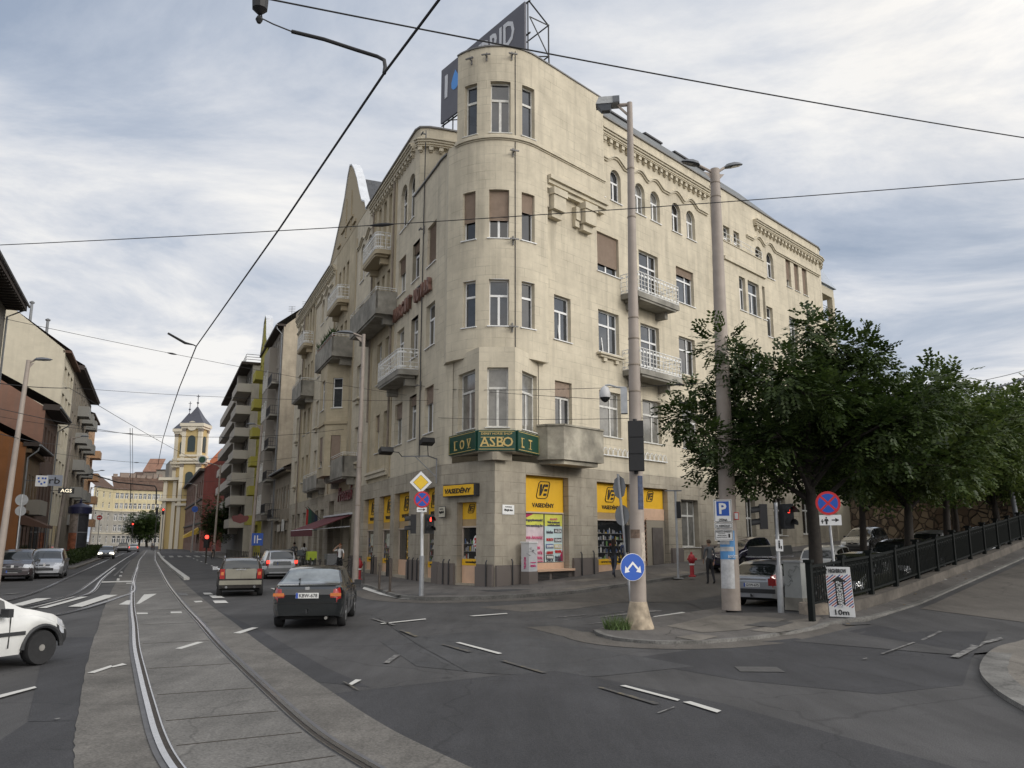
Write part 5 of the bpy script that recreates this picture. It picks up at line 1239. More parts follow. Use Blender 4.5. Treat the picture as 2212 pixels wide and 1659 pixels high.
# -- modern house with long white balconies
fr = lw_frame(80.05, 119, 1.4); r = root('balcony_block', 'modernist block with long white balcony bands and dark recesses', 'building', tuple(fr.pt(0, 0, 0)))
M_wb = plaster('pale_render', (.47, .44, .39), .2); M_dk = plaster('recess_render', (.17, .16, .145), .2)
rows = [(4.6 + 3.05 * i, 6.8 + 3.05 * i) for i in range(7)]
facade(r, fr, -.1, 26.0, even(.5, 38.5, 12, 2.0), rows, M_dk, M_wfo, [M_gld, M_gl], style='M', seed=6)
endwall(r, [(LW(80.05, 1.4), 0), (LW(80.05, -12), 0), (LW(80.05, -12), 26), (LW(80.05, 1.4), 26)], M_wb)
for i in range(7):
 boxbalc(r, fr, -.1, 8.5, 3.95 + 3.05 * i, 1.9, .95, M_wb); boxbalc(r, fr, 10, 38.9, 3.95 + 3.05 * i, 1.5, 1.0, M_wb)
mb = MB(); fr.box(mb, -.2, 39, 25.9, 26.25, -10, 1.5); mb.build('roof', M_tiled, r)
mb = MB(); fr.box(mb, 8.6, 9.9, 3, 26, 0, 1.2); mb.build('stair_pier', M_wb, r)
mb = MB()
for z in (26.6, 26.95, 27.3): mb.tube([fr.pt(-.1, z, .9), fr.pt(38.8, z, .9)], .04, 5); mb.tube([fr.pt(-.1, z, .9), fr.pt(-.1, z, -8)], .04, 5)
mb.build('roof_railing', M_drk, r)
# -- brick-red school-like house
A, B = Vector((-58, 157)), Vector((-97.6, 246)); f = Frame([A, B]); f = f if f.n[0].dot(nL) > 0 else Frame([A, B], out=-1)
r = root('brick_red_house', 'long brick red three storey house with a plain gable end in front of the church', 'building', (A.x, A.y, 0))
M_br = plaster('brick_red_render', (.145, .042, .035), .2); M_bs = stone('brown_brick', (.185, .105, .075), (.2, .15, .12), bw=.5, bh=.15, stain=.3)
facade(r, f, -.1, 15.2, even(1, 97, 16, 2.0), [(1.6, 4.4), (6.2, 9.0), (10.6, 13.6)], M_bs, M_drk, M_gld, arch=(1,), seed=7, rev=.4)
C_ = Vector((-44.5, 155)); endwall(r, [(A, 0), (C_, 0), (C_, 15.4), ((A + C_) / 2, 19.3), (A, 15.4)], M_br, 'gable_end')
mb = MB(); f.box(mb, 0, f.total, 5.2, 5.5, 0, .25); f.box(mb, 0, f.total, 9.7, 10.0, 0, .25); f.box(mb, -.3, f.total, 15.0, 15.5, 0, .9); mb.build('string_course', M_eav, r)
d8 = (C_ - A) / 2
mb = MB(); mb.poly([(*A, 15.5), (*B, 15.5), (*(B + d8), 19.3), (*(A + d8), 19.3)], [(0, 0), (98, 0), (98, 9), (0, 9)]); mb.poly([(*C_, 15.5), (*(B + d8 * 2), 15.5), (*(B + d8), 19.3), (*(A + d8), 19.3)], [(0, 0), (98, 0), (98, 9), (0, 9)]); mb.build('roof', M_tiled, r)
mb = MB(); f.box(mb, 4, 10, 3.1, 3.3, 0, 2.4); o = f.pt(7, 3.0, 1.4)
ca = MB(); ca.hexa([f.pt(4, 3.4, 0), f.pt(10, 3.4, 0), f.pt(10, 2.5, 2.6), f.pt(4, 2.5, 2.6), f.pt(4, 4.6, 0), f.pt(10, 4.6, 0), f.pt(10, 3.0, 2.6), f.pt(4, 3.0, 2.6)])
solo(ca, 'awning', mat('awning_yellow', (.50, .33, .05), .7, .1, 2), 'small yellow awning over a door of the brick red house', 'awning', loc=f.pt(7, 2.5, 1))
# -- church with its pair of baroque towers
M_cw = plaster('church_white', (.66, .60, .48), .12); M_cy = plaster('church_yellow', (.55, .42, .20), .22); M_cop = mat('slate_helmet', (.055, .058, .075), .5, .2, 2)
ch = root('church', 'yellow and white baroque church with two towers under dark pointed helmets', 'church', (-82, 214, 0))
def ctower(cx, cy, W_, zt, full=True):
 b = MB(); y = MB(); hw = W_ / 2
 y.box((cx, cy, zt / 2), (W_ - .4, W_ - .4, zt)); y.build('tower_wall', M_cy, ch)
 for sx in (-1, 1):
  for sy in (-1, 1):
   b.box((cx + sx * (hw - .45), cy + sy * (hw - .45), zt / 2), (.95, .95, zt))
 for z, t_, o in ((11, .6, .9), (12.2, .5, .5), (21.6, .5, .5), (22.4, .7, 1.1), (23.4, .5, .5), (30.6, .5, .5), (31.3, .8, 1.1)): b.box((cx, cy, z), (W_ + o, W_ + o, t_))
 b.build('tower_trim', M_cw, ch)
 for z in (20.9, 30.0):
  for sx in (-1, 1):
   for p_, s_ in (((cx + sx * (hw - .45), cy - hw, z), (1.05, .3, .7)), ((cx + hw, cy + sx * (hw - .45), z), (.3, 1.05, .7))):
    g = MB(); g.box(p_, s_); g.build('capital', mat('capital_grey', (.2, .17, .14), .8, .2, 3), ch)
 for sy, nx_ in ((-1, 0), (0, 1)):
  for zc, hh in ((26.5, 4.2), (17.5, 3.6)):
   q = MB(); n = 10; pts = []
   for k in range(n + 1): a = PI * k / n; pts.append((math.cos(a) * .95, hh / 2 - .95 + math.sin(a) * .95))
   pts = [(.95, -hh / 2)] + pts + [(-.95, -hh / 2)]
   if sy: q.prism([(cx + x, cy - hw + .15, zc + z) for x, z in pts], (0, -.12, 0))
   else: q.prism([(cx + hw - .15, cy + x, zc + z) for x, z in pts], (.12, 0, 0))
   q.build('louvre', mat('louvre_dark', (.03, .045, .045), .6, .3, 6), ch)
 q = MB(); q.lathe([(.01, 0), (1.25, 0), (1.25, .3), (.01, .3)], (cx, cy - hw - .35, 31.0), 20, 'Y'); q.build('clock_face', M_cw, ch)
 q = MB(); e = hw + .5; ap = (cx, cy, 36.6)
 k4 = [(cx - e, cy - e, 31.7), (cx + e, cy - e, 31.7), (cx + e, cy + e, 31.7), (cx - e, cy + e, 31.7)]; m4 = [(cx + (x - cx) * .52, cy + (y - cy) * .52, 33.7) for x, y, _ in k4]
 for i in range(4):
  j = (i + 1) % 4; q.poly([k4[i], k4[j], m4[j], m4[i]]); q.poly([m4[i], m4[j], ap])
 q.build('helmet', M_cop, ch)
 q = MB(); q.tube([ap, (cx, cy, 39.6)], .09, 6); q.lathe([(.02, -.35), (.35, 0), (.02, .35)], (cx, cy, 37.4), 10); q.box((cx, cy, 39.1), (.9, .1, .12)); q.build('cross', M_cop, ch)
ctower(-82.0, 214, 5.0, 31.3); ctower(-88.3, 225, 5.0, 30.4)
mb = MB(); mb.box((-84.7, 221, 9), (9.4, 14, 18)); mb.box((-72, 228, 10), (16, 30, 20)); mb.build('nave_wall', M_cy, ch)
mb = MB()
for y in (213, 216, 219, 222, 225): mb.box((-88.6 + (y - 213) * .8, 213.8, 8.5), (.9, .8, 17))
for z, o in ((12.3, 1.0), (17.6, 1.4)): mb.box((-84.7, 220.5, z), (9.4 + o, 14.5 + o, .7))
mb.build('nave_trim', M_cw, ch)
mb = MB(); mb.poly([(-80, 214, 20), (-64, 214, 20), (-64, 228, 27), (-80, 228, 27)]); mb.poly([(-80, 243, 20), (-64, 243, 20), (-64, 228, 27), (-80, 228, 27)]); mb.poly([(-80, 214, 20), (-80, 228, 27), (-80, 243, 20)]); mb.build('nave_roof', stone('orange_tile', (.42, .13, .06), (.3, .1, .05), bw=.4, bh=.3, stain=.2), ch)
# -- buildings closing the view
def block(name, label, cat, P, h, m, cols, rows, roofm, roof=3.0, seed=0, fm=M_wfr, two=None, depth=12):
 r = root(name, label, cat, (*P[0], 0))
 for i, (a, b) in enumerate(zip(P, P[1:])):
  f = Frame([a, b]); mid = (Vector(a) + Vector(b)) / 2
  if f.n[0].dot(-mid) < 0: f = Frame([a, b], out=-1)
  if cols[i]:
   if two:
    zs = two[0]; lo = [q for q in rows if q[0] < zs]; hi = [q for q in rows if q[0] >= zs]
    facade(r, f, -.1, zs, even(.5, f.total - .5, cols[i], 1.25), lo, two[1], fm, [M_gl, M_gld], seed=seed + i, style='', name='lower_wall'); facade(r, f, zs, h, even(.5, f.total - .5, cols[i], 1.25), hi, m, fm, [M_gl, M_gld, M_glc], seed=seed + 9 + i, style='')
    q = MB(); f.box(q, 0, f.total, zs - .3, zs, 0, .35); f.box(q, 0, f.total, 4.6, 4.9, 0, .3); q.build('string_course', M_trim, r)
   else: facade(r, f, -.1, h, even(.5, f.total - .5, cols[i], 1.2), rows, m, fm, [M_gl, M_gld], seed=seed + i, style='')
  else: mb = MB(); wall(mb, f, 0, f.total, -.1, h); mb.build('wall', m, r)
  if roof:
   q = MB(); n = f.n[0]; q.poly([f.pt(-.3, h, .5), f.pt(f.total + .3, h, .5), f.pt(f.total, h + roof, -depth / 2), f.pt(0, h + roof, -depth / 2)], [(0, 0), (f.total, 0), (f.total, 7), (0, 7)])
   f.box(q, -.2, f.total + .2, h - .3, h - .02, 0, .55); rf = q.build('roof', roofm, r)
   if cols[i] > 6:
    g = random.Random(seed)
    for k in range(9): c = f.pt(1.5 + k * (f.total - 3) / 8 + g.uniform(-.5, .5), 0, -depth / 2); chim(rf, c, g.uniform(1.2, 2.2), .9, h + roof - .8, h + roof + g.uniform(.6, 1.6), M_brick_ch, math.atan2(f.dirs(1)[0].y, f.dirs(1)[0].x))
 return r
far_p = lambda x, Y: Vector(((x - CX) / 1825.6 * Y, Y))
M_fy = plaster('far_yellow', (.54, .47, .30), .12); M_fg = plaster('far_grey_stone', (.36, .34, .30), .3)
M_fbr = stone('far_brown_tile', (.12, .075, .055), (.08, .05, .04), bw=.5, bh=.4, mortar=.02, stain=.4)
block('end_house', 'wide yellow and grey five storey house closing the end of the avenue', 'building', [far_p(193, 300), far_p(237, 318), far_p(352, 330)], 21.5, M_fy, [3, 11], [(1.2, 3.9), (5.6, 8.0), (9.6, 12.2), (14.0, 16.2), (17.8, 20.0)], M_fbr, 5.2, 41, two=(13.2, M_fg))
block('concrete_block', 'plain grey concrete house beside the church facade', 'building', [far_p(346, 283), far_p(354, 268), far_p(384, 268)], 27.5, plaster('concrete_grey', (.27, .245, .21), .25), [0, 0], [], M_tiled, 0, 60)
block('hill_house', 'pale hillside house rising left above the brown roof of the end house', 'house', [far_p(268, 400), far_p(300, 400)], 32.5, plaster('hill_pale', (.42, .36, .3), .2), [4], [(26, 28), (29, 31)], M_fbr, 2.5, 70)
block('hill_house', 'hillside house with a large brown hipped roof behind the end house', 'house', [far_p(298, 390), far_p(333, 390)], 34.0, plaster('hill_brown', (.3, .24, .2), .2), [4], [(28, 30)], stone('hill_roof', (.30, .17, .12), (.2, .1, .08), bw=.6, bh=.4, stain=.3), 6.5, 74)
block('hill_house', 'grey flat-roofed hillside house right of the large brown roof', 'house', [far_p(326, 380), far_p(352, 380)], 34.0, plaster('hill_grey', (.35, .31, .26), .25), [4], [(28, 30.5)], M_tiled, .6, 78)
# -- LEFT SIDE OF THE AVENUE
WL_ = 22.0
fr = lw_frame(9, 31, WL_ + 1.3, right=False); r = root('eaves_house', 'dark grey house at the left picture edge with a deep overhanging eave', 'building', tuple(fr.pt(22, 0, 0)))
M_n0 = plaster('sooty_plaster', (.20, .185, .16), .3)
facade(r, fr, -.1, 18.6, even(1, 21.5, 7, 1.3), [(2 + 4.2 * i, 4.5 + 4.2 * i) for i in range(4)], M_n0, M_drk, M_gld, seed=81)
slab_roof(r, fr, 0, 22.1, 19.1, 1.3, 6, 3, M_tiled, .5); gutter(r, fr, 0, 22.3, 19.1, 1.35); downpipe(r, fr, 21.8, .2, 19, 1.3)
endwall(r, [(LW(31, WL_ + 1.3), 0), (LW(31, 36), 0), (LW(31, 36), 18.6), (LW(31, WL_ + 1.3), 18.6)], M_n0)
mb = MB()
for i in range(30): fr.box(mb, .3 + i * .72, .45 + i * .72, 18.5, 18.78, .1, 1.25)
mb.build('rafter_ends', M_eav, r)
fr = lw_frame(38, 47, WL_, right=False); r = root('orange_house', 'low house with bright orange gable wall and brown street front', 'house', tuple(fr.pt(0, 0, 0)))
M_or = plaster('orange_plaster', (.27, .115, .045), .2); M_ob = plaster('brown_plaster', (.165, .115, .07), .3)
facade(r, fr, -.1, 9.4, even(.4, 8.8, 4, 1.0), [(5.0, 7.4)], M_ob, M_wfo, M_gld, seed=83)
endwall(r, [(LW(38, WL_), -.1), (LW(38, 38), -.1), (LW(38, 38), 18), (LW(38, WL_), 9.5)], M_or, 'gable_wall')
slab_roof(r, fr, -.15, 9.1, 9.7, .9, 7, 4, M_tiled, .3); gutter(r, fr, -.1, 9, 9.6, .9); downpipe(r, fr, .3, .2, 9.5, .9)
mb = MB(); fr.box(mb, 0, 9, 4.2, 4.45, 0, .3); mb.build('string_course', M_ob, r); mb = MB(); fr.box(mb, 0, 9, 8.9, 9.2, 0, .4); mb.build('cornice', M_ob, r)
boxbalc(r, fr, 3.2, 8.2, 4.35, 1.0, 1.0, plaster('balcony_pale', (.30, .28, .24), .2))
mb = MB()
for a, b in even(.3, 8.8, 4, 1.5): fr.box(mb, a, b, .3, 3.2, .01, .05)
mb.build('shop_front', M_gld, r)
mb = MB(); mb.hexa([fr.pt(.1, 3.3, .05), fr.pt(4.0, 3.3, .05), fr.pt(4.0, 3.0, 2.0), fr.pt(.1, 3.0, 2.0), fr.pt(.1, 4.1, .05), fr.pt(4.0, 4.1, .05), fr.pt(4.0, 3.2, 2.0), fr.pt(.1, 3.2, 2.0)]); mb.build('tiled_canopy', M_tile, r)
fr = lw_frame(47.05, 57.4, WL_, right=False); r = root('brown_house', 'brown gabled house taller than the orange one, with dark deep eaves', 'house', tuple(fr.pt(0, 0, 0)))
M_bw = plaster('brown_gable', (.255, .145, .105), .18); M_bf = plaster('dark_brown_front', (.115, .075, .058), .3)
facade(r, fr, -.1, 13.4, even(.5, 9.9, 4, 1.05), [(5.6, 8.0), (9.5, 12.2)], M_bf, M_drk, M_gld, seed=85)
endwall(r, [(LW(47.05, WL_), -.1), (LW(47.05, 36), -.1), (LW(47.05, 36), 22.4), (LW(47.05, WL_), 13.8)], M_bw, 'gable_wall')
slab_roof(r, fr, -.1, 10.3, 14.1, 1.15, 7, 4.3, M_tiled, .5); gutter(r, fr, -.1, 10.3, 13.95, 1.15); downpipe(r, fr, 9.9, .2, 13.8, 1.1)
mb = MB()
for a, b in even(.3, 10, 4, 1.9): fr.box(mb, a, b, .3, 3.4, .01, .05)
mb.build('shop_front', M_gld, r)
fr = lw_frame(57.5, 68.4, WL_, right=False); r = root('beige_house', 'tall pale beige house with a blank gable and strips of dark windows', 'building', tuple(fr.pt(0, 0, 0)))
M_be = plaster('pale_beige', (.56, .51, .40), .1, da=.15)
facade(r, fr, -.1, 21.0, even(.6, 10.4, 3, 2.2), [(4.9, 6.9), (8.3, 10.3), (11.7, 13.7), (15.1, 17.1), (18.2, 19.9)], M_be, M_drk, M_gld, style='M', seed=87, rev=.5)
endwall(r, [(LW(57.5, WL_), 0), (LW(57.5, 40), 0), (LW(57.5, 40), 20), (LW(57.5, 31.5), 25.2), (LW(57.5, 27), 25.2), (LW(57.5, WL_), 21.3)], M_be, 'blank_gable')
rf = slab_roof(r, fr, 0, 10.9, 21.3, .6, 5, 3.9, M_tile)
for w_, h in ((24, 24.5), (25.6, 26.2), (28.4, 27.3), (29.4, 27.3)):
 c = LW(58.6, w_); q = MB(); q.tube([(c.x, c.y, 22), (c.x, c.y, h)], .14, 8); q.lathe([(.24, 0), (.26, .12), (.05, .25)], (c.x, c.y, h), 8); q.build('flue', M_gut, rf)
chim(rf, LW(58.6, 31), 2.2, .9, 24, 27.3, M_brick_ch, math.atan2(nL.y, nL.x))
mb = MB()
for a, b in even(.2, 10.8, 3, 2.6): fr.box(mb, a, b, .3, 3.6, .01, .05)
mb.build('shop_front', M_gld, r)
fr = lw_frame(68.45, 96, WL_, right=False); r = root('grey_balcony_house', 'grey brown house with a dense row of stacked grey balconies', 'building', tuple(fr.pt(0, 0, 0)))
M_gb = plaster('grey_brown', (.27, .235, .19), .3)
rows = [(4.7 + 3.3 * i, 6.9 + 3.3 * i) for i in range(5)]
facade(r, fr, -.1, 21.2, even(.6, 27, 8, 1.3), rows, M_gb, M_wfo, M_gld, seed=89)
M_gbb = plaster('balcony_grey', (.30, .295, .275), .2)
for i in range(5):
 for a in (8.2, 15.0, 21.6): boxbalc(r, fr, a, a + 3.0, 4.1 + 3.3 * i, 1.25, 1.05, M_gbb)
slab_roof(r, fr, -.1, 27.6, 21.9, 1.0, 6, 4, M_tiled, .5); gutter(r, fr, -.1, 27.6, 21.8, 1.0)
fr = lw_frame(96.05, 108, WL_, right=False); r = root('peach_house', 'peach coloured corner house with small balconies at the end of the left row', 'building', tuple(fr.pt(0, 0, 0)))
M_pe = plaster('peach_plaster', (.58, .37, .22), .15)
facade(r, fr, -.1, 20.0, even(.5, 11.4, 4, 1.2), [(4.9 + 3.4 * i, 7.2 + 3.4 * i) for i in range(4)], M_pe, M_wfo, M_gld, seed=91)
for i in range(4): boxbalc(r, fr, 6.5, 10.5, 4.3 + 3.4 * i, 1.3, .9, M_pe)
endwall(r, [(LW(108, WL_), 0), (LW(108, 36), 0), (LW(108, 36), 20), (LW(108, WL_), 20)], M_pe); slab_roof(r, fr, 0, 12.2, 20.2, .6, 5, 2, M_tiled)
p0, p1, p2 = RV(41.4, -1), RV(38, 22), RV(36, 46)
def rubble():
 if 'rubble' in MATS: return MATS['rubble']
 m = bpy.data.materials.new('rubble_stone'); MATS['rubble'] = m; N, L = nodes(m); b = N['Principled BSDF']; b.inputs['Roughness'].default_value = .9
 tc = N.new('ShaderNodeTexCoord'); v = N.new('ShaderNodeTexVoronoi'); v.inputs['Scale'].default_value = 1.9; L.new(tc.outputs['UV'], v.inputs['Vector'])
 e = N.new('ShaderNodeTexVoronoi'); e.feature = 'DISTANCE_TO_EDGE'; e.inputs['Scale'].default_value = 1.9; L.new(tc.outputs['UV'], e.inputs['Vector'])
 sp_ = N.new('ShaderNodeSeparateColor'); L.new(v.outputs['Color'], sp_.inputs[0])
 cr = N.new('ShaderNodeValToRGB'); cr.color_ramp.elements[0].color = (.12, .085, .06, 1); cr.color_ramp.elements[1].color = (.30, .235, .165, 1); L.new(sp_.outputs[0], cr.inputs[0])
 jr = N.new('ShaderNodeMapRange'); jr.inputs[1].default_value = .01; jr.inputs[2].default_value = .07; L.new(e.outputs['Distance'], jr.inputs[0])
 mx = N.new('ShaderNodeMix'); mx.data_type = 'RGBA'; mx.inputs['A'].default_value = (.06, .05, .04, 1); L.new(jr.outputs[0], mx.inputs['Factor']); L.new(cr.outputs[0], mx.inputs['B']); L.new(mx.outputs['Result'], b.inputs['Base Color'])
 bp = N.new('ShaderNodeBump'); bp.inputs['Strength'].default_value = 1; bp.inputs['Distance'].default_value = .15; L.new(jr.outputs[0], bp.inputs['Height']); L.new(bp.outputs['Normal'], b.inputs['Normal'])
 return m
r = root('retaining_wall', 'rough brown rubble stone retaining wall behind the parked cars', 'wall', (*p1, 2))
mb = MB()
for a, b in ((p0, p1), (p1, p2)):
 l = (b - a).length; mb.poly([(*a, 0), (*b, 0), (*b, 6.3), (*a, 6.0)], [(0, 0), (l, 0), (l, 6.3), (0, 6)])
mb.build('stone_face', rubble(), r)
mb = MB()
for a, b in ((p0, p1), (p1, p2)): mb.beam((*a, 6.1), (*b, 6.4), .6, .25)
mb.build('coping', M_trimd, r)
mb = MB(); gq = [(*p0, 6.05), (*p1, 6.2), (*p2, 6.3), (*RV(90, 60), 12), (*RV(95, -1), 12)]; mb.poly(gq)
struct(mb, 'hillside', mat('hillside_grass', (.045, .06, .025), .9, .4, .6))
# -- VEHICLES
def lerp_tab(t, x):
 if x <= t[0][0]: return t[0][1]
 for (a, va), (b, vb) in zip(t, t[1:]):
  if x <= b:
   k = (x - a) / (b - a); k = k * k * (3 - 2 * k) * .35 + k * .65
   return va + (vb - va) * k
 return t[-1][1]
M_tyre = mat('tyre_rubber', (.018, .018, .019), .85, .2, 12)
M_rim = mat('alloy_rim', (.45, .46, .47), .35, .1, 6, metal=.8)
M_stl = mat('steel_rim', (.27, .26, .24), .5, .25, 8, metal=.3)
M_cgl = mat('car_glass', (.014, .017, .018), .04, .3, 1.2, spec=.9)
M_cgl2 = mat('car_glass_light', (.17, .19, .20), .04, .4, 1.8, spec=.9)
M_blp = mat('black_plastic', (.025, .026, .028), .6, .15, 8)
M_chr = mat('chrome', (.75, .76, .78), .12, .03, 4, metal=1)
M_tl = mat('tail_lamp', (.30, .012, .012), .18, .2, 9, coat=.6)
M_tlo = mat('indicator_lens', (.55, .17, .05), .2, .1, 9, coat=.6)
M_tlb = mat('brake_lamp_lit', (.95, .05, .03), .3, 0, emit=2.2)
M_hl = mat('head_lamp', (.55, .57, .6), .1, .3, 12, coat=1)
M_hll = mat('head_lamp_lit', (1, .93, .75), .3, 0, emit=4)
M_plw = mat('plate_white', (.68, .68, .66), .5, .04, 5)
M_plb = mat('plate_blue', (.02, .07, .35), .5, 0)
M_und = mat('underbody', (.012, .012, .012), .9, 0)
def paint(nm, c, rough=.22, metal=.0): return mat('paint_' + nm, c, rough, .08, 1.6, metal=metal, coat=.8, var2=.12, scale2=.8)
def car(name, label, cat, loc, heading, P, m, plate=None, group=None, pitch=0.0, glass=None, rear_glass=None, lit=False, extras=None, lowtrim=None, rims=None, full=True):
 """P: length L, half width W, tables top/belt, wheels, glass ranges. x runs from the tail (0) to the nose"""
 L_, hw = P['L'], P['W']; rw = P.get('rw', .31)
 r = root(name, label, cat, loc, PI / 2 - R_(heading), group); r.rotation_euler = (0, -pitch, PI / 2 - R_(heading))
 top = P['top']; belt = P['belt']; sill = P.get('sill', .22); wh = P['wheels']; off = L_ / 2
 def Wd(x):
  e = min(x, L_ - x); return hw * (1 - .20 * max(0, 1 - e / .45) ** 2.0)
 step = .07 if full else .13
 xs_ = sorted({0.0, L_, .02, .05, .1, L_ - .1, L_ - .05, L_ - .02, *[i * step for i in range(1, int(L_ / step))], *[x for x, _ in top if 0 < x < L_]})
 rows = []
 for x in xs_:
  T = lerp_tab(top, x); B = min(lerp_tab(belt, x), T - .015); w = Wd(x); g = max(0, T - B); k = min(1, g / .42)
  zb = sill + .10 * max(0, 1 - min(x, L_ - x) / .5)
  for xw in wh:
   d = abs(x - xw); R2 = rw + .055
   if d < R2: zb = max(zb, math.sqrt(R2 * R2 - d * d) + rw - .01)
  zb = min(zb, B - .08)
  we = w * (.93 - .19 * k)
  pts = [(w * .93, zb), (w * .985, zb + (B - zb) * .3), (w * 1.0, zb + (B - zb) * .62), (w * .985, zb + (B - zb) * .88), (w * .955, B),
   (w * .93 - .012 * k, B + .035 * k), (we + .025 * k, B + g * .82), (we, B + g * .91), (we * .93, T - .03 * k - .004), (we * .6, T - .006), (0, T)]
  rows.append(pts)
 nr = len(rows[0]); parts = {}
 def put(key, q):
  parts.setdefault(key, []).append(q)
 ws, rwn, sw_ = P['ws'], P.get('rwin'), P['side']
 lamps = P.get('tail'); heads = P.get('head')
 for i in range(len(xs_) - 1):
  xm = (xs_[i] + xs_[i + 1]) / 2; T = lerp_tab(top, xm); B = lerp_tab(belt, xm)
  for j in range(nr - 1):
   for sgn in (1, -1):
    q = [(xs_[a] - off, sgn * rows[a][b][0], rows[a][b][1]) for a, b in ((i, j), (i + 1, j), (i + 1, j + 1), (i, j + 1))]
    if sgn < 0: q.reverse()
    ym = abs(sum(p[1] for p in q)) / 4; zm = sum(p[2] for p in q) / 4
    key = 'body'
    if j == 5 and T - B > .16 and any(a < xm < b for a, b in sw_): key = 'side_window'
    elif j >= 8 and ws[0] < xm < ws[1]: key = 'windscreen'
    elif rwn and j >= 8 and rwn[0] < xm < rwn[1]: key = 'rear_window'
    if key == 'body' and lamps and xm < lamps[0] and lamps[1] < zm < lamps[2] and ym > lamps[3] * hw: key = 'tail_lamp_%d' % sgn
    if key == 'body' and heads and xm > L_ - heads[0] and heads[1] < zm < heads[2] and ym > heads[3] * hw: key = 'head_lamp_%d' % sgn
    if key == 'body' and lowtrim and zm < lowtrim[0] and (xm < lowtrim[1] or xm > L_ - lowtrim[2]): key = 'bumper'
    put(key, q)
 for xi, sg in ((0, -1), (len(xs_) - 1, 1)):
  pr = rows[xi]
  for j in range(nr - 1):
   a, b = pr[j], pr[j + 1]; n = 10
   for k in range(n):
    f0, f1 = -1 + 2 * k / n, -1 + 2 * (k + 1) / n
    x = (xs_[xi] - off)
    q = [(x, a[0] * f0, a[1]), (x, a[0] * f1, a[1]), (x, b[0] * f1, b[1]), (x, b[0] * f0, b[1])]
    zm = (a[1] + b[1]) / 2; key = 'body'
    if lowtrim and zm < lowtrim[0]: key = 'bumper'
    ymm = abs(f0 + f1) / 2 * (a[0] + b[0]) / 2
    if sg < 0 and lamps and lamps[1] < zm < lamps[2] and ymm > lamps[3] * hw: key = 'tail_lamp_%d' % (1 if f0 + f1 > 0 else -1)
    put(key, q)
 tlm = P.get('tail_mat', M_tl)
 mats = {'side_window': glass or M_cgl, 'windscreen': glass or M_cgl, 'rear_window': rear_glass or glass or M_cgl, 'bumper': (lowtrim[3] if lowtrim else M_blp), 'body': m}
 for key, qs in parts.items():
  mb = MB(False); idx = {}
  vs, fs = [], []
  for q in qs:
   f = []
   for p in q:
    kk = tuple(round(c, 4) for c in p)
    if kk not in idx: idx[kk] = len(vs); vs.append(p)
    if idx[kk] not in f: f.append(idx[kk])
   if len(f) > 2: fs.append(f)
  base0 = key
  if key in ('side_window', 'bumper'):
   cs = [(sum(vs[i][0] for i in f) / len(f) + off, sum(vs[i][1] for i in f) / len(f)) for f in fs]
   grp = {}
   for f, (xx_, yy_) in zip(fs, cs):
    if key == 'side_window': gk = (yy_ > 0, min(range(len(sw_)), key=lambda q: abs(xx_ - sum(sw_[q]) / 2) - (sw_[q][1] - sw_[q][0]) / 2))
    else: gk = xx_ > L_ / 2
    grp.setdefault(gk, []).append(f)
   for gk, ff in grp.items(): m2 = MB(False); us_ = sorted({i for f in ff for i in f}); mp_ = {q: n_ for n_, q in enumerate(us_)}; m2.faces([vs[q] for q in us_], [[mp_[i] for i in f] for f in ff]); m2.build(key, mats[key], r, smooth=True, sharp=38)
   continue
  mb.faces(vs, fs); base = key.rsplit('_', 1)[0] if key[-1] in '1' else key
  mm = mats.get(key) or ((M_tlb if lit == 'brake' else tlm) if base.startswith('tail') else (M_hll if lit == 'head' else M_hl))
  if key.startswith('tail_lamp'): base = 'tail_lamp'
  if key.startswith('head_lamp'): base = 'head_lamp'
  mb.build(base, mm, r, smooth=True, sharp=38)
 X = lambda x: x - off
 if full:
  for gx in P.get('gaps', ()):
   for sg in (1, -1):
    mb = MB(False); z0, z1 = .34, lerp_tab(belt, gx)
    mb.box((X(gx), sg * (Wd(gx) * 1.0 - .004), (z0 + z1) / 2), (.014, .012, z1 - z0)); mb.build('door_gap', M_und, r)
  for hx in P.get('handles', ()):
   for sg in (1, -1):
    mb = MB(False); z = lerp_tab(belt, hx) - .1; mb.box((X(hx), sg * (Wd(hx) + .002), z), (.19, .03, .035)); mb.build('door_handle', P.get('handle_mat', M_blp), r)
 mx_ = P['mirror']
 for sg in (1, -1):
  mb = MB(False); z = lerp_tab(belt, mx_) + .07; y = Wd(mx_) * .95
  mb.hexa([(X(mx_) + dx, sg * (y + dy), z + dz) for dz, s_ in ((-.06, .9), (.07, .8)) for dx, dy in ((-.05, .04), (.07 * s_, .05), (.05 * s_, .22), (-.05, .23))])
  mb.tube([(X(mx_), sg * (y - .03), z - .04), (X(mx_), sg * (y + .08), z - .02)], .025, 5)
  mb.build('mirror', P.get('mirror_mat', M_blp), r)
 mb = MB(False); mb.box((0, 0, .40), (L_ - .5, hw * 2 - .42, .36)); mb.box((0, 0, .33), (L_ - .9, hw * 2 - .25, .2)); mb.build('underbody', M_und, r)
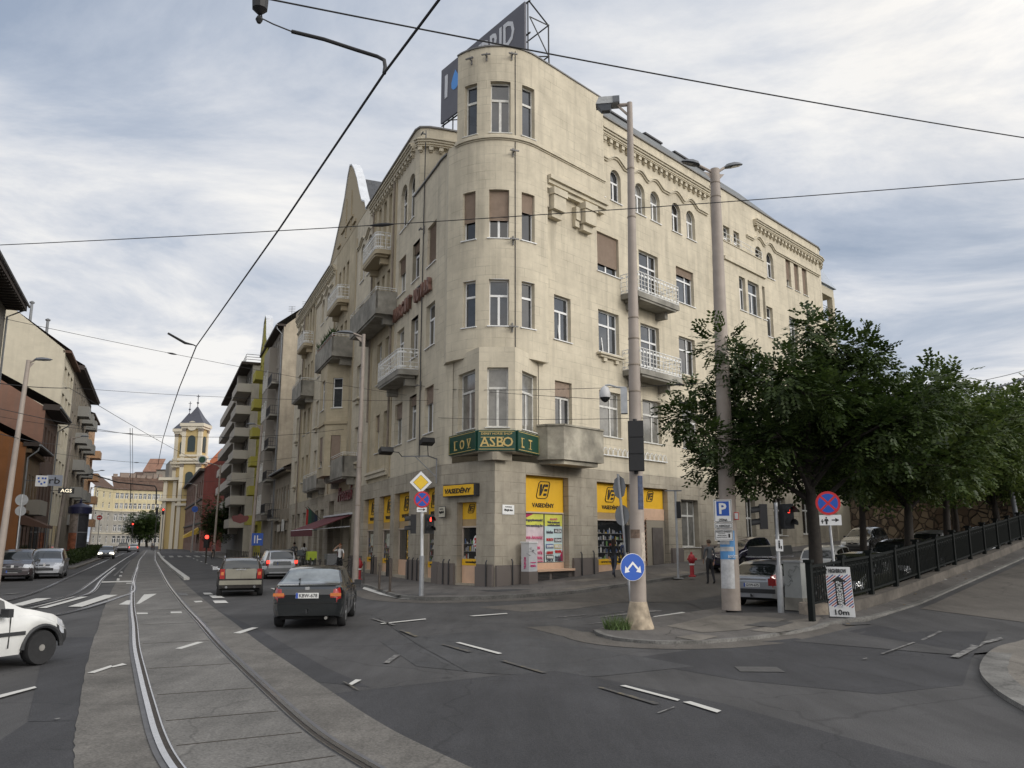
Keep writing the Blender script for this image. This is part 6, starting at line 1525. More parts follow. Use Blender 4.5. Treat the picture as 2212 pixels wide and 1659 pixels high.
 for xw in wh:
  for sg in (1, -1):
   mb = MB(False); y = hw - .11
   mb.lathe([(rw * .62, -.09), (rw * .93, -.10), (rw, -.06), (rw, .06), (rw * .93, .10), (rw * .62, .09)], (X(xw), sg * y, rw), 22 if full else 14, 'Y'); t = mb.build('wheel', M_tyre, r, smooth=True, sharp=50)
   mb = MB(False); o_ = sg * .075
   mb.lathe([(rw * .64, -.01), (rw * .64, .012), (rw * .54, .014), (rw * .5, -.03), (.01, -.03)], (X(xw), sg * y + o_, rw), 18, 'Y') if sg > 0 else mb.lathe([(rw * .64, .01), (rw * .64, -.012), (rw * .54, -.014), (rw * .5, .03), (.01, .03)], (X(xw), sg * y + o_, rw), 18, 'Y')
   for k in range(P.get('spokes', 5) if full else 0):
    a = 2 * PI * k / 5 + .3; mb.beam((X(xw) + math.cos(a) * .04, sg * y + o_, rw + math.sin(a) * .04), (X(xw) + math.cos(a) * rw * .6, sg * y + o_ + sg * .005, rw + math.sin(a) * rw * .6), .055, .03, (0, 1, 0))
   mb.lathe([(.055, -.02), (.055, .02), (.02, .03)], (X(xw), sg * y + o_, rw), 10, 'Y'); rm_ = mb.build('rim', rims or M_rim, t)
   if not P.get('spokes', 5):
    mb = MB(False)
    for k in range(8):
     a = 2 * PI * k / 8; c0 = Vector((X(xw) + math.cos(a) * rw * .38, sg * (y + .055) , rw + math.sin(a) * rw * .38)); mb.lathe([(.001, -.004), (.024, -.004), (.024, .004), (.001, .004)], c0, 8, 'Y')
    mb.build('rim_holes', M_und, t)
 zp = P.get('plate_z', .62)
 if plate:
  rear = P.get('plate_rear', True); xx = -off - .012 - P.get('plate_out', 0) if rear else off + .012
  mb = MB(False); mb.box((xx, 0, zp), (.012, .53, .125)); pl = mb.build('number_plate', M_plw, r)
  s_ = -1 if rear else 1
  mb = MB(False); mb.box((xx + s_ * .004, s_ * -.235, zp), (.012, .05, .12)); mb.build('plate_band', M_plb, pl)
  text(plate, M_blk, pl, (xx + s_ * .0075, s_ * .025, zp), (0, s_, 0), (0, 0, 1), .42, .085, .02, world=False, extr=.002)
 if extras: extras(r, X, P, m)
 return r
def bx(r, name, m, *bs):
 mb = MB(False)
 for c, s_ in bs: mb.box(c, s_)
 return mb.build(name, m, r)
# -- body shapes (tail at x = 0)
HATCH5 = dict(L=4.0, W=.84, top=[(0, .78), (.02, .95), (.1, 1.08), (.42, 1.38), (.7, 1.46), (1.3, 1.5), (2.0, 1.48), (2.35, 1.40), (3.05, .98), (3.6, .84), (3.92, .70), (4.0, .56)], belt=[(0, .92), (2.0, .92), (3.2, .86), (4, .6)], wheels=(.68, 3.2), ws=(2.3, 3.02), rwin=(.1, .44), side=[(.45, 1.25), (1.33, 2.2), (2.24, 2.75)], tail=(.2, .7, 1.02, .72), head=(.34, .55, .74, .58), gaps=(1.3, 2.35), handles=(1.42, .65), mirror=2.55, plate_z=.7)
CORSA = dict(HATCH5, L=3.62, W=.80, rw=.285, spokes=0, top=[(0, .72), (.03, .92), (.4, 1.30), (.65, 1.39), (1.3, 1.42), (1.75, 1.40), (2.02, 1.32), (2.72, .95), (3.25, .83), (3.52, .70), (3.62, .52)], belt=[(0, .86), (1.8, .84), (2.9, .82), (3.62, .55)], wheels=(.62, 3.05), ws=(1.98, 2.70), rwin=(.05, .4), side=[(.4, .95), (1.02, 1.95), (1.98, 2.4)], gaps=(1.0, 2.42), handles=(1.15,), mirror=2.28, head=(.25, .52, .72, .55))
LIFT = dict(L=4.5, W=.855, rw=.305, top=[(0, .80), (.02, .93), (.12, .985), (.35, 1.02), (.62, 1.08), (1.22, 1.36), (1.5, 1.41), (2.1, 1.43), (2.6, 1.40), (2.82, 1.33), (3.5, .97), (4.1, .84), (4.4, .70), (4.5, .54)], belt=[(0, .96), (.5, .95), (2.4, .9), (3.6, .85), (4.5, .58)], wheels=(.88, 3.52), ws=(2.78, 3.46), rwin=(.52, 1.24), side=[(.98, 1.28), (1.34, 2.0), (2.08, 2.75), (2.78, 3.2)], tail=(.14, .68, .93, .62), head=(.3, .56, .72, .55), gaps=(2.04, 3.0), handles=(2.2, 1.4), mirror=2.98, plate_z=.78)
CLUB = dict(L=3.96, W=.84, rw=.305, top=[(0, .86), (.02, 1.0), (.1, 1.2), (.2, 1.33), (.5, 1.4), (1.4, 1.42), (2.1, 1.40), (2.3, 1.34), (2.85, .98), (3.4, .90), (3.82, .78), (3.96, .58)], belt=[(0, .96), (2.2, .92), (3.1, .86), (3.96, .6)], wheels=(.66, 3.22), ws=(2.28, 2.8), rwin=(.03, .2), side=[(.3, 1.1), (1.16, 2.2), (2.24, 2.6)], tail=(.07, .66, .93, .8), head=(.3, .6, .8, .6), gaps=(1.13, 2.35), handles=(1.3,), mirror=2.45, plate_z=.52, mirror_mat=M_chr)
ESTATE = dict(L=4.42, W=.88, rw=.31, top=[(0, .84), (.02, .98), (.08, 1.12), (.28, 1.46), (.5, 1.52), (1.6, 1.56), (2.4, 1.52), (2.75, 1.42), (3.45, 1.0), (3.95, .88), (4.3, .72), (4.42, .55)], belt=[(0, .98), (2.4, .94), (3.5, .9), (4.42, .6)], wheels=(.85, 3.52), ws=(2.66, 3.42), rwin=(.06, .3), side=[(.35, 1.0), (1.06, 1.9), (1.96, 2.6), (2.65, 3.1)], tail=(.2, .7, 1.02, .78), head=(.35, .6, .8, .55), gaps=(1.93, 2.9), handles=(2.1, 1.2), mirror=2.9, plate_z=.84)
MPV = dict(L=4.35, W=.92, rw=.32, top=[(0, .85), (.03, 1.05), (.3, 1.52), (.6, 1.6), (1.6, 1.64), (2.2, 1.6), (2.6, 1.48), (3.4, 1.06), (3.9, .9), (4.22, .72), (4.35, .52)], belt=[(0, 1.0), (2.4, .98), (3.5, .92), (4.35, .6)], wheels=(.8, 3.5), ws=(2.5, 3.36), rwin=(.05, .35), side=[(.4, 1.0), (1.06, 1.9), (1.96, 2.7), (2.75, 3.1)], tail=(.2, .75, 1.1, .75), head=(.5, .68, .86, .5), gaps=(1.93, 2.9), handles=(2.1, 1.2), mirror=2.95, plate_z=.5, plate_rear=False)
JUKE = dict(L=4.13, W=.88, rw=.345, sill=.28, top=[(0, .9), (.03, 1.05), (.35, 1.42), (.6, 1.53), (1.5, 1.57), (2.1, 1.52), (2.4, 1.42), (3.1, 1.1), (3.7, 1.0), (4.02, .82), (4.13, .6)], belt=[(0, 1.08), (2.4, 1.03), (3.3, .97), (4.13, .66)], wheels=(.78, 3.3), ws=(2.32, 3.06), rwin=(.05, .4), side=[(.6, 1.2), (1.28, 2.0), (2.06, 2.8)], tail=(.25, .85, 1.1, .75), head=(.3, .62, .8, .62), gaps=(1.25, 2.4), handles=(2.2,), mirror=2.6, plate_z=.52, plate_rear=False)
SUV = dict(L=4.5, W=.92, rw=.36, sill=.3, top=[(0, .95), (.03, 1.15), (.3, 1.6), (.55, 1.68), (1.6, 1.71), (2.3, 1.66), (2.6, 1.56), (3.3, 1.14), (3.95, 1.04), (4.35, .88), (4.5, .62)], belt=[(0, 1.1), (2.4, 1.07), (3.5, 1.02), (4.5, .7)], wheels=(.85, 3.6), ws=(2.5, 3.26), rwin=(.05, .35), side=[(.4, 1.0), (1.06, 1.9), (1.96, 2.7), (2.75, 3.05)], tail=(.2, .9, 1.2, .75), head=(.35, .75, .92, .58), gaps=(1.93, 2.9), handles=(2.1, 1.2), mirror=2.9, plate_z=.6, plate_rear=False)
P_white = paint('white', (.62, .62, .60), .3); P_sil = paint('silver', (.36, .37, .39), .28, .55); P_blk = paint('black_green', (.008, .010, .011), .15); P_brn = paint('dark_brown', (.05, .04, .042), .2, .3); P_nvy = paint('navy', (.018, .016, .045), .16, .2)
P_mini = paint('champagne', (.27, .255, .205), .3, .3); P_minid = paint('mini_dark', (.028, .024, .021), .2, .2); P_gre = paint('grey', (.14, .145, .15), .25, .4); P_blu = paint('blue', (.03, .05, .13), .2, .3); P_drk = paint('near_black', (.012, .012, .014), .15); P_red = paint('red_far', (.35, .05, .04), .3); P_olv = paint('olive_dark', (.06, .065, .045), .25, .2)
MG = mat('badge_chrome', (.6, .6, .6), .25, .05, 5, metal=.9)
def at_px(x, y, z=0.0): p = gnd(x, y, z); return p
def fwd(loc, heading, d): return (loc[0] + math.sin(R_(heading)) * d, loc[1] + math.cos(R_(heading)) * d, loc[2] if len(loc) > 2 else 0)
def ex_corsa(r, X, P, m):
 for sg in (1, -1):
  bx(r, 'side_strip', M_blp, ((X(1.7), sg * (P['W'] - .002), .56), (2.0, .03, .06)))
  for xw in P['wheels']:
   mb = MB(False); rr_ = P['rw'] + .075
   mb.tube([(X(xw) + math.cos(a) * rr_, sg * (P['W'] - .03), P['rw'] + math.sin(a) * rr_) for a in [PI * k / 12 for k in range(13)]], .04, 6); mb.build('arch_trim', M_blp, r)
 mb = MB(False); mb.tube([(X(3.6), .5, 1.0), (X(3.6), .5, 1.0)], .01, 4)
hc = 23
pw = at_px(83, 1437); c_ = fwd((pw.x - .74 * math.cos(R_(hc)), pw.y + .74 * math.sin(R_(hc)), 0), hc, -(3.05 - 3.62 / 2))
car('parked_car', 'small dirty white hatchback with black arches and steel wheels cut by the left picture edge', 'car', c_, hc, CORSA, P_white, extras=ex_corsa, rims=M_stl, lowtrim=(.62, .16, .34, M_blp))
def ex_toy(r, X, P, m):
 bx(r, 'wiper', M_blp, ((X(.72), .28, 1.13), (.28, .03, .03)))
 bx(r, 'boot_lip', m, ((X(.02), 0, 1.0), (.07, 1.3, .035)))
 bx(r, 'badge', MG, ((X(-.012), 0, .945), (.014, .1, .07)))
 for sg in (1, -1): bx(r, 'indicator_lens', M_tlo, ((X(-.004), sg * .66, .80), (.02, .25, .075)))
 mb = MB(False); mb.tube([(X(-.02), 0, .40), (X(-.1), 0, .40), (X(-.1), 0, .47)], .025, 6); mb.build('tow_bar', M_blp, r)
 bx(r, 'rear_bumper_line', M_und, ((X(-.006), 0, .61), (.016, 1.5, .02)))
 mb = MB(False); mb.tube([(X(-.04), -.45, .27), (X(.3), -.45, .27)], .035, 8); mb.build('exhaust', M_stl, r)
t_ = at_px(672, 1352); ht = -6
car('black_liftback', 'black liftback car with red and amber tail lamps and plate KBW-678, first in the lane', 'car', fwd(t_, ht, 1.3), ht, LIFT, P_blk, 'KBW-678', extras=ex_toy, rear_glass=M_cgl2)
def ex_mini(r, X, P, m):
 bx(r, 'rear_door', P_mini, ((X(-.012), .27, .84), (.03, .535, .36))); bx(r, 'rear_door', P_mini, ((X(-.012), -.27, .84), (.03, .535, .36)))
 bx(r, 'door_pull', M_chr, ((X(-.035), 0, .99), (.03, .4, .03))); bx(r, 'bumper_trim', P_mini, ((X(-.008), 0, .52), (.03, 1.5, .16)))
 for sg in (1, -1):
  bx(r, 'tail_lamp', M_tl, ((X(-.012), sg * .66, .84), (.03, .17, .36))); bx(r, 'lamp_lens', M_tlo, ((X(-.03), sg * .66, .85), (.012, .1, .12)))
  mb = MB(False); mb.tube([(X(-.05), sg * .5, .36), (X(.2), sg * .5, .36)], .045, 8); mb.build('exhaust', M_chr, r)
  mb = MB(False); mb.tube([(X(.35), sg * .6, 1.42), (X(.45), sg * .6, 1.47), (X(1.9), sg * .6, 1.48), (X(2.05), sg * .6, 1.42)], .018, 6); mb.build('roof_rail', M_chr, r)
  bx(r, 'wiper', M_blp, ((X(-.02), sg * .18, 1.04), (.03, .26, .03)))
mi = at_px(517, 1287); car('two_tone_estate', 'small dark estate car with champagne twin rear doors and plate LTJ-404', 'car', fwd(mi, -19, 1.3), -19, CLUB, P_minid, 'LTJ-404', extras=ex_mini)
def ex_peu(r, X, P, m):
 bx(r, 'plate_recess', P_gre, ((X(-.012), 0, .84), (.02, .95, .2))); bx(r, 'tailgate_strip', M_chr, ((X(-.02), 0, .96), (.02, .85, .03)))
 for sg in (1, -1):
  bx(r, 'brake_lamp', M_tlb, ((X(-.012), sg * .74, .92), (.03, .16, .16)))
  mb = MB(False); mb.tube([(X(.4), sg * .68, 1.55), (X(2.3), sg * .68, 1.59)], .02, 5); mb.build('roof_rail', M_blp, r)
 bx(r, 'bumper', P_gre, ((X(-.01), 0, .5), (.08, 1.6, .2)))
pe = at_px(603, 1250); car('silver_estate', 'silver estate car with lit brake lamps stopped by the kerb posts', 'car', fwd(pe, -23, 1.35), -23, ESTATE, P_sil, 'JIY-945', extras=ex_peu)
def front(r, X, P, m, z=.62, grille=True, w=.9):
 L_ = P['L']
 if grille: bx(r, 'grille', M_blp, ((X(L_) + .006, 0, z - .22), (.03, w, .14)), ((X(L_) + .004, 0, z), (.02, w * .6, .07)))
 bx(r, 'badge', MG, ((X(L_) + .016, 0, z + .02), (.02, .13, .13)))
def ex_scen(r, X, P, m):
 front(r, X, P, m, .74); L_ = P['L']; bx(r, 'chrome_bar', M_chr, ((X(L_) - .02, 0, .72), (.04, 1.15, .025)))
 for sg in (1, -1): bx(r, 'fog_lamp_trim', M_chr, ((X(L_) - .03, sg * .62, .42), (.05, .3, .1)))
sc_ = at_px(28, 1255); car('brown_people_carrier', 'dark brown people carrier facing the camera at the left edge', 'car', fwd(sc_, 156, -1.3), 156, MPV, P_brn, 'MVP-683', extras=ex_scen)
sc2 = LW(17.6, 17.6); car('silver_van_car', 'silver people carrier parked half hidden behind the brown one', 'car', (sc2.x, sc2.y, 0), 156, MPV, P_sil, extras=lambda r, X, P, m: front(r, X, P, m, .74))
g0 = gnd(262, 1197.0);
d1 = far_p(233, 98); car('oncoming_car', 'grey oncoming car with a lit headlamp beside the hedge', 'car', (d1.x, d1.y, 0), 157, HATCH5, P_gre, full=False, lit='head', extras=lambda r, X, P, m: front(r, X, P, m, .62))
d2 = far_p(267, 150); car('pickup_truck', 'dark distant pickup truck with a white tailgate', 'pickup', (d2.x, d2.y, 0), -23, dict(SUV, top=[(0, 1.0), (.03, 1.05), (1.4, 1.06), (1.45, 1.4), (1.8, 1.72), (2.6, 1.74), (3.2, 1.2), (4.1, 1.08), (4.5, .7)], ws=(2.6, 3.2), rwin=(1.42, 1.8), side=[(1.8, 2.7)]), P_drk, full=False, extras=lambda r, X, P, m: bx(r, 'tailgate', P_white, ((X(-.02), 0, .95), (.04, 1.6, .35))))
d3 = far_p(291, 158); car('distant_car', 'distant pale car with glowing red tail lamps', 'car', (d3.x, d3.y, 0), -20, HATCH5, P_sil, full=False, lit='brake')
HU_ = 42.9; pit = math.atan(.052)
def on_lane(u, v): p = RV(u, v); return (p.x, p.y, z_lane(u) + .015)
def ex_juke(r, X, P, m):
 front(r, X, P, m, .74); L_ = P['L']
 for sg in (1, -1):
  mb = MB(False); mb.lathe([(.02, -.05), (.13, -.05), (.13, .03), (.02, .05)], (X(L_) - .06, sg * .55, .68), 14, 'X'); mb.build('round_lamp', M_hl, r)
  mb = MB(False); mb.beam((X(L_) + .02, sg * .05, .72), (X(L_) + .0, sg * .28, .86), .05, .03); mb.build('grille_bar', M_chr, r)
car('small_suv', 'dark violet small crossover with a pale V-shaped grille parked by the facade', 'car', on_lane(12.2, 5.0), HU_ + 180, JUKE, P_nvy, 'MWM-247', extras=ex_juke, pitch=-pit)
def ex_xsa(r, X, P, m):
 bx(r, 'chrome_strip', M_chr, ((X(-.02), 0, .88), (.03, .95, .04))); bx(r, 'bumper_line', M_blp, ((X(-.01), 0, .52), (.05, 1.5, .13)))
 for sg in (1, -1): bx(r, 'tail_lamp', M_tl, ((X(-.006), sg * .66, .8), (.03, .24, .22)))
 mb = MB(False); mb.hexa([(X(x), y, z) for z, k in ((1.56, 1), (1.86, .86)) for x, y in ((.75, -.42 * k), (2.75, -.36 * k), (2.75, .36 * k), (.75, .42 * k))]); mb.build('roof_box', mat('roof_box_black', (.022, .024, .024), .4, .1, 3), r)
 for x in (1.1, 2.2): bx(r, 'roof_bar', M_chr, ((X(x), 0, 1.52), (.06, 1.2, .04)))
 mb = MB(False); mb.tube([(X(-.02), 0, .36), (X(-.1), 0, .36), (X(-.1), 0, .44)], .025, 6); mb.build('tow_bar', M_blp, r)
xr = gnd(1648, 1309, .0); xc = fwd(xr, HU_ - 4, 1.3)
car('silver_hatchback', 'silver hatchback with a black roof box behind the wide column, plate GVW-675', 'car', (xc[0], xc[1], .03), HU_ - 4, dict(HATCH5, L=4.15, top=[(0, .80), (.03, .96), (.14, 1.02), (.6, 1.32), (.9, 1.40), (1.5, 1.43), (2.2, 1.41), (2.5, 1.34), (3.2, .96), (3.75, .84), (4.05, .70), (4.15, .55)], ws=(2.45, 3.15), rwin=(.12, .62), wheels=(.75, 3.3), side=[(.62, 1.35), (1.43, 2.3), (2.36, 2.85)]), P_sil, 'GVW-675', extras=ex_xsa, pitch=.02)
parked = [
('white_hatchback', 'white hatchback seen from behind, left of the dark tree trunk', 7.6, 11.4, HU_ - 8, HATCH5, P_white, None),
('silver_car', 'silver saloon-like hatchback with sunlit flank just right of the dark tree trunk', 10.6, 13.2, HU_ + 184, HATCH5, P_sil, None),
('black_suv', 'big black car with a gleaming windscreen nearest behind the railing', 7.0, 14.2, HU_ + 176, SUV, P_drk, None),
('grey_estate', 'grey estate car second behind the railing', 12.6, 14.3, HU_ + 184, ESTATE, P_gre, None),
('silver_estate', 'silver estate roof between the two nearer dark cars and the stone wall', 18.5, 12.0, HU_ + 180, ESTATE, P_sil, None),
('silver_suv', 'silver grey car third behind the railing', 18.8, 14.3, HU_ + 178, SUV, P_sil, None),
('blue_car', 'blue hatchback farthest up the car park by the railing', 25.0, 14.2, HU_ + 182, HATCH5, P_blu, None),
('dark_hatchback', 'dark hatchback below the graffiti wall at the end of the facade', 25.5, 6.2, HU_ + 180, HATCH5, P_gre, None),
('olive_car', 'dark olive bonnet close behind the railing, left of the big black car', 2.6, 14.3, HU_ + 180, HATCH5, P_olv, None),
]
for nm, lb, u, v, h, P, m, pl in parked:
 car(nm, lb, 'car', on_lane(u, v), h, P, m, pl, group='cars parked up the side street', pitch=-pit if h > 120 else pit, extras=lambda r, X, P, m: front(r, X, P, m, .66))
def scooter(label, s_, w_, box):
 p = LW(s_, w_); r = root('scooter', label, 'scooter', (p.x, p.y, .12), PI / 2 + R_(23), 'scooters parked by the kerb posts')
 for x in (-.55, .6):
  mb = MB(False); mb.lathe([(.17, -.05), (.24, -.05), (.25, 0), (.24, .05), (.17, .05)], (x, 0, .25), 16, 'Y'); mb.build('wheel', M_tyre, r)
 mb = MB(False); mb.tube([(-.75, 0, .62), (-.2, 0, .6), (-.05, 0, .35), (.3, 0, .33), (.5, 0, .75), (.42, 0, 1.0)], [.1, .16, .12, .1, .12, .05], 8); mb.build('body', paint('scooter', (.55, .55, .54) if not box else (.05, .05, .05)), r)
 mb = MB(False); mb.tube([(-.7, 0, .76), (-.1, 0, .77)], [.11, .13], 8); mb.build('seat', M_blp, r)
 mb = MB(False); mb.tube([(.42, -.33, 1.02), (.44, 0, .98), (.42, .33, 1.02)], .025, 6); mb.tube([(.6, 0, .25), (.45, 0, .9)], .03, 6); mb.build('handlebar', M_drk, r)
 for sg in (1, -1): mb = MB(False); mb.tube([(.42, sg * .25, 1.0), (.42, sg * .3, 1.22)], .01, 4); mb.box((.42, sg * .3, 1.26), (.02, .14, .09)); mb.build('mirror', M_drk, r)
 if box: bx(r, 'top_box', mat('lime_box', (.36, .46, .03), .5, .08, 3), ((-.62, 0, 1.05), (.55, .55, .5)))
 else: mb = MB(False); mb.poly([(.62, -.25, .95), (.62, .25, .95), (.45, .2, 1.35), (.45, -.2, 1.35)]); mb.build('windshield', M_cgl2, r)
scooter('dark scooter with a lime green delivery box beyond the silver estate', 15.0, 3.4, True); scooter('pale scooter with a small windshield beyond the kerb posts', 17.2, 3.5, False); scooter('pale scooter with a windshield farther back by the dark railing', 22.5, 3.6, False)
# -- STREET FURNITURE
M_pole = mat('column_paint', (.335, .285, .245), .6, .12, 2.5, bump=.1, var2=.12, scale2=1.2)
M_polec = mat('column_concrete', (.40, .34, .25), .8, .22, 4, bump=.2)
M_galv = mat('galvanised', (.38, .39, .40), .45, .15, 6, metal=.5)
M_lamp = mat('lamp_housing', (.12, .13, .145), .45, .15, 4)
M_lampl = mat('lamp_lens', (.45, .46, .47), .2, .15, 4, coat=.5)
M_sred = mat('sign_red', (.55, .02, .025), .4, .04, 3); M_sblu = mat('sign_blue', (.012, .085, .42), .4, .05, 3); M_swh = mat('sign_white', (.74, .74, .73), .4, .04, 3); M_syel = mat('sign_yellow', (.80, .52, .03), .4, .04, 3)
M_sback = mat('sign_back', (.22, .225, .23), .5, .12, 4, metal=.3)
M_tlk = mat('signal_black', (.012, .012, .013), .55, .1, 6)
M_redon = mat('signal_red_lit', (1, .05, .03), .3, 0, emit=3.0)
M_hyd = mat('hydrant_red', (.34, .022, .028), .5, .15, 5)
M_post = mat('post_dark', (.05, .047, .042), .6, .25, 7)
M_wire = mat('wire_black', (.012, .012, .013), .6, .1, 5)
V3 = lambda p, z=0.0: Vector((p[0], p[1], z))
def cam_axes(p):
 d = Vector((p[0], p[1], 0)).normalized(); return Vector((d.y, -d.x, 0)), -d      # picture-right, towards the camera
def ringpts(c, xd, r, n=28, zd=Vector((0, 0, 1))): return [c + xd * (r * math.cos(2 * PI * i / n)) + zd * (r * math.sin(2 * PI * i / n)) for i in range(n)]
def disc(r_, name, c, xd, nd, rad, m, t=.02, n=28):
 mb = MB(); mb.prism(ringpts(c, xd, rad, n), nd * t); return mb.build(name, m, r_)
def plate_(r_, name, c, xd, nd, w, h, m, t=.02, rnd=.0, zd=Vector((0, 0, 1))):
 mb = MB(); mb.prism([c + xd * (sx * w / 2) + zd * (sz * h / 2) for sx, sz in ((-1, -1), (1, -1), (1, 1), (-1, 1))], nd * t); return mb.build(name, m, r_)
def lamp_head(r_, base, d, L_=.75, up=.12):
 """flat street luminaire reaching along d"""
 d = Vector((d[0], d[1], 0)).normalized(); s_ = Vector((-d.y, d.x, 0)); b = Vector(base); u = Vector((0, 0, 1)); mb = MB()
 prof = [(0, .07, .03), (.15, .15, .09), (.45, .17, .10), (.75, .13, .07), (1.0, .05, .02)]
 rows = [[b + d * (x * L_) + u * (up * x + z) + s_ * y for y, z in ((-w, 0), (-w * .8, h), (0, h * 1.3), (w * .8, h), (w, 0), (0, -.02))] for x, w, h in prof]
 vs = [p for r in rows for p in r]; fs = [(i * 6 + k, i * 6 + (k + 1) % 6, (i + 1) * 6 + (k + 1) % 6, (i + 1) * 6 + k) for i in range(4) for k in range(6)] + [tuple(range(6)), tuple(range(24, 30))]
 mb.faces(vs, fs); hd = mb.build('lamp_head', M_lamp, r_, smooth=True)
 mb = MB(); mb.poly([b + d * (x * L_) + u * (up * x - .03) + s_ * y for x, y in ((.4, -.11), (.9, -.07), (.9, .07), (.4, .11))]); mb.build('lens', M_lampl, hd)
def column(name, label, base, top, r0, r1, heads, m=None, group=None, joints=(), collar=None):
 base = Vector(base); top = Vector(top); r = root(name, label, 'lamp post', tuple(base), group=group)
 mb = MB(); f = [0, .25, .5, .75, 1]; mb.tube([base.lerp(top, k) for k in f], [r0 + (r1 - r0) * k for k in f], 18); mb.build('shaft', m or M_pole, r, smooth=True)
 for k in joints: mb = MB(); c = base.lerp(top, k); rr_ = r0 + (r1 - r0) * k; mb.lathe([(rr_ + .008, -.02), (rr_ + .012, 0), (rr_ + .008, .02)], c, 18); mb.build('clamp_band', M_pip, r)
 for d, arm, L_, up in heads:
  d = Vector((*d, 0)).normalized(); e = top + d * arm + Vector((0, 0, up * arm)); mb = MB(); mb.tube([top - Vector((0, 0, .15)), e], .045, 8)
  if arm > .15: mb.poly([top - Vector((0, 0, .5)), top - Vector((0, 0, .15)), top + d * min(.4, arm) - Vector((0, 0, .12))])
  mb.build('lamp_arm', m or M_pole, r); lamp_head(r, e, d, L_, up * L_)
 return r
# -- near column on the island
b1 = gnd(1380, 1358, .05); t1_ = atY(1360, 222, b1.y + .1)
r = column('lamp_column', 'tall beige lamp column with a conical concrete foot at the island tip', b1, t1_, .195, .07, [], joints=(.30, .42, .47, .52, .56, .76, .86))
mb = MB(); mb.lathe([(.36, -.05), (.355, .04), (.27, .3), (.205, .60), (.19, .61)], b1, 20); mb.build('concrete_foot', mat('rust_streaked_concrete', (.36, .295, .215), .85, .3, 5, bump=.3, var2=.3, scale2=6), r, smooth=True, sharp=30)
rt, toc = cam_axes(b1)
e = t1_ + Vector((0, 0, -.05)); mb = MB(); mb.tube([e, e - rt * .32], .05, 8); mb.beam(e - rt * .3 + Vector((0, 0, -.02)), e - Vector((0, 0, .35)), .05); mb.build('lamp_arm', M_pole, r)
c = e - rt * .55 + Vector((0, 0, .06)); mb = MB()
mb.hexa([c + rt * x + toc * y + Vector((0, 0, z)) for z, k in ((-.06, 1), (.13, .75)) for x, y in ((-.33 * k, -.17), (.27, -.17), (.27, .17), (-.33 * k, .17))]); lh = mb.build('lantern', mat('lantern_grey', (.42, .43, .43), .5, .2, 5), r)
mb = MB(); mb.hexa([c + rt * x + toc * y + Vector((0, 0, z)) for z in (-.05, .125) for x, y in ((.12, -.18), (.29, -.18), (.29, .185), (.12, .185))]); mb.build('lantern_gear', M_lamp, lh)
mb = MB(); mb.hexa([c + rt * x + toc * y + Vector((0, 0, z)) for z, k in ((-.22, .6), (-.06, 1)) for x, y in ((-.3 * k, -.15 * k), (.08 * k, -.15 * k), (.08 * k, .15 * k), (-.3 * k, .15 * k))]); mb.build('lantern_bowl', M_lamp, lh)
q = b1.lerp(t1_, .135); mb = MB(); mb.lathe([(.222, -.22), (.224, .22)], q + Vector((0, 0, .3)), 16);
def patch(par, base, top, r0, r1, k0, k1, a0, a1, m, name='sticker', o=.006):
 """something pasted round part of a column"""
 base = Vector(base); top = Vector(top); mb = MB(); n = 7
 for i in range(n):
  qs = []
  for k, a in ((k0, i / n), (k0, (i + 1) / n), (k1, (i + 1) / n), (k1, i / n)):
   c = base.lerp(top, k); rr_ = r0 + (r1 - r0) * k + o; an = R_(a0 + (a1 - a0) * a); x, d = cam_axes(base); qs.append(c + x * (math.sin(an) * rr_) + d * (math.cos(an) * rr_))
  mb.poly(qs)
 return mb.build(name, m, par)
kz = lambda z, b, t: (z - b.z) / (t.z - b.z)
patch(r, b1, t1_, .195, .07, .205, .265, 12, 62, mat('sticker_blue', (.03, .045, .09), .6, .6, 9)); patch(r, b1, t1_, .195, .07, .115, .165, 30, 80, mat('sticker_remains', (.42, .36, .30), .8, .4, 14)); patch(r, b1, t1_, .195, .07, .155, .17, -60, 20, mat('tape_residue', (.16, .11, .08), .8, .5, 12))
c = b1.lerp(t1_, kz(5.35, b1, t1_)); bc = c - rt * .26; mb = MB(); mb.box(bc + Vector((0, 0, .05)), (.16, .2, .62), math.atan2(rt.y, rt.x)); mb.build('control_box', M_galv, r)
cc = root('surveillance_camera', 'white dome surveillance camera hanging from an arm on the near lamp column', 'camera', tuple(c - rt * .72 + Vector((0, 0, .3))))
p = c - rt * .72 + Vector((0, 0, .25)); mb = MB(); mb.tube([c - rt * .2 + Vector((0, 0, .38)), c - rt * .42 + Vector((0, 0, .40)), c - rt * .6 + Vector((0, 0, .46)), p + Vector((0, 0, .2))], .025, 6); mb.build('arm', M_galv, cc)
mb = MB(); mb.lathe([(.03, .19), (.1, .13), (.135, .02), (.135, -.08), (.13, -.1)], p, 16); mb.build('housing', mat('camera_housing', (.5, .5, .5), .5, .05, 3), cc, smooth=True)
mb = MB(); mb.lathe([(.13, -.1), (.115, -.13), (.09, -.17), (.04, -.21), (.01, -.22)], p, 16); mb.build('dome', M_cgl, cc, smooth=True)
z0, z1 = 4.02, 5.02
ba = atY(1375, 1018, b1.y - .25); bb = atY(1374, 910, b1.y - .25)
sb = root('traffic_signal', 'black backboard of a traffic signal fixed to the near lamp column', 'traffic light', tuple(ba))
mb = MB(); cz = (ba.z + bb.z) / 2; mb.box((ba.x, b1.y - .28, cz), (.36, .16, bb.z - ba.z), -.15); bo_ = mb.build('board', M_tlk, sb)
for k in range(3): mb = MB(); mb.box((ba.x, b1.y - .37, ba.z + (bb.z - ba.z) * (k + .5) / 3), (.34, .03, (bb.z - ba.z) / 3 - .02), -.15); mb.build('signal_box', M_tlk, sb)
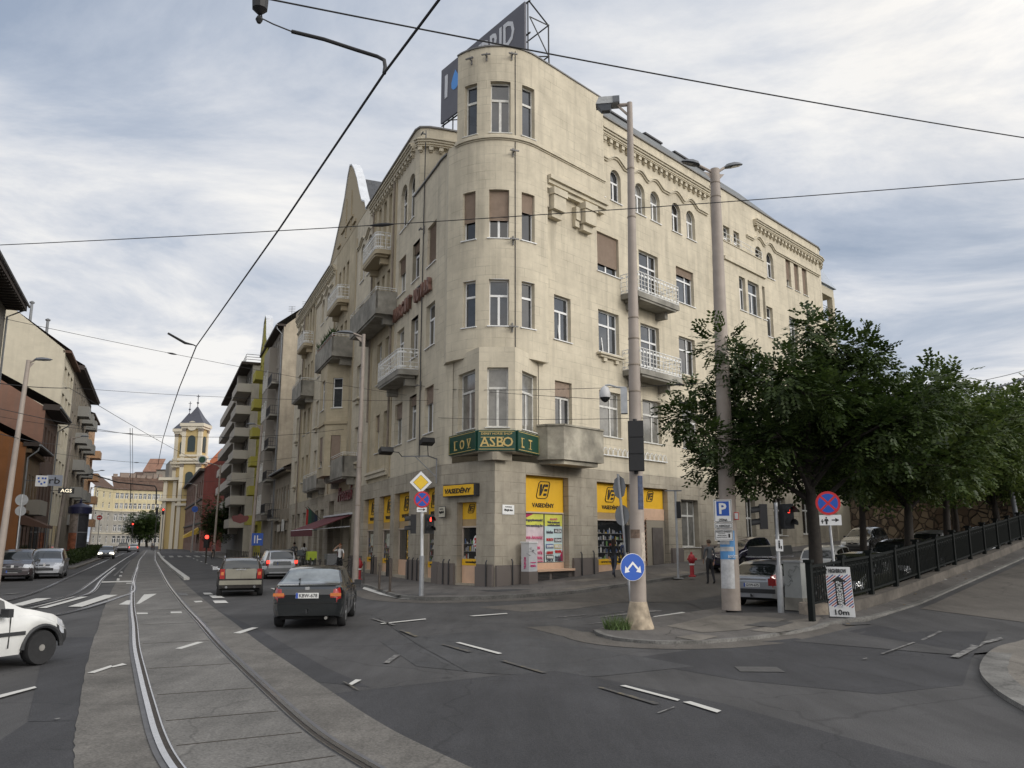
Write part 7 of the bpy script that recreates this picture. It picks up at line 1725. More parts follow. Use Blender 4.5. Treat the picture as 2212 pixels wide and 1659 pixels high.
mb = MB(); mb.tube([(ba.x, b1.y - .2, ba.z - .06), (ba.x, b1.y - .2, bb.z + .06)], .05, 8); mb.build('bracket', M_tlk, sb)
c = atY(1366, 1225, b1.y - .42); x_, d_ = cam_axes(c); ang = R_(-28); xs2 = x_ * math.cos(ang) + d_ * math.sin(ang); ds2 = d_ * math.cos(ang) - x_ * math.sin(ang)
sg = root('direction_sign', 'round blue sign with two white arrows pointing left and right on the near column', 'road sign', tuple(c))
disc(sg, 'sign_plate', c, xs2, ds2, .30, M_sblu); disc(sg, 'sign_rim', c - ds2 * .004, xs2, ds2, .31, M_swh, .018)
mb = MB(); P_ = lambda x, z: c + xs2 * x + Vector((0, 0, z)) + ds2 * .0245
for s_ in (-1, 1):
 mb.poly([P_(0, .13), P_(s_ * .15, -.03), P_(s_ * .12, -.065), P_(0, .06)]); mb.poly([P_(s_ * .21, -.13), P_(s_ * .19, .03), P_(s_ * .135, -.04), P_(s_ * .08, -.105)])
mb.build('arrows', M_swh, sg)
mb = MB(); mb.beam(c - ds2 * .02, c - ds2 * .2, .05); mb.build('bracket', M_galv, sg)
def tuft(name, label, c, n, h, m, seed, spread=.25):
 g = random.Random(seed); mb = MB()
 for i in range(n):
  a = g.uniform(0, 6.28); rr_ = spread * math.sqrt(g.random()); p = Vector((c[0] + math.cos(a) * rr_, c[1] + math.sin(a) * rr_, c[2])); l = h * g.uniform(.4, 1); ln = Vector((g.uniform(-.5, .5), g.uniform(-.5, .5), 1)).normalized(); t_ = Vector((g.uniform(-1, 1), g.uniform(-1, 1), 0)).normalized() * .012
  mb.poly([p - t_, p + t_, p + ln * l + Vector((ln.x, ln.y, -.1)) * l * .3])
 ob = mb.build(name, m); return tag(ob, kind='stuff') if name == 'weeds' else tag(ob, label, 'weeds')
tuft('weed_tuft', 'tuft of green weeds growing at the left foot of the conical column base', (b1.x - .5, b1.y - .15, .05), 260, .42, mat('weed_green', (.07, .11, .03), .8, .4, 9), 3, .3)
# -- wide column with twin lamps
b2 = gnd(1580, 1318, .06); t2_ = atY(1544, 366, b2.y + .2)
r = column('lamp_column', 'wide grey beige lamp column with twin lamps, posters pasted round its foot', b2, t2_, .275, .15, [((-.97, -.25), .55, .62, .12), ((.95, .3), .35, .68, .3)], joints=(.965, .93, .54, .515, .495, .48, .36))
M_pb = mat('poster_blue', (.10, .28, .55), .7, .15, 6); M_pw = mat('poster_torn_white', (.50, .50, .50), .8, .25, 7)
patch(r, b2, t2_, .275, .15, .105, .165, -75, 40, M_pb, 'poster'); patch(r, b2, t2_, .275, .15, .15, .1585, -70, 10, M_pw, 'poster', .01); patch(r, b2, t2_, .275, .15, .136, .1445, -70, 4, M_pw, 'poster', .01); patch(r, b2, t2_, .275, .15, .122, .131, -70, 30, M_pw, 'poster', .01); patch(r, b2, t2_, .275, .15, .045, .105, -70, 28, M_pw, 'poster')
k_ = b2.lerp(t2_, .1115); xx, dd = cam_axes(b2); text('EGYÜTT', M_whp, r, k_ + dd * .285 + xx * .1, xx, (0, 0, 1), .26, .09, .02)
c = atY(1562, 1116, b2.y - .36); x_, d_ = cam_axes(c); ps = root('parking_sign', 'white and blue P zone sign with two white plates below on the wide column', 'road sign', tuple(c))
zt_, zb_ = atY(1562, 1079, b2.y - .36).z, atY(1562, 1128, b2.y - .36).z; wS = .52
def bordered(par, c, w, h, nm='plate'):
 o = plate_(par, nm, c, x_, d_, w, h, M_swh, .015); mb = MB(); i = .022
 for sx, sz, sw2, sh2 in ((0, h / 2 - i, w - 2 * i, .012), (0, -h / 2 + i, w - 2 * i, .012), (w / 2 - i, 0, .012, h - 2 * i), (-w / 2 + i, 0, .012, h - 2 * i)):
  q = c + x_ * sx + Vector((0, 0, sz)) + d_ * .016; mb.prism([q + x_ * (a * sw2 / 2) + Vector((0, 0, b_ * sh2 / 2)) for a, b_ in ((-1, -1), (1, -1), (1, 1), (-1, 1))], d_ * .002)
 mb.build('border', M_blk, o); return o
hP = zt_ - zb_; cP = Vector((c.x, c.y, (zt_ + zb_) / 2)); o = bordered(ps, cP, wS, hP)
plate_(o, 'blue_field', cP + Vector((0, 0, hP * .1)) + d_ * .016, x_, d_, .36, .42, M_sblu, .003); text('P', M_swh, o, cP + Vector((0, 0, hP * .1)) + d_ * .022, x_, (0, 0, 1), None, .32, .03); text('ZÓNA', M_blk, o, cP - Vector((0, 0, hP * .39)) + d_ * .02, x_, (0, 0, 1), .24, .085, .02)
c3 = cP - Vector((0, 0, hP / 2 + .1)); o = bordered(ps, c3, wS, .16); text('II. KERÜLET', M_blk, o, c3 + d_ * .02, x_, (0, 0, 1), .40, .075, .015)
c4 = c3 - Vector((0, 0, .27)); o = bordered(ps, c4, wS, .32); text('FIZETŐ ÖVEZET', M_blk, o, c4 + d_ * .02 + Vector((0, 0, .105)), x_, (0, 0, 1), .44, .06, .015)
for i, s_ in enumerate(('munkanapokon', '08:00-18:00', 'jegykiadó automata')): text(s_, M_blk, o, c4 + d_ * .02 + x_ * -.06 + Vector((0, 0, .04 - i * .055)), x_, (0, 0, 1), .2 + .05 * i, .03, .01)
mb = MB(); mb.box(c4 + x_ * .15 + d_ * .02 + Vector((0, 0, -.02)), (.05, .01, .11)); mb.build('meter_symbol', M_blk, o)
mb = MB(); c5 = cP + x_ * .38 + Vector((0, 0, -.15)) - d_ * .15; mb.box(c5, (.13, .05, .22), -.5); sm = mb.build('small_notice', M_sred, ps); mb = MB(); mb.box(c5 + d_ * .03, (.1, .02, .17), -.5); mb.build('notice_face', M_swh, sm)
# -- leaning sign post seen from behind, and the thin post further up
p0_, p1_ = atY(1352, 1193, 25.5), atY(1335, 1024, 25.5); r = root('sign_post', 'leaning grey post with octagonal and round sign backs behind the near column', 'road sign', (p0_.x + .15, 25.5, 0))
gp0 = p0_ + (p0_ - p1_) * (p0_.z / (p1_.z - p0_.z)); mb = MB(); mb.tube([gp0, p1_], .04, 8); mb.build('post', M_galv, r)
c = p1_.lerp(p0_, .17); x_, d_ = cam_axes(c); disc(r, 'octagonal_plate', c - d_ * .06, x_ * .55 + d_ * .5, -d_, .36, M_sback, .02, 8); c = p1_.lerp(p0_, .53); disc(r, 'round_plate', c - d_ * .06, x_ * .7 + d_ * .5, -d_, .31, M_sback, .02, 20); c = p1_.lerp(p0_, .83); mb = MB(); mb.box(c + x_ * .1, (.16, .2, .8), .5); mb.build('signal_back', M_tlk, r)
pb = RV(5.6, 4.2); zb = z_lane(5.6) + .12; r = root('sign_post', 'slim grey post with a narrow box by the kerb left of the red hydrant', 'post', (pb.x, pb.y, zb)); pb = Vector((atY(1465, 1238, 37.8).x, 37.8, zb))
mb = MB(); mb.tube([pb, pb + Vector((0, 0, 3.85))], .055, 8); mb.box(pb + Vector((0, 0, .01)), (.4, .4, .02)); mb.build('post', M_galv, r); mb = MB(); mb.box(pb + Vector((.12, 0, 3.0)), (.18, .2, .75)); mb.build('signal_back', M_tlk, r); mb = MB(); mb.box(pb + Vector((-.1, 0, 3.86)), (.75, .12, .05)); mb.build('lamp_head', M_lamp, r)
# -- hydrants
def hydrant(loc, label):
 r = root('fire_hydrant', label, 'hydrant', loc, group='red fire hydrants'); mb = MB(False); mb.lathe([(.16, 0), (.16, .06), (.095, .08), (.09, .55), (.12, .57), (.12, .6)], (0, 0, 0), 14); mb.build('barrel', M_hyd, r, smooth=True)
 mb = MB(False); mb.lathe([(.093, .5), (.12, .52), (.12, .585), (.093, .6)], (0, 0, 0), 14); mb.build('white_band', M_whp, r)
 mb = MB(False); mb.lathe([(.1, .6), (.15, .66), (.16, .8), (.14, .9), (.09, .96), (.05, .98), (.05, 1.05), (.03, 1.08)], (0, 0, 0), 14); hd = mb.build('head', M_hyd, r, smooth=True)
 for a in (0, 2.1, 4.2): mb = MB(False); mb.tube([(math.cos(a) * .1, math.sin(a) * .1, .76), (math.cos(a) * .23, math.sin(a) * .23, .76)], .055, 8); mb.build('outlet', M_hyd, hd)
zh = z_lane(7) + .12; p = atY(1495, 1236, 37.6); hydrant((p.x, p.y, zh), 'red hydrant with a white band on the sloping pavement by the small crossover')
p = gnd(1414 * .0 + 774 + 0, 1262, .12); p = gnd((1100 + 577 / 1.843) / 1.8228, (1600 + 1262 / 1.843) / 1.8228, .12); hydrant(tuple(p), 'red hydrant with a white band beside the beige column on the avenue pavement')
# -- signals
def sig_head(r, c, xd, nd, n=2, lit=0, h=.34, w=.3, man=True):
 """box with hoods facing nd"""
 mb = MB(); zd = Vector((0, 0, 1)); H_ = h * n
 mb.prism([c + xd * (a * w / 2) + zd * (b_ * H_ / 2) for a, b_ in ((-1, -1), (1, -1), (1, 1), (-1, 1))], nd * .2); bx_ = mb.build('signal_head', M_tlk, r)
 for i in range(n):
  q = c + zd * (H_ / 2 - h * (i + .5)) + nd * .2; mb = MB(); k = 12
  ring = [(math.cos(a) * .125, math.sin(a) * .125) for a in [R_(-20 + 220 * j / k) for j in range(k + 1)]]
  for (a, b_), (a2, b2_) in zip(ring, ring[1:]): mb.poly([q + xd * a + zd * b_, q + xd * a2 + zd * b2_, q + xd * a2 * .95 + zd * (b2_ - .03) + nd * .22, q + xd * a * .95 + zd * (b_ - .03) + nd * .22])
  mb.build('hood', M_tlk, bx_)
  disc(bx_, 'lens', q, xd, nd, .105, M_tlk if not (lit and i == 0) or man else M_redon, .008, 16)
  if lit and i == 0 and man:
   mb = MB(); P = lambda x, z: q + xd * x + zd * z + nd * .012
   mb.poly([P(-.03, -.08), P(.03, -.08), P(.035, .03), P(-.035, .03)]); mb.poly([P(-.02, .04), P(.02, .04), P(.02, .08), P(-.02, .08)]); mb.build('red_figure', M_redon, bx_)
 return bx_
b3 = gnd((2700 + 960 / 2.5529) / 1.8228, (1850 + 1465 / 2.5529) / 1.8228, .06)
r = root('pedestrian_signal', 'pedestrian signal post with a red figure between the wide column and the grey cabinet', 'traffic light', tuple(b3)); x_, d_ = cam_axes(b3); s1 = (1850 + 430 / 2.5529) / 1.8228
mb = MB(); tp = atY((2700 + 905 / 2.5529) / 1.8228, (1850 + 330 / 2.5529) / 1.8228, b3.y); mb.tube([b3, b3.lerp(tp, .44)], .085, 12); mb.build('post_sleeve', M_galv, r); mb = MB(); mb.tube([b3.lerp(tp, .42), tp], .05, 10); mb.build('post', M_galv, r)
yc = tp.z - .38
sig_head(r, Vector((tp.x, tp.y, yc)) + x_ * .20 - d_ * .0, (x_ * .88 - d_ * -.47).normalized(), (d_ * .88 + x_ * .47).normalized() if False else (d_ * .8 + x_ * .6).normalized(), 2, 1)
sig_head(r, Vector((tp.x, tp.y, yc)) - x_ * .25, (d_ * 1.0 + x_ * .1).normalized(), (-x_ + d_ * .1).normalized(), 2, 0)
o = plate_(r, 'small_plate', Vector((tp.x, tp.y, yc - .78)) + d_ * .06 + x_ * .03, x_, d_, .19, .32, M_swh, .01); mb = MB(); q = Vector((tp.x, tp.y, yc - .78)) + d_ * .075 + x_ * .03; mb.box(q + Vector((0, 0, .0)), (.045, .006, .16)); mb.box(q + Vector((0, 0, .11)), (.04, .006, .04)); mb.box(q + x_ * .05 - Vector((0, 0, .06)), (.03, .006, .09)); mb.build('figure_symbol', M_blk, o)
b4 = gnd(910, 1287, .12); tp = atY(913, 1036, b4.y); x_, d_ = cam_axes(b4)
r = root('pedestrian_signal', 'white signal post at the building corner with a red figure facing the avenue', 'traffic light', tuple(b4))
mb = MB(); mb.tube([b4, b4 + Vector((0, 0, 1.4))], .085, 12); mb.build('post_sleeve', M_galv, r); mb = MB(); zc = atY(913, 1132, b4.y).z; mb.tube([b4 + Vector((0, 0, 1.35)), Vector((tp.x, tp.y, zc + .45))], .055, 10); mb.build('post', M_swh, r)
sig_head(r, Vector((tp.x, tp.y, zc)) + x_ * .24, (x_ * .9 + d_ * -.3).normalized(), (d_ * .9 + x_ * .35).normalized(), 2, 1); sig_head(r, Vector((tp.x, tp.y, zc)) - x_ * .2, (d_).normalized(), (-x_).normalized(), 2, 0)
def nostop(r, c, x_, d_, rad=.3):
 disc(r, 'red_rim', c, x_, d_, rad, M_sred, .018); disc(r, 'blue_field', c + d_ * .019, x_, d_, rad * .8, M_sblu, .003); mb = MB(); zd = Vector((0, 0, 1))
 for s_ in (1, -1):
  u = (x_ + zd * s_).normalized(); v = (x_ - zd * s_).normalized(); q = c + d_ * (.0235 + .001 * s_); L_ = rad * .84; t_ = rad * .085
  mb.poly([q - u * L_ - v * t_, q + u * L_ - v * t_, q + u * L_ + v * t_, q - u * L_ + v * t_])
 mb.build('red_cross', M_sred, r)
c = atY(912, 1079, b4.y - .1); ns = root('no_stopping_sign', 'round red and blue no stopping sign under the yellow diamond at the corner', 'road sign', tuple(c)); nostop(ns, c, x_, d_, .30)
cpl = atY(911, 1101, b4.y - .1); o = plate_(ns, 'arrow_plate', cpl, x_, d_, .36, .17, M_swh, .012); mb = MB(); q = cpl + d_ * .016; mb.poly([q + x_ * a + Vector((0, 0, b_)) for a, b_ in ((-.13, -.012), (.05, -.012), (.05, -.045), (.14, 0), (.05, .045), (.05, .012), (-.13, .012))]); mb.build('arrow', M_blk, o)
c = atY(909, 1042, b4.y - .1); ds_ = root('priority_sign', 'yellow and white diamond priority road sign at the top of the corner signal post', 'road sign', tuple(c));
for rad, m, t_ in ((.42, M_blk, .0), (.405, M_swh, .006), (.28, M_blk, .01), (.265, M_syel, .014)): disc(ds_, 'diamond_plate', c + d_ * t_, x_, d_, rad, m, .012, 4)
mb = MB(); mb.tube([Vector((tp.x, tp.y, zc + .4)), Vector((c.x, c.y - 0 + .05, c.z + .2))], .035, 8); mb.build('post', M_galv, ds_)
# -- no stopping sign by the railing
b5 = RV(-3.75, 16.62); b5 = Vector((*b5, z_ramp(-3.75) + .06)); c = atY((2700 + 1430 / 2.5529) / 1.8228, (1850 + 335 / 2.5529) / 1.8228, b5.y - .08); x_, d_ = cam_axes(c)
r = root('no_stopping_sign', 'round red and blue no stopping sign with a child and arrow plate beside the railing', 'road sign', tuple(b5)); nostop(r, c, x_, d_, .31)
mb = MB(); mb.tube([(c.x + .12, b5.y, b5.z), (c.x + .01, b5.y, c.z + .2)], .035, 8); mb.build('post', M_galv, r)
cp = atY((2700 + 1455 / 2.5529) / 1.8228, (1850 + 505 / 2.5529) / 1.8228, b5.y - .08); o = plate_(r, 'symbol_plate', cp, x_, d_, .54, .27, M_swh, .012); q = cp + d_ * .016; zd = Vector((0, 0, 1)); mb = MB()
mb.poly([q + x_ * a + zd * b_ for a, b_ in ((.03, -.015), (.12, -.015), (.12, -.055), (.22, 0), (.12, .055), (.12, .015), (.03, .015))]); mb.build('arrow', M_blk, o)
for x0, s_ in ((-.1, 1.0), (-.2, .6)):
 mb = MB()
 for bx_ in (((-.02, -.11), (.02, -.11), (.03, .03), (-.03, .03)), ((-.018, .04), (.018, .04), (.018, .08), (-.018, .08)), ((-.055, -.03), (-.03, -.03), (-.025, .03), (-.04, .03)), ((.03, -.03), (.055, -.03), (.04, .03), (.025, .03))): mb.poly([q + x_ * (x0 + a * s_) + zd * (b_ * s_ - .03 * (1 - s_) * 2) for a, b_ in bx_])
 mb.build('figure_symbol', M_blk, o)
# -- barber's board
bA_ = gnd(1822, 1343, .06); x_, d_ = cam_axes(bA_); x_ = (x_ * .99 + d_ * .1).normalized(); d_ = Vector((x_.y, -x_.x, 0)); d_ = d_ if d_.y < 0 else -d_
wB, hB = .60, 1.22; lean = Vector((x_.x * -.045, x_.y * -.045, 1)).normalized(); r = root('pavement_board', 'tall striped barbershop pavement board with a black up arrow standing by the railing', 'sandwich board', tuple(bA_))
cb_ = Vector(bA_) + lean * (hB / 2 + .12); back = plate_(r, 'board', cb_, x_, d_, wB, hB, M_swh, .02, zd=lean)
mb = MB(); mb.box(Vector(bA_) + Vector((0, 0, .06)), (.62, .42, .12), math.atan2(x_.y, x_.x)); mb.build('foot', M_blp, r)
B_ = lambda x, z, o=.022: cb_ + x_ * x + lean * z + d_ * o
mr, mbl = MB(), MB(); z0_, z1_ = -hB * .33, hB * .36; n = 17
for i in range(-8, 30):
 zq = z0_ + i * .062; m_ = mr if i % 2 else mbl
 def clipq(x0, za, x1, zb2, t_):
  pts = [(x0, za), (x1, zb2), (x1, zb2 + t_), (x0, za + t_)]; return pts
 xa, xb_ = -wB / 2 + .01, wB / 2 - .01
 seg = 10
 for k in range(seg):
  x0, x1 = xa + (xb_ - xa) * k / seg, xa + (xb_ - xa) * (k + 1) / seg; za, zb2 = zq + (x0 - xa) * .75 - .2, zq + (x1 - xa) * .75 - .2
  if za > z0_ and zb2 + .03 < z1_: m_.poly([B_(x0, za), B_(x1, zb2), B_(x1, zb2 + .03), B_(x0, za + .03)])
mr.build('red_stripes', mat('stripe_red', (.42, .06, .07), .6, .05, 3), back); mbl.build('blue_stripes', mat('stripe_blue', (.03, .06, .28), .6, .05, 3), back)
mb = MB(); mb.poly([B_(a, z, .027) for a, z in ((-.1, -hB * .27), (.1, -hB * .27), (.1, hB * .2), (.2, hB * .2), (0, hB * .31), (-.2, hB * .2), (-.1, hB * .2))]); mb.build('arrow', M_blk, back)
text('BARBERSHOP', M_swh, back, B_(.0, -.05, .033), lean, -x_, .62, .14, .015); text('HIGHBROW', M_blk, back, B_(0, hB * .42, .027), x_, lean, .42, .1, .025); text('10m', M_blk, back, B_(0, -hB * .41, .027), x_, lean, .33, .13, .02)
# -- concrete block, cabinets
c = gnd(1759, 1336, .06); mb = MB(); mb.lathe([(.52, 0), (.5, .07), (.37, .1), (.37, .36), (.35, .40), (.34, .385), (.1, .36)], c, 22); solo(mb, 'concrete_block', mat('rough_concrete', (.24, .205, .165), .95, .3, 7, bump=.5), 'round weathered concrete post base lying in front of the railing end', 'concrete block', loc=c, smooth=True)
c = gnd(1737, 1318, .05); x_, d_ = cam_axes(c); rzc = math.atan2(x_.y, x_.x) - .55; r = root('utility_cabinet', 'light grey utility cabinet with scrawls at the railing end', 'cabinet', tuple(c))
mb = MB(); mb.box(c + Vector((0, .25, .85)), (.56, .72, 1.05), rzc); mb.build('door', mat('cabinet_grey', (.30, .31, .30), .6, .12, 2.5), r); mb = MB(); mb.box(c + Vector((0, .25, .17)), (.6, .76, .36), rzc); mb.build('plinth', M_trimd, r); mb = MB(); mb.box(c + Vector((0, .25, 1.4)), (.64, .8, .06), rzc); mb.build('lid', M_galv, r)
def scrawl(par, c, x_, d_, w, h, n, m, seed):
 g = random.Random(seed)
 for k in range(n):
  p = [c + x_ * g.uniform(-w, w) * .4 + Vector((0, 0, g.uniform(-h, h) * .4)) + d_ * .012]
  for i in range(6): p.append(p[-1] + x_ * g.uniform(-w, w) * .22 + Vector((0, 0, g.uniform(-h, h) * .14)))
  mb = MB(); mb.tube(p, .006, 4); mb.build('scrawl', m, par)
M_scr = mat('marker_black', (.03, .03, .035), .7, 0)
xq = Vector((math.cos(rzc), math.sin(rzc), 0)); dq = Vector((xq.y, -xq.x, 0)); scrawl(r, c + Vector((0, .25, .95)) + dq * .362, xq, dq, .5, .7, 4, mat('marker_grey', (.16, .17, .17), .7, 0), 5)
u, _ = FR.px(1128, 1215); c = FR.pt(u, z_lane(u) + .1, .42); rz_ = rzR; r = root('telecom_cabinet', 'white telecom cabinet with pink lettering and black scrawls beside the poster window', 'cabinet', tuple(c))
mb = MB(); mb.box(c + Vector((0, 0, 1.15)), (.62, .42, 1.25), rz_ + .1); mb.build('door', mat('cabinet_white', (.56, .56, .57), .5, .06, 2), r); mb = MB(); mb.box(c + Vector((0, 0, .26)), (.66, .46, .56), rz_ + .1); mb.build('plinth', M_plinth, r); mb = MB(); mb.box(c + Vector((0, 0, 1.79)), (.68, .48, .06), rz_ + .1); mb.build('lid', M_swh, r)
xc_ = Vector((math.cos(rz_ + .1), math.sin(rz_ + .1), 0)); dc_ = Vector((xc_.y, -xc_.x, 0)); M_mag = mat('magenta', (.60, .02, .18), .5, .05, 3)
text('NEKED.', M_mag, r, c + dc_ * .215 + Vector((0, 0, .78)), xc_, (0, 0, 1), .4, .09, .02); text('FORMÁLJUK', M_mag, r, c + dc_ * .215 + Vector((0, 0, .92)), xc_, (0, 0, 1), .42, .06, .015); text('TELEKOM', M_mag, r, c - xc_ * .32 + Vector((0, 0, .9)), (0, 0, 1), -dc_, .5, .1, .02)
scrawl(r, c + dc_ * .21 + Vector((0, 0, 1.35)), xc_, dc_, .5, .5, 5, M_scr, 8)
# -- railing on its plinth wall
fr0, fr1 = -5.75, 42
r = root('plinth_wall', 'low stone plinth wall carrying the black railing along the ramp', 'wall', (*RV(-4.5, 16.3), 0)); mb = MB()
us_ = [fr0 + i * 2.0 for i in range(25)]
for a, b_ in zip(us_[1:], us_[2:]):
 za, zb2 = z_ramp(a), z_ramp(b_); P = lambda u, v, z: Vector((*RV(u, v), z))
 mb.hexa([P(a, 16.12, -.1), P(b_, 16.12, -.1), P(b_, 16.5, -.1), P(a, 16.5, -.1), P(a, 16.12, za + .32), P(b_, 16.12, zb2 + .32), P(b_, 16.5, zb2 + .32), P(a, 16.5, za + .32)])
mb.build('plinth_stone', mat('dirty_plinth', (.105, .092, .078), .9, .35, 2.5, bump=.4, var2=.3, scale2=1.1), r)
r = root('railing', 'long black iron railing climbing along the ramp above the car park', 'railing', (*RV(-4.5, 16.3), .35)); M_ir = mat('railing_black', (.006, .008, .0075), .75, .15, 8, spec=.2)
P = lambda u, dz: Vector((*RV(u, 16.31), z_ramp(u) + .33 + dz))
for a, b_ in zip(us_, us_[1:]):
 mb = MB(); mb.box(P(a, .38), (.13, .13, 1.5), rzR); mb.box(P(a, 1.16), (.2, .2, .07), rzR); mb.build('post', M_ir, r)
 mb = MB(); mb.beam(P(a, 1.02), P(b_, 1.02), .07, .06); mb.beam(P(a, .88), P(b_, .88), .035); mb.beam(P(a, .14), P(b_, .14), .05); n = 15
 for k in range(1, n):
  u = a + (b_ - a) * k / n; mb.beam(P(u, .14), P(u, 1.0), .026);
  if k % 2: mb.beam(P(u, .78), P(u, .95), .075, .05)
 mb.build('rail_panel', M_ir, r)
# -- posts along the kerb
def kpost(x, y, label, m, h=1.0, kind=0, group='kerb posts round the corner'):
 mb = MB(False); mb.lathe([(.05, 0), (.05, h - .14), (.062, h - .13), (.062, h - .08), (.05, h - .07), (.05, h - .02), (.03, h)], (0, 0, 0), 10)
 if kind: mb.box((0, 0, .012), (.3, .3, .02))
 ob = mb.build('bollard', m, None, smooth=True); ob.location = (x, y, .12); return tag(ob, label, 'bollard', group)
M_bro = mat('post_brown', (.085, .066, .052), .6, .2, 6)
for (x, y), lb in (((819, 1273), 'brown kerb post on a square foot plate, left of a pair at the corner'), ((842, 1279), 'brown kerb post on a square foot plate, right of a pair at the corner')):
 p = gnd(x, y, .12); kpost(p.x, p.y, lb, M_bro, 1.05, 1)
p = gnd((800 + 1995 / 3.16) / 1.8228, (2000 + 945 / 3.16) / 1.8228, .12); kpost(p.x, p.y, 'dark kerb post right beside the avenue hydrant', M_post, 1.0); p = gnd((800 + 1835 / 3.16) / 1.8228, (2000 + 880 / 3.16) / 1.8228, .12); kpost(p.x, p.y, 'dark kerb post left beside the beige avenue column', M_post, 1.0)
src = None
for i in range(40):
 s_ = 9.0 + i * 1.45 + (.9 if i > 5 else 0); p = LW(s_, 3.55 + .02 * i)
 if src is None: src = kpost(p.x, p.y, 'dark kerb post in the row along the avenue pavement', M_post, .95, group='row of dark posts along the avenue')
 else: o = src.copy(); COL.objects.link(o); o.location = (p.x, p.y, .12)
for i, (s_, lb) in enumerate(((20.5, 'dark green litter box under the awning'), (13.5, 'grey meter box standing between kerb posts before the awning'))):
 p = LW(s_, 2.4); mb = MB(); mb.box((p.x, p.y, .12 + .55), (.6, .8, 1.1), .4); mb.box((p.x, p.y, .12 + 1.13), (.66, .86, .06), .4); solo(mb, 'street_bin', mat('bin_dark', (.03, .04, .036), .6, .2, 4) if i == 0 else M_sback, lb, 'bin', loc=(p.x, p.y, .12))
# -- further lamp posts
def lampat(px, py, Y, bx_, label, head=(1, -.2), arm=.5, r0=.16, r1=.09, name='lamp_post', L_=.75, m=None, zb=.12):
 t = atY(px, py, Y); b = Vector((t.x + bx_, Y, zb)); column(name, label, b, t, r0, r1, [(head, arm, L_, .05)], m=m, group='beige avenue lamp posts')
p3 = gnd(767, 1259, .12); t3 = atY(786, 722, p3.y); column('lamp_column', 'tall beige lamp column on the avenue pavement in front of the cream house', p3, t3, .145, .085, [((-1, -.1), .5, .8, .06)], group='beige avenue lamp posts', joints=(.3, .45, .55))
lampat(62, 778, 37, -.35, 'leaning beige lamp post at the left picture edge by the parked cars', (1, .15), .25)
lampat(566, 918, 68, -.35, 'beige lamp post before the olive house carrying a blue lane sign', (-1, -.2), .5); lampat(477, 1004, 104, -.2, 'beige lamp post by the white balcony block', (-1, -.2), .9); lampat(426, 1046, 142, -.2, 'beige lamp post before the brick red gable', (-1, 0), .9)
lampat(155, 944, 77, -.5, 'beige lamp post before the advertising column', (1, .1), .8); lampat(197, 1052, 150, -.4, 'beige lamp post beyond the hedge, first of two', (1, .1), 1.0); lampat(208, 1054, 158, -.4, 'beige lamp post beyond the hedge, second of two', (-.2, 1), .3); lampat(196, 1018, 128, -.2, 'grey lamp post in front of the end house', (1, 0), 1.4, m=M_galv)
t = atY(2146, 832, 37.5); b = Vector((t.x + .5, 37.5, .9)); column('street_lamp', 'grey twin street lamp rising out of the trees at the right', b, t, .12, .07, [((-1, .05), 1.1, .8, .0), ((1, 0), 1.1, .9, .16)], m=M_lamp)
t = atY(556, 1165, 66); x_, d_ = cam_axes(t); r = root('lane_sign', 'square blue lane arrow sign on a lamp post of the avenue', 'road sign', tuple(t)); plate_(r, 'sign_plate', t, x_, d_, .85, .95, M_sblu, .03)
for a in (-.2, .0): plate_(r, 'arrow', t + x_ * a + d_ * .035, x_, d_, .08, .6, M_swh, .005)
plate_(r, 'arrow', t + x_ * .16 + d_ * .035 + Vector((0, 0, .0)), x_, d_, .28, .08, M_swh, .005)
t = atY(519, 1120, 62); x_, d_ = cam_axes(t); mb = MB(); mb.prism([t + x_ * a + Vector((0, 0, b_)) for a, b_ in ((-.62, .1), (-.5, .22), (-.25, .2), (0, .36), (.25, .2), (.5, .22), (.62, .1), (.5, -.2), (.2, -.3), (0, -.36), (-.2, -.3), (-.5, -.2))], d_ * .08); solo(mb, 'hanging_sign', mat('pub_red', (.12, .018, .016), .5, .1, 3), 'dark red shaped sign hanging out over the pavement', 'shop sign', loc=t)
t = atY(437, 993, 120); x_, d_ = cam_axes(t); r = root('round_sign', 'round white sign with a dark green dot high before the church', 'sign', tuple(t)); disc(r, 'plate', t, x_, d_, .62, M_swh, .05); disc(r, 'green_dot', t + d_ * .055, x_, d_, .47, mat('dot_green', (.0, .07, .03), .4, .05, 3), .01); mb = MB(); mb.tube([t, t + Vector((2.5, 0, .4))], .03, 5); mb.build('bracket', M_drk, r)
def backsign(px, py, Y, label):
 t = atY(px, py, Y); x_, d_ = cam_axes(t); r = root('road_sign', label, 'road sign', (t.x, Y, .12)); mb = MB(); mb.tube([(t.x, Y, .12), (t.x, Y, t.z + .3)], .04, 6); mb.build('post', M_galv, r); disc(r, 'round_plate', t, x_, -d_, .33, M_sback, .02); disc(r, 'lower_plate', t - Vector((0, 0, .62)), x_, -d_, .28, M_sback, .02)
backsign(47, 1080, 48, 'pair of round road signs seen from behind above the brown people carrier')
t = atY(393, 1122, 120)
def farsign(px, py, Y, m, label, rad=.35, bar=True):
 t = atY(px, py, Y); x_, d_ = cam_axes(t); r = root('road_sign', label, 'road sign', (t.x, Y, .1)); mb = MB(); mb.tube([(t.x, Y + .05, .1), (t.x, Y + .05, t.z)], .05, 6); mb.build('post', M_galv, r); disc(r, 'plate', t, x_, d_, rad, m, .02)
 if bar: plate_(r, 'bar', t + d_ * .03, x_, d_, rad * 1.3, rad * .35, M_swh, .005)
farsign(215, 1118, 118, M_sred, 'distant red no entry sign on the refuge'); farsign(421, 1100, 138, M_sblu, 'distant round blue sign by the brick red gable', .5, False)
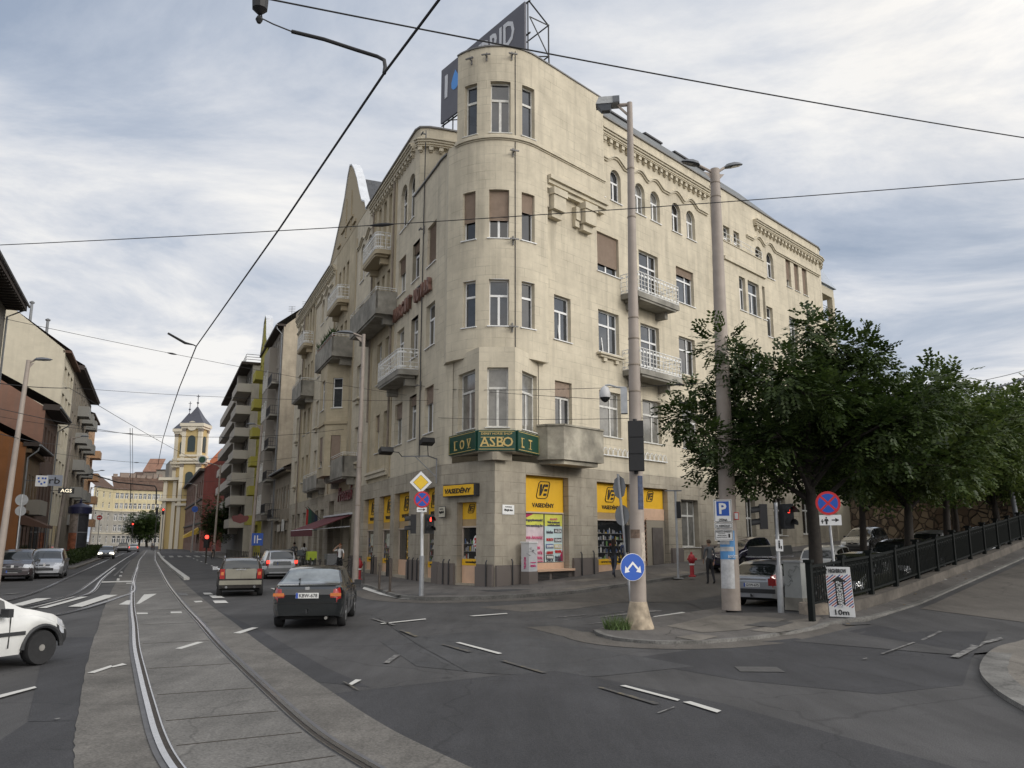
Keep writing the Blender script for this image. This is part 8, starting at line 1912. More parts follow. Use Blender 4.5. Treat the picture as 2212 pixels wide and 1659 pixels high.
def farsig(px, py, Y, label, lit=True):
 t = atY(px, py, Y); x_, d_ = cam_axes(t); r = root('traffic_light', label, 'traffic light', (t.x, Y, .1)); mb = MB(); mb.tube([(t.x, Y + .1, .1), (t.x, Y + .1, t.z)], .07, 6); mb.build('post', M_post, r); mb = MB(); mb.box(t - Vector((0, 0, .35)), (.4, .3, 1.15)); mb.build('signal_head', M_tlk, r); disc(r, 'red_lens', t + d_ * .2, x_, d_, .165, M_redon if lit else M_tlk, .02)
farsig(447, 1160, 74, 'red traffic light beside the dark posts of the avenue'); farsig(353, 1101, 160, 'high red traffic light before the church'); farsig(287, 1132, 175, 'red traffic light before the end house trees'); farsig(339, 1101, 165, 'unlit back of a traffic light next to the high red one', False)
r = root('wall_floodlights', 'pair of black floodlights on an iron wall bracket above the diamond sign', 'floodlight', tuple(FL.pt(.6, 5.2, .2)))
pw_ = FL.pt(.45, 5.0, .1); mb = MB(); a = atY(925, 985, pw_.y - .6); b_ = atY(868, 986, pw_.y + .4); mb.beam(pw_ + Vector((0, 0, -.3)), pw_ + Vector((0, 0, .9)), .06); mb.beam(a, b_, .05); mb.beam(pw_, a.lerp(b_, .5), .04); mb.beam(pw_ + Vector((0, 0, .85)), a, .05); mb.build('bracket', M_sback, r)
for (x, y), dz in (((923, 954), 0), ((834, 974), 0)):
 c = atY(x, y, pw_.y - .4); mb = MB(); mb.box(c, (.62, .4, .24), .5, -.35); mb.build('floodlight', M_tlk, r); mb = MB(); mb.tube([c, c.lerp(a, .3), c.lerp(a if x > 900 else b_, 1)], .02, 5); mb.build('cable', M_wire, r)
for i, (s_, cols) in enumerate(((31.2, ((.45, .03, .03), (.6, .6, .58), (.03, .18, .09))), (30.2, ((.03, .09, .06), (.03, .05, .05), (.02, .03, .06))))):
 r = root('flag', 'national red white green flag hanging on a slanted staff' if i == 0 else 'dark blue-green flag hanging on a slanted staff', 'flag', tuple(FL.pt(s_, 4.4, .1))); a, b_ = FL.pt(s_, 3.7, .1), FL.pt(s_, 4.7, 1.2); mb = MB(); mb.tube([a, b_], .025, 5); mb.build('staff', M_drk, r); dl = Vector((*dL, 0))
 for k in range(3):
  mb = MB(); p, q = b_.lerp(a, .1 + k * .22), b_.lerp(a, .1 + (k + 1) * .22); mb.hexa([p, q, q + dl * .03, p + dl * .03, p - Vector((0, 0, 1.3)) + dl * .15, q - Vector((0, 0, 1.1)) + dl * .1, q - Vector((0, 0, 1.1)) + dl * .13, p - Vector((0, 0, 1.3)) + dl * .18]); mb.build('stripe', mat('flag_%d%d' % (i, k), cols[k], .8, .1, 4), r)
# -- left pavement: advertising column, shop signs, bench, hedges
c2 = far_p(167, 94); r = root('advertising_column', 'round advertising column with a blue cap and large posters on the left pavement', 'advertising column', (c2.x, c2.y, .12)); c = Vector((c2.x, c2.y, .12))
mb = MB(); mb.lathe([(1.05, 0), (1.05, .7), (.95, .72), (.95, 5.0)], c, 28); mb.build('drum', mat('drum_grey', (.25, .25, .26), .6, .1, 3), r, smooth=True, sharp=30); mb = MB(); mb.lathe([(1.2, 4.9), (1.22, 5.6), (1.05, 5.75), (.4, 6.0), (.1, 6.1), (.12, 6.4), (.02, 6.6)], c, 28); mb.build('cap', mat('cap_navy', (.018, .02, .06), .4, .1, 3), r, smooth=True, sharp=30)
x_, d_ = cam_axes(c)
for a0, a1, z0, z1, col in ((-80, -8, 2.9, 4.8, (.30, .25, .22)), (-4, 70, 2.9, 4.8, (.03, .03, .035)), (-80, -8, 1.0, 2.8, (.36, .13, .07)), (-4, 70, 1.0, 2.8, (.025, .027, .03)), (-80, 60, .25, .95, (.33, .05, .06))):
 mb = MB()
 for k in range(6):
  qs = []
  for a, z in ((k / 6, z0), ((k + 1) / 6, z0), ((k + 1) / 6, z1), (k / 6, z1)): an = R_(a0 + (a1 - a0) * a); rr_ = .965 if z0 > .5 else 1.065; qs.append(c + x_ * (math.sin(an) * rr_) + d_ * (math.cos(an) * rr_) + Vector((0, 0, z)))
  mb.poly(qs)
 mb.build('poster', mat('bill_%d_%d' % (a0, z0 * 10), col, .6, .5, 2.5), r)
def outsign(px, py, Y, w, h, m, label, txt=None, mt=None, lit=False):
 t = atY(px, py, Y); x_, d_ = cam_axes(t); r = root('shop_sign', label, 'shop sign', tuple(t)); plate_(r, 'panel', t, x_, d_, w, h, m, .08)
 if txt: text(txt, mt, r, t + d_ * .1, x_, (0, 0, 1), w * .7, h * .62, .01)
 mb = MB(); mb.beam(t - x_ * w / 2, t - x_ * (w / 2 + .6), .05); mb.build('bracket', M_drk, r); return r, t, x_, d_
outsign(118, 1038, 66, 1.1, .85, mat('sign_blue_grey', (.33, .36, .43), .5, .05, 3), 'pale blue-grey shop sign lettered rb over the left pavement', 'rb', M_blk)
r, t, x_, d_ = outsign(90, 1039, 58, .75, .75, M_swh, 'white shop sign with small blue squares over the left pavement')
for a, b_ in ((-.2, .18), (.05, .18), (.22, .18), (-.15, -.05), (.0, -.2), (.18, -.1)): plate_(r, 'blue_square', t + x_ * a + Vector((0, 0, b_)) + d_ * .085, x_, d_, .12, .13, M_sblu, .005)
outsign(143, 1060, 76, 1.3, .5, M_drk, 'small lit shop sign with white letters on a dark box', 'AGS', mat('letters_lit', (.9, .8, .6), .4, 0, emit=1.2))
p = LW(35.0, 19.3); r = root('bench', 'green slatted park bench on the left pavement before the hedge', 'bench', (p.x, p.y, .12), math.atan2(dL.y, dL.x));
for k in range(4): mb = MB(False); mb.box((0, -.2 + k * .12, .45), (1.7, .09, .04)); mb.build('seat_slat', M_bro, r)
for k in range(3): mb = MB(False); mb.box((0, .28 + k * .04, .6 + k * .14), (1.7, .03, .1)); mb.build('back_slat', M_bro, r)
for sx in (-.7, .7): mb = MB(False); mb.tube([(sx, -.25, 0), (sx, -.2, .43), (sx, .25, .43), (sx, .36, .95)], .03, 6); mb.tube([(sx, .25, .43), (sx, .3, 0)], .03, 6); mb.build('leg', M_drk, r)
# -- overhead lines
def wire(label, a, b_, rad=.007, sag=.0, extra=None, name='overhead_wire', cat='wire', group='overhead tram wires'):
 a, b_ = Vector(a), Vector(b_); r = root(name, label, cat, tuple(a), group=group); mb = MB(); n = 14
 mb.tube([a.lerp(b_, i / n) - Vector((0, 0, sag * 4 * (i / n) * (1 - i / n))) for i in range(n + 1)], rad, 5); mb.build('cable', M_wire, r)
 if extra:
  for k in extra:
   c = a.lerp(b_, k) - Vector((0, 0, sag * 4 * k * (1 - k))); d = (b_ - a).normalized(); mb = MB(); mb.tube([c - d * .22, c - d * .12, c, c + d * .12, c + d * .22], [.012, .03, .04, .03, .012], 8); mb.build('insulator', M_tlk, r)
 return r
cz = lambda x, y, z: gnd(x, y, z)
CW = 5.7
pts_c = [cz(1010, -95, CW), cz(948, 0, CW), cz(830, 158, CW), cz(605, 492, CW), cz(424, 748, CW), cz(388, 836, CW), cz(369, 892, CW), cz(352, 948, CW), cz(341, 1005, CW + .1)]
r = root('contact_wire', 'thick black tram contact wire running diagonally up from the tracks', 'wire', tuple(pts_c[0]), group='overhead tram wires'); mb = MB(); mb.tube(pts_c, .0115, 6); mb.build('cable', M_wire, r)
wire('span wire crossing the sky from top left to the right edge above the roof sign', cz(560, -6, 6.6), atY(2260, 305, 10.5), .008, .05)
wire('span wire crossing the middle of the picture in front of the arched windows', atY(-60, 532, 15.2), atY(2290, 380, 13.0), .0085, .1, (.41,))
wire('pull-off wire from the left house to the contact wire and the cream house', atY(-30, 680, 27), Vector((*FL.pt(6.0, 0, .1).xy, 9.8)), .009, .15, (.33,)); wire('thin span wire from the left lamp post to the cream house wall', atY(160, 838, 40), Vector((*FL.pt(2.0, 0, .1).xy, 8.9)), .009, .2)
k2 = b2.lerp(t2_, .5)
wire('upper stay wire from the corner house to the wide column', Vector((*FL.pt(1.0, 0, .1).xy, 9.3)), b2.lerp(t2_, .49), .01, .12, (.9,)); wire('middle stay wire from the oriel to the wide column', Vector((*FL.pt(3.5, 0, .1).xy, 9.9)), b2.lerp(t2_, .44), .01, .1, (.92,)); wire('lower stay wire from the corner house to the wide column', Vector((*FL.pt(.3, 0, .1).xy, 7.8)), b2.lerp(t2_, .415), .01, .1, (.93,))
for i, (ya, yb, Y, lb) in enumerate(((890, 905, 60, 'tram span wire over the avenue, first beyond the junction'), (962, 990, 82, 'tram span wire over the avenue, second beyond the junction'), (1000, 1012, 108, 'tram span wire over the avenue, third beyond the junction'), (1055, 1050, 140, 'tram span wire over the avenue, farthest of the row'))):
 a = LW(Y * 1.0 - 38, 21.6); b_ = LW(Y * 1.0 - 38, .2); wire(lb, (a.x, a.y, 9.6), (b_.x, b_.y, 9.9), .014, .9, (.35, .62))
a = atY(-40, 822, 34); wire('feeder wire running from the left edge down to the tram poles', a, atY(150, 838, 44), .02, .1, (.95,)); wire('branch contact wire from the left edge curving over the side track', atY(-30, 876, 30), atY(350, 945, 70), .014, .2, (.9,)); wire('branch contact wire over the second track', atY(150, 838, 44), atY(455, 1010, 110), .016, .2, (.4, .7)); wire('low branch wire at the left edge', atY(-30, 930, 28), atY(130, 960, 62), .014, .1)
for i, (x0, lb) in enumerate(((281, 'hanging twin wire over the second track, left one'), (286, 'hanging twin wire over the second track, right one'))): wire(lb, atY(x0, 925, 92), atY(x0 + 2, 1120, 250), .03, .3)
wire('slack cable from the trees to the right lamp', atY(1930, 842, 36), atY(2240, 792, 40), .014, .25)
mast = [atY(196, 1030, 88), atY(205, 1024, 88)]
a = atY(197, 1024, 88); r = root('cantilever_arm', 'long black cantilever arm carrying the tram wires before the end house', 'tram arm', tuple(a)); mb = MB(); mb.tube([atY(178, 1026, 88), a, atY(255, 1042, 88), atY(335, 1050, 88), atY(338, 1056, 88), atY(337, 1090, 88)], .07, 6); mb.tube([atY(283, 1046, 88), atY(282, 1085, 88)], .05, 5); mb.build('arm', M_wire, r)
r = root('pull_off_fitting', 'curved black pull-off arm with insulators holding the contact wire at the top', 'tram arm', tuple(cz(700, 85, CW + .25))); a = [cz(563, 18, CW + .5), cz(566, 40, CW + .45), cz(590, 52, CW + .42), cz(630, 68, CW + .4)]; mb = MB(); mb.tube(a, .006, 5); mb.build('link', M_wire, r)
mb = MB(); mb.tube([cz(630, 68, CW + .4), cz(700, 85, CW + .35), cz(770, 108, CW + .3), cz(815, 122, CW + .25), cz(830, 130, CW + .2), cz(832, 145, CW + .1), cz(830, 158, CW)], .016, 8); mb.build('arm', M_wire, r); c = cz(562, 8, CW + .55); mb = MB(); mb.lathe([(.02, -.09), (.06, -.05), (.065, .03), (.04, .08)], c, 10); mb.lathe([(.015, -.03), (.03, 0), (.015, .03)], c - Vector((0, 0, .14)), 8); mb.build('insulator', M_tlk, r)
r = root('pull_off_fitting', 'short insulated pull-off link at the kink of the contact wire', 'tram arm', tuple(cz(424, 748, CW))); mb = MB(); mb.tube([atY(363, 720, 15.0), atY(400, 741, 15.3), cz(418, 745, CW), cz(424, 748, CW)], [.02, .025, .012, .01], 6); mb.build('link', M_tlk, r)
# -- TREES AND HEDGES
def leafmat(name, c, c2):
 m = bpy.data.materials.new(name); MATS[name] = m; N, L = nodes(m); b = N['Principled BSDF']; b.inputs['Roughness'].default_value = .55; b.inputs['Specular IOR Level'].default_value = .35
 g = N.new('ShaderNodeNewGeometry'); n = N.new('ShaderNodeTexNoise'); tc = N.new('ShaderNodeTexCoord'); n.inputs['Scale'].default_value = .9; n.inputs['Detail'].default_value = 3; L.new(tc.outputs['Object'], n.inputs['Vector'])
 ad = N.new('ShaderNodeMath'); ad.operation = 'MULTIPLY_ADD'; ad.inputs[1].default_value = .5; L.new(g.outputs['Random Per Island'], ad.inputs[0]); L.new(n.outputs['Fac'], ad.inputs[2])
 r = N.new('ShaderNodeMapRange'); r.inputs[1].default_value = .45; r.inputs[2].default_value = 1.05; L.new(ad.outputs[0], r.inputs[0])
 mx = N.new('ShaderNodeMix'); mx.data_type = 'RGBA'; mx.inputs['A'].default_value = (*c, 1); mx.inputs['B'].default_value = (*c2, 1); L.new(r.outputs[0], mx.inputs['Factor']); L.new(mx.outputs['Result'], b.inputs['Base Color'])
 tr = N.new('ShaderNodeBsdfTranslucent'); L.new(mx.outputs['Result'], tr.inputs['Color']); ms = N.new('ShaderNodeMixShader'); ms.inputs[0].default_value = .3
 L.new(b.outputs[0], ms.inputs[1]); L.new(tr.outputs[0], ms.inputs[2]); L.new(ms.outputs[0], N['Material Output'].inputs[0]); return m
M_leaf = leafmat('foliage_dark', (.016, .032, .008), (.055, .085, .018)); M_leaf2 = leafmat('foliage_mid', (.030, .055, .013), (.095, .13, .028)); M_hedge = leafmat('foliage_hedge', (.022, .035, .012), (.06, .09, .025))
M_bark = mat('bark_dark', (.030, .025, .021), .9, .35, 6, bump=.6)
def spray(mb, p, d, L_, g, lw=.05, ll=.13, n=4):
 """one pinnate leaf: leaflets in pairs on a drooping rachis"""
 d = d.normalized(); side = d.cross(Vector((0, 0, 1)))
 if side.length < .05: side = Vector((1, 0, 0))
 side.normalize(); roll = g.uniform(-.5, .5); up = side.cross(d); side = (side * math.cos(roll) + up * math.sin(roll)).normalized()
 for i in range(n):
  q = p + d * (L_ * (i + .6) / n) + Vector((0, 0, -.10 * L_ * ((i + 1) / n) ** 2))
  for s_ in (1, -1):
   t = (side * s_ + d * .55 + Vector((0, 0, g.uniform(-.35, .15)))).normalized(); w = t.cross(Vector((0, 0, 1)))
   w = (d * .9 + Vector((g.uniform(-.3, .3), g.uniform(-.3, .3), g.uniform(-.3, .3)))).normalized(); l = ll * g.uniform(.75, 1.2)
   mb.poly([q, q + t * l * .45 + w * lw, q + t * l, q + t * l * .5 - w * lw])
def tree(name, label, loc, H_, rx, ry, zc, rz_, seed, trunk_r=.2, nl=11, sub=4, per=34, leaf=None, group=None, lean=(0, 0), lobes=None, fork=.3, scale=1.0):
 g = random.Random(seed); r = root(name, label, 'tree', loc, group=group)
 tb = MB(False); lf = MB(False); ax, ay = lean
 th = H_ * fork; tk = [Vector((ax * k ** 1.3 + .08 * math.sin(k * 5 + seed), ay * k ** 1.3 + .08 * math.cos(k * 4 + seed), H_ * .72 * k)) for k in [i / 7 for i in range(8)]]
 tb.tube([Vector((0, 0, -.2)), Vector((0, 0, .05))] + tk[1:], [trunk_r * 1.35, trunk_r * 1.15] + [trunk_r * (1 - .11 * i) for i in range(7)], 9)
 clumps = []
 for i in range(nl):
  a = 2 * PI * i / nl * 1.618 * 2 + g.uniform(-.3, .3); e = -.6 + 1.45 * (i + .5) / nl + g.uniform(-.12, .12); f = g.uniform(.7, 1.0)
  ce = math.sqrt(max(.05, 1 - min(1, abs(e)) ** 2)); tgt = Vector((ax + math.cos(a) * rx * ce * f, ay + math.sin(a) * ry * ce * f, zc + rz_ * e * .92))
  k = max(th / (H_ * .72), min(.92, (tgt.z - .8) / (H_ * .72) * .8)); s0 = tk[int(k * 7)].lerp(tk[min(7, int(k * 7) + 1)], k * 7 % 1)
  m_ = s0.lerp(tgt, .5) + Vector((0, 0, .35)); tb.tube([s0, m_, tgt], [trunk_r * .42, trunk_r * .26, .02], 6)
  for j in range(sub):
   q = tgt + Vector((g.gauss(0, rx * .20), g.gauss(0, ry * .20), max(-.35, min(.35, g.gauss(0, rz_ * .16))))) if j else tgt
   if j: tb.tube([m_.lerp(tgt, .4 + .15 * j), q], [.035, .008], 4)
   clumps.append((q, g.uniform(.5, .95)))
 for k in range(nl * 3): clumps.append((Vector((ax * .7 + g.gauss(0, rx * .42), ay * .7 + g.gauss(0, ry * .42), zc + max(-rz_ * .62, min(rz_ * .8, g.gauss(0, rz_ * .45))))), g.uniform(.6, 1.0)))
 for q, rad in clumps:
  for s_ in range(int(per * rad * 1.3)):
   v = Vector((g.gauss(0, 1), g.gauss(0, 1), g.gauss(0, .75))); v.normalize(); rr_ = rad * g.random() ** .4
   d = (v + Vector((0, 0, -.15)) + Vector((g.uniform(-.5, .5), g.uniform(-.5, .5), g.uniform(-.3, .3)))).normalized(); spray(lf, q + v * rr_ * .8 * scale, d, g.uniform(.3, .55) * scale, g, .058 * scale, .155 * scale)
 tb.build('trunk', M_bark, r, smooth=True); lf.build('crown', leaf or M_leaf, r); return r
def tloc(u, v): p = RV(u, v); z = z_lane(u); return (p.x, p.y, z)
tA = tree('street_tree', 'dark leafy tree nearest the wide column, its crown covering the facade corner', tloc(-1.3, 14.6), 8.4, 3.7, 3.4, 5.75, 2.55, 12, trunk_r=.22, nl=15, sub=4, per=62, lean=(-.1, .25), group='trees of the car park')
tB = tree('street_tree', 'green tree rising from the railing just right of the nearest one', tloc(5.4, 15.2), 7.6, 3.3, 3.3, 5.2, 2.1, 23, trunk_r=.19, nl=12, sub=4, per=50, leaf=M_leaf2, group='trees of the car park', scale=1.1)
tC = tree('street_tree', 'green tree in the second row behind the black cars', tloc(12.2, 11.0), 8.0, 3.4, 3.4, 5.3, 2.2, 31, trunk_r=.17, nl=11, sub=4, per=46, leaf=M_leaf2, group='trees of the car park', scale=1.15)
def tcopy(src, u, v, rz, sc, label, z=None):
 o = copy_tree(src); p = tloc(u, v); o.location = p if z is None else (p[0], p[1], z); o.rotation_euler = (0, 0, rz); o.scale = (sc, sc, sc); o['label'] = label; return o
for src, u, v, rz, sc, lb, z in ((tC, 9.6, 15.3, 1.3, .98, 'green tree by the railing, third along the ramp', None), (tB, 17.5, 15.2, 2.4, .95, 'green tree by the railing, fourth along the ramp', None), (tC, 26, 15.2, 4.0, .98, 'green tree by the railing, fifth along the ramp', None),
 (tB, 20, 10.6, .6, 1.0, 'green tree before the stone wall, left of the ramp lamp', None), (tC, 28.5, 10.4, 5.1, 1.05, 'green tree close before the stone wall, half hidden by nearer crowns', None), (tB, 38.0, 15.0, 3.3, 1.4, 'tall tree at the right picture edge above the ramp', None), (tC, 36, 8.5, 2.0, 1.2, 'tree before the stone wall at the far end of the facade', None),
 (tC, 46, 8, .4, .86, 'tree on the hillside above the stone wall, leftmost', 5.8), (tB, 45, 17, 1.9, .86, 'tree on the hillside above the stone wall, second from the left', 5.8), (tC, 47, 26, 3.4, .88, 'tree on the hillside above the stone wall, third from the left', 6.0), (tB, 49, 36, 5.0, .95, 'tree on the hillside above the stone wall, at the right edge', 6.2), (tB, 52, 13, 4.4, .9, 'big tree on the hillside behind the others', 7.0), (tC, 54, 24, .9, .9, 'big tree on the hillside far behind the lamp', 7.0)):
 tcopy(src, u, v, rz, sc, lb, z)
p = far_p(462, 124); tD = tree('street_tree', 'small bushy tree between the brick red house and the balcony block', (p.x, p.y, 0), 8.5, 1.7, 1.7, 4.8, 3.4, 44, trunk_r=.15, nl=9, sub=3, per=18, leaf=M_leaf, scale=1.8)
for i, (px, Y, sc, lb) in enumerate(((300, 262, 1.15, 'dark tree before the end house, left of two'), (318, 268, 1.3, 'dark tree before the end house, right of two'))):
 p = far_p(px, Y); o = copy_tree(tD); o.location = (p.x, p.y, 0); o.scale = (sc * 1.9, sc * 1.9, sc * 1.1); o['label'] = lb; o.rotation_euler = (0, 0, i * 2)
def hedge(label, s0, s1, w0, w1, h, seed, n):
 g = random.Random(seed); p = LW((s0 + s1) / 2, (w0 + w1) / 2); r = root('hedge', label, 'hedge', (p.x, p.y, .12)); mb = MB()
 for k in range(n):
  s_, w_ = g.uniform(s0, s1), g.uniform(w0, w1); z = .15 + (h + .12 * math.sin(s_ * 2.1)) * g.random() ** .6; q = Vector((*LW(s_, w_), z)); t = Vector((g.uniform(-1, 1), g.uniform(-1, 1), g.uniform(-.4, 1))).normalized(); w = t.cross(Vector((g.uniform(-1, 1), 1, .3))).normalized() * .05; l = g.uniform(.12, .24)
  mb.poly([q, q + t * l * .5 + w, q + t * l, q + t * l * .5 - w])
 mb.build('foliage', M_hedge, r); mb = MB()
 for k in range(int((s1 - s0) / .6)): q = Vector((*LW(s0 + .3 + k * .6, (w0 + w1) / 2), 0)); mb.tube([q, q + Vector((0, 0, h * .7))], .02, 4)
 mb.build('stems', M_bark, r)
hedge('clipped hedge on the left pavement nearest the bench', 38.5, 49, 18.1, 19.4, .85, 1, 5200); hedge('clipped hedge along the track between the lamp posts', 50, 66, 18.1, 19.3, 1.0, 2, 4600); hedge('farther loose hedge behind the oncoming car', 67.5, 84, 18.2, 19.8, 1.3, 3, 3600)
# -- PEOPLE
M_skin = mat('skin', (.42, .25, .17), .55, .06, 8)
def skinned(pts, edges, rootv, sub=2):
 me = bpy.data.meshes.new('body'); me.from_pydata([p for p, _ in pts], edges, []); ob = bpy.data.objects.new('body', me); COL.objects.link(ob)
 md = ob.modifiers.new('skin', 'SKIN'); md.use_smooth_shade = True; md.branch_smoothing = .6
 for i, (_, r_) in enumerate(pts):
  v = me.skin_vertices[0].data[i]; rr_ = r_ if isinstance(r_, tuple) else (r_, r_); v.radius = rr_; v.use_root = i == rootv
 sb_ = ob.modifiers.new('sub', 'SUBSURF'); sb_.levels = sub; sb_.render_levels = sub
 dg = bpy.context.evaluated_depsgraph_get(); dg.update(); m2 = bpy.data.meshes.new_from_object(ob.evaluated_get(dg)); bpy.data.objects.remove(ob); return m2
def person(label, loc, heading, top, legs, hair=(.03, .022, .018), shoe=(.02, .02, .02), swing=.25, knee=.25, arms=((.2, .25), (-.2, .3)), scale=1.0, hairlen=.1, bare=False, sit=False, group=None, head_turn=0.0, extra=None, raise_r=None, loose=0.0):
 """x forward, y to the left. arms: (swing, elbow bend) left, right; short sleeves when bare"""
 r = root('person', label, 'person', loc, PI / 2 - R_(heading), group); r.scale = (scale,) * 3
 P = []; E = []; K = []
 def add_(p, rad, par_, kind):
  P.append((Vector(p), rad)); K.append(kind); i = len(P) - 1
  if par_ is not None: E.append((par_, i))
  return i
 hz = .50 if sit else .93
 pel = add_((0, 0, hz), (.13, .155), None, 2); sp = add_((.01, 0, hz + .18), (.105, .135), pel, 1); ch = add_((.0, 0, hz + .38), (.115, .165), sp, 1); up = add_((-.01, 0, hz + .50), (.085, .12), ch, 1); nk = add_((0, 0, hz + .575), .05, up, 0)
 h1 = add_((.02, 0, hz + .65), (.075, .068), nk, 0); h2 = add_((.025, 0, hz + .72), (.095, .078), h1, 0); h3 = add_((.01, 0, hz + .79), (.06, .055), h2, 0)
 for s_, sw_, kn in ((1, swing, knee * (swing < 0) + .06), (-1, -swing, knee * (swing > 0) + .06)):
  if sit: kp = Vector((.44, s_ * .11, hz + .0)); an = Vector((.46, s_ * .12, .08))
  else:
   kp = Vector((math.sin(sw_) * .43, s_ * .095, hz - .06 - math.cos(sw_) * .42)); a2 = sw_ - kn; an = kp + Vector((math.sin(a2) * .42, 0, -math.cos(a2) * .40))
  hp = add_((0, s_ * .09, hz - .05), (.10 + loose, .105 + loose), pel, 2); th_ = add_(Vector((0, s_ * .095, hz - .05)).lerp(kp, .5), .078 + loose, hp, 2); kk = add_(kp, .058 + loose, th_, 2); cf = add_(kp.lerp(an, .4), .055 + loose, kk, 2); ak = add_(an, .04 + loose * .7, cf, 2); add_(an + Vector((.06, 0, -.045)), (.042, .036), ak, 3); add_(an + Vector((.16, s_ * .01, -.055)), (.032, .026), len(P) - 1, 3)
 for s_, (sw_, el) in ((1, arms[0]), (-1, arms[1])):
  sh = add_((-.01, s_ * .165, hz + .475), .062, up, 1)
  if raise_r and s_ == -1: ep, wp = Vector(raise_r[0]) + Vector((0, 0, hz)), Vector(raise_r[1]) + Vector((0, 0, hz))
  else: ep = Vector((math.sin(sw_) * .27, s_ * .215, hz + .475 - math.cos(sw_) * .27)); a2 = sw_ + el; wp = ep + Vector((math.sin(a2) * .24, -s_ * .02, -math.cos(a2) * .24))
  ua = add_(Vector((-.01, s_ * .18, hz + .46)).lerp(ep, .5), .044, sh, 1); eb = add_(ep, .036, ua, 0 if bare else 1); fa = add_(ep.lerp(wp, .45), .033, eb, 0 if bare else 1); wr = add_(wp, .023, fa, 0)
  d = (wp - ep).normalized(); f_ = Vector((1, 0, 0)) - d * d.x; f_.normalize(); pm = add_(wp + d * .045, (.030, .018), wr, 0); pe = add_(wp + d * .085, (.032, .017), pm, 0)
  for k, (o_, l_) in enumerate(((-.027, .055), (-.009, .07), (.009, .075), (.027, .066))):
   b0 = wp + d * .1 + f_ * o_; i1 = add_(b0, .0085, pe, 0); i2 = add_(b0 + d * l_ * .5 + Vector((0, -s_ * .006, 0)), .008, i1, 0); add_(b0 + d * l_ + Vector((0, -s_ * .018, 0)), .006, i2, 0)
  t1 = add_(wp + d * .05 + f_ * .036, .0095, pm, 0); add_(wp + d * .085 + f_ * .052 + Vector((0, -s_ * .008, 0)), .008, t1, 0)
 me = skinned(P, E, pel, 1)
 cols = [M_skin, top, legs, mat('shoe_%d' % int(sum(shoe) * 1000), shoe, .6, .1, 8)]
 for q in cols: me.materials.append(q)
 for f in me.polygons:
  c = f.center; best = min(range(len(P)), key=lambda i: (P[i][0] - c).length_squared - .002 * (K[i] == 1)); f.material_index = K[best]; f.use_smooth = True
  if c.z > hz + .545: f.material_index = 0
 ob = bpy.data.objects.new('body', me); COL.objects.link(ob); ob.parent = r
 hm = mat('hair_%d' % int(sum(hair) * 1000), hair, .85, .25, 14, spec=.1); mb = MB(False); hc_ = Vector((.012, 0, hz + .735)); vs = []; fs = []; n1, n2 = 9, 12
 for i in range(n1):
  a = PI * .62 * i / (n1 - 1)
  for j in range(n2):
   b_ = 2 * PI * j / n2; x = math.sin(a) * math.cos(b_); y = math.sin(a) * math.sin(b_); z = math.cos(a); back = max(0, -x)
   q = hc_ + Vector((x * .112, y * .092, z * .108));
   if x > .25 and z < .45: q.z = hc_.z + .052; q.x = min(q.x, hc_.x + .095)
   if i >= n1 - 2: q.z -= hairlen * (back + .25 * (1 - abs(x))) * (1 if x < .2 else 0)
   vs.append(q)
 fs = [(i * n2 + j, i * n2 + (j + 1) % n2, (i + 1) * n2 + (j + 1) % n2, (i + 1) * n2 + j) for i in range(n1 - 1) for j in range(n2)]; mb.faces(vs, fs); mb.build('hair', hm, r, smooth=True, sharp=80)
 mb = MB(False); mb.poly([(.112, -.012, hz + .70), (.112, .012, hz + .70), (.135, 0, hz + .692)]); mb.poly([(.112, -.012, hz + .70), (.135, 0, hz + .692), (.108, 0, hz + .745)]); mb.poly([(.112, .012, hz + .70), (.135, 0, hz + .692), (.108, 0, hz + .745)]); mb.build('nose', M_skin, r)
 for s_ in (1, -1):
  mb = MB(False); mb.lathe([(.004, -.01), (.011, -.004), (.011, .004), (.004, .01)], (.100, s_ * .03, hz + .735), 8); mb.build('eye', M_blk, r); mb = MB(False); mb.lathe([(.01, -.03), (.02, -.01), (.022, .015), (.01, .03)], (.012, s_ * .083, hz + .72), 8); mb.build('ear', M_skin, r)
 mb = MB(False); mb.tube([(.103, -.022, hz + .672), (.11, 0, hz + .67), (.103, .022, hz + .672)], .006, 5); mb.build('mouth', mat('lips', (.32, .12, .10), .5, 0), r)
 if extra: extra(r, hz)
 return r
cl = lambda n_, c, v=.12: mat('cloth_' + n_, c, .85, v, 10)
zp_ = z_lane(5.1) + .12; p = atY(1327, 1246, 38.1)
def bag(r, hz): mb = MB(False); mb.tube([(.05, -.17, hz + .52), (-.02, -.24, hz + .15), (.05, -.27, hz - .05)], .012, 5); mb.box((.05, -.27, hz - .14), (.24, .08, .22)); mb.build('handbag', cl('bag', (.02, .02, .022)), r)
person('woman with long dark hair in black top and dark jeans walking past the shop window', (p.x, 38.1, zp_), 25, cl('black', (.012, .012, .013)), cl('jeans_dark', (.03, .035, .05)), swing=.42, knee=.45, arms=((-.3, .2), (.35, .35)), hairlen=.28, extra=bag)
plaid = mat('cloth_plaid', (.06, .08, .16), .9, .7, 22); p = atY(1352, 1240, 38.6); person('man in a blue checked shirt half hidden behind the near lamp column', (p.x, 38.6, z_lane(5.6) + .12), 20, plaid, cl('trousers_dark', (.03, .03, .035)), swing=-.3, hairlen=.02)
p = atY(1535, 1260, 35.5); uu_ = uv_of(p.x, 35.5); person('man in a grey jacket standing by the small dark crossover', (p.x, 35.5, zg(p.x, 35.5) + .01), -15, cl('grey_jacket', (.10, .105, .11)), cl('trousers_black', (.02, .02, .022)), swing=.06, hairlen=.02, hair=(.10, .07, .05), scale=1.02)
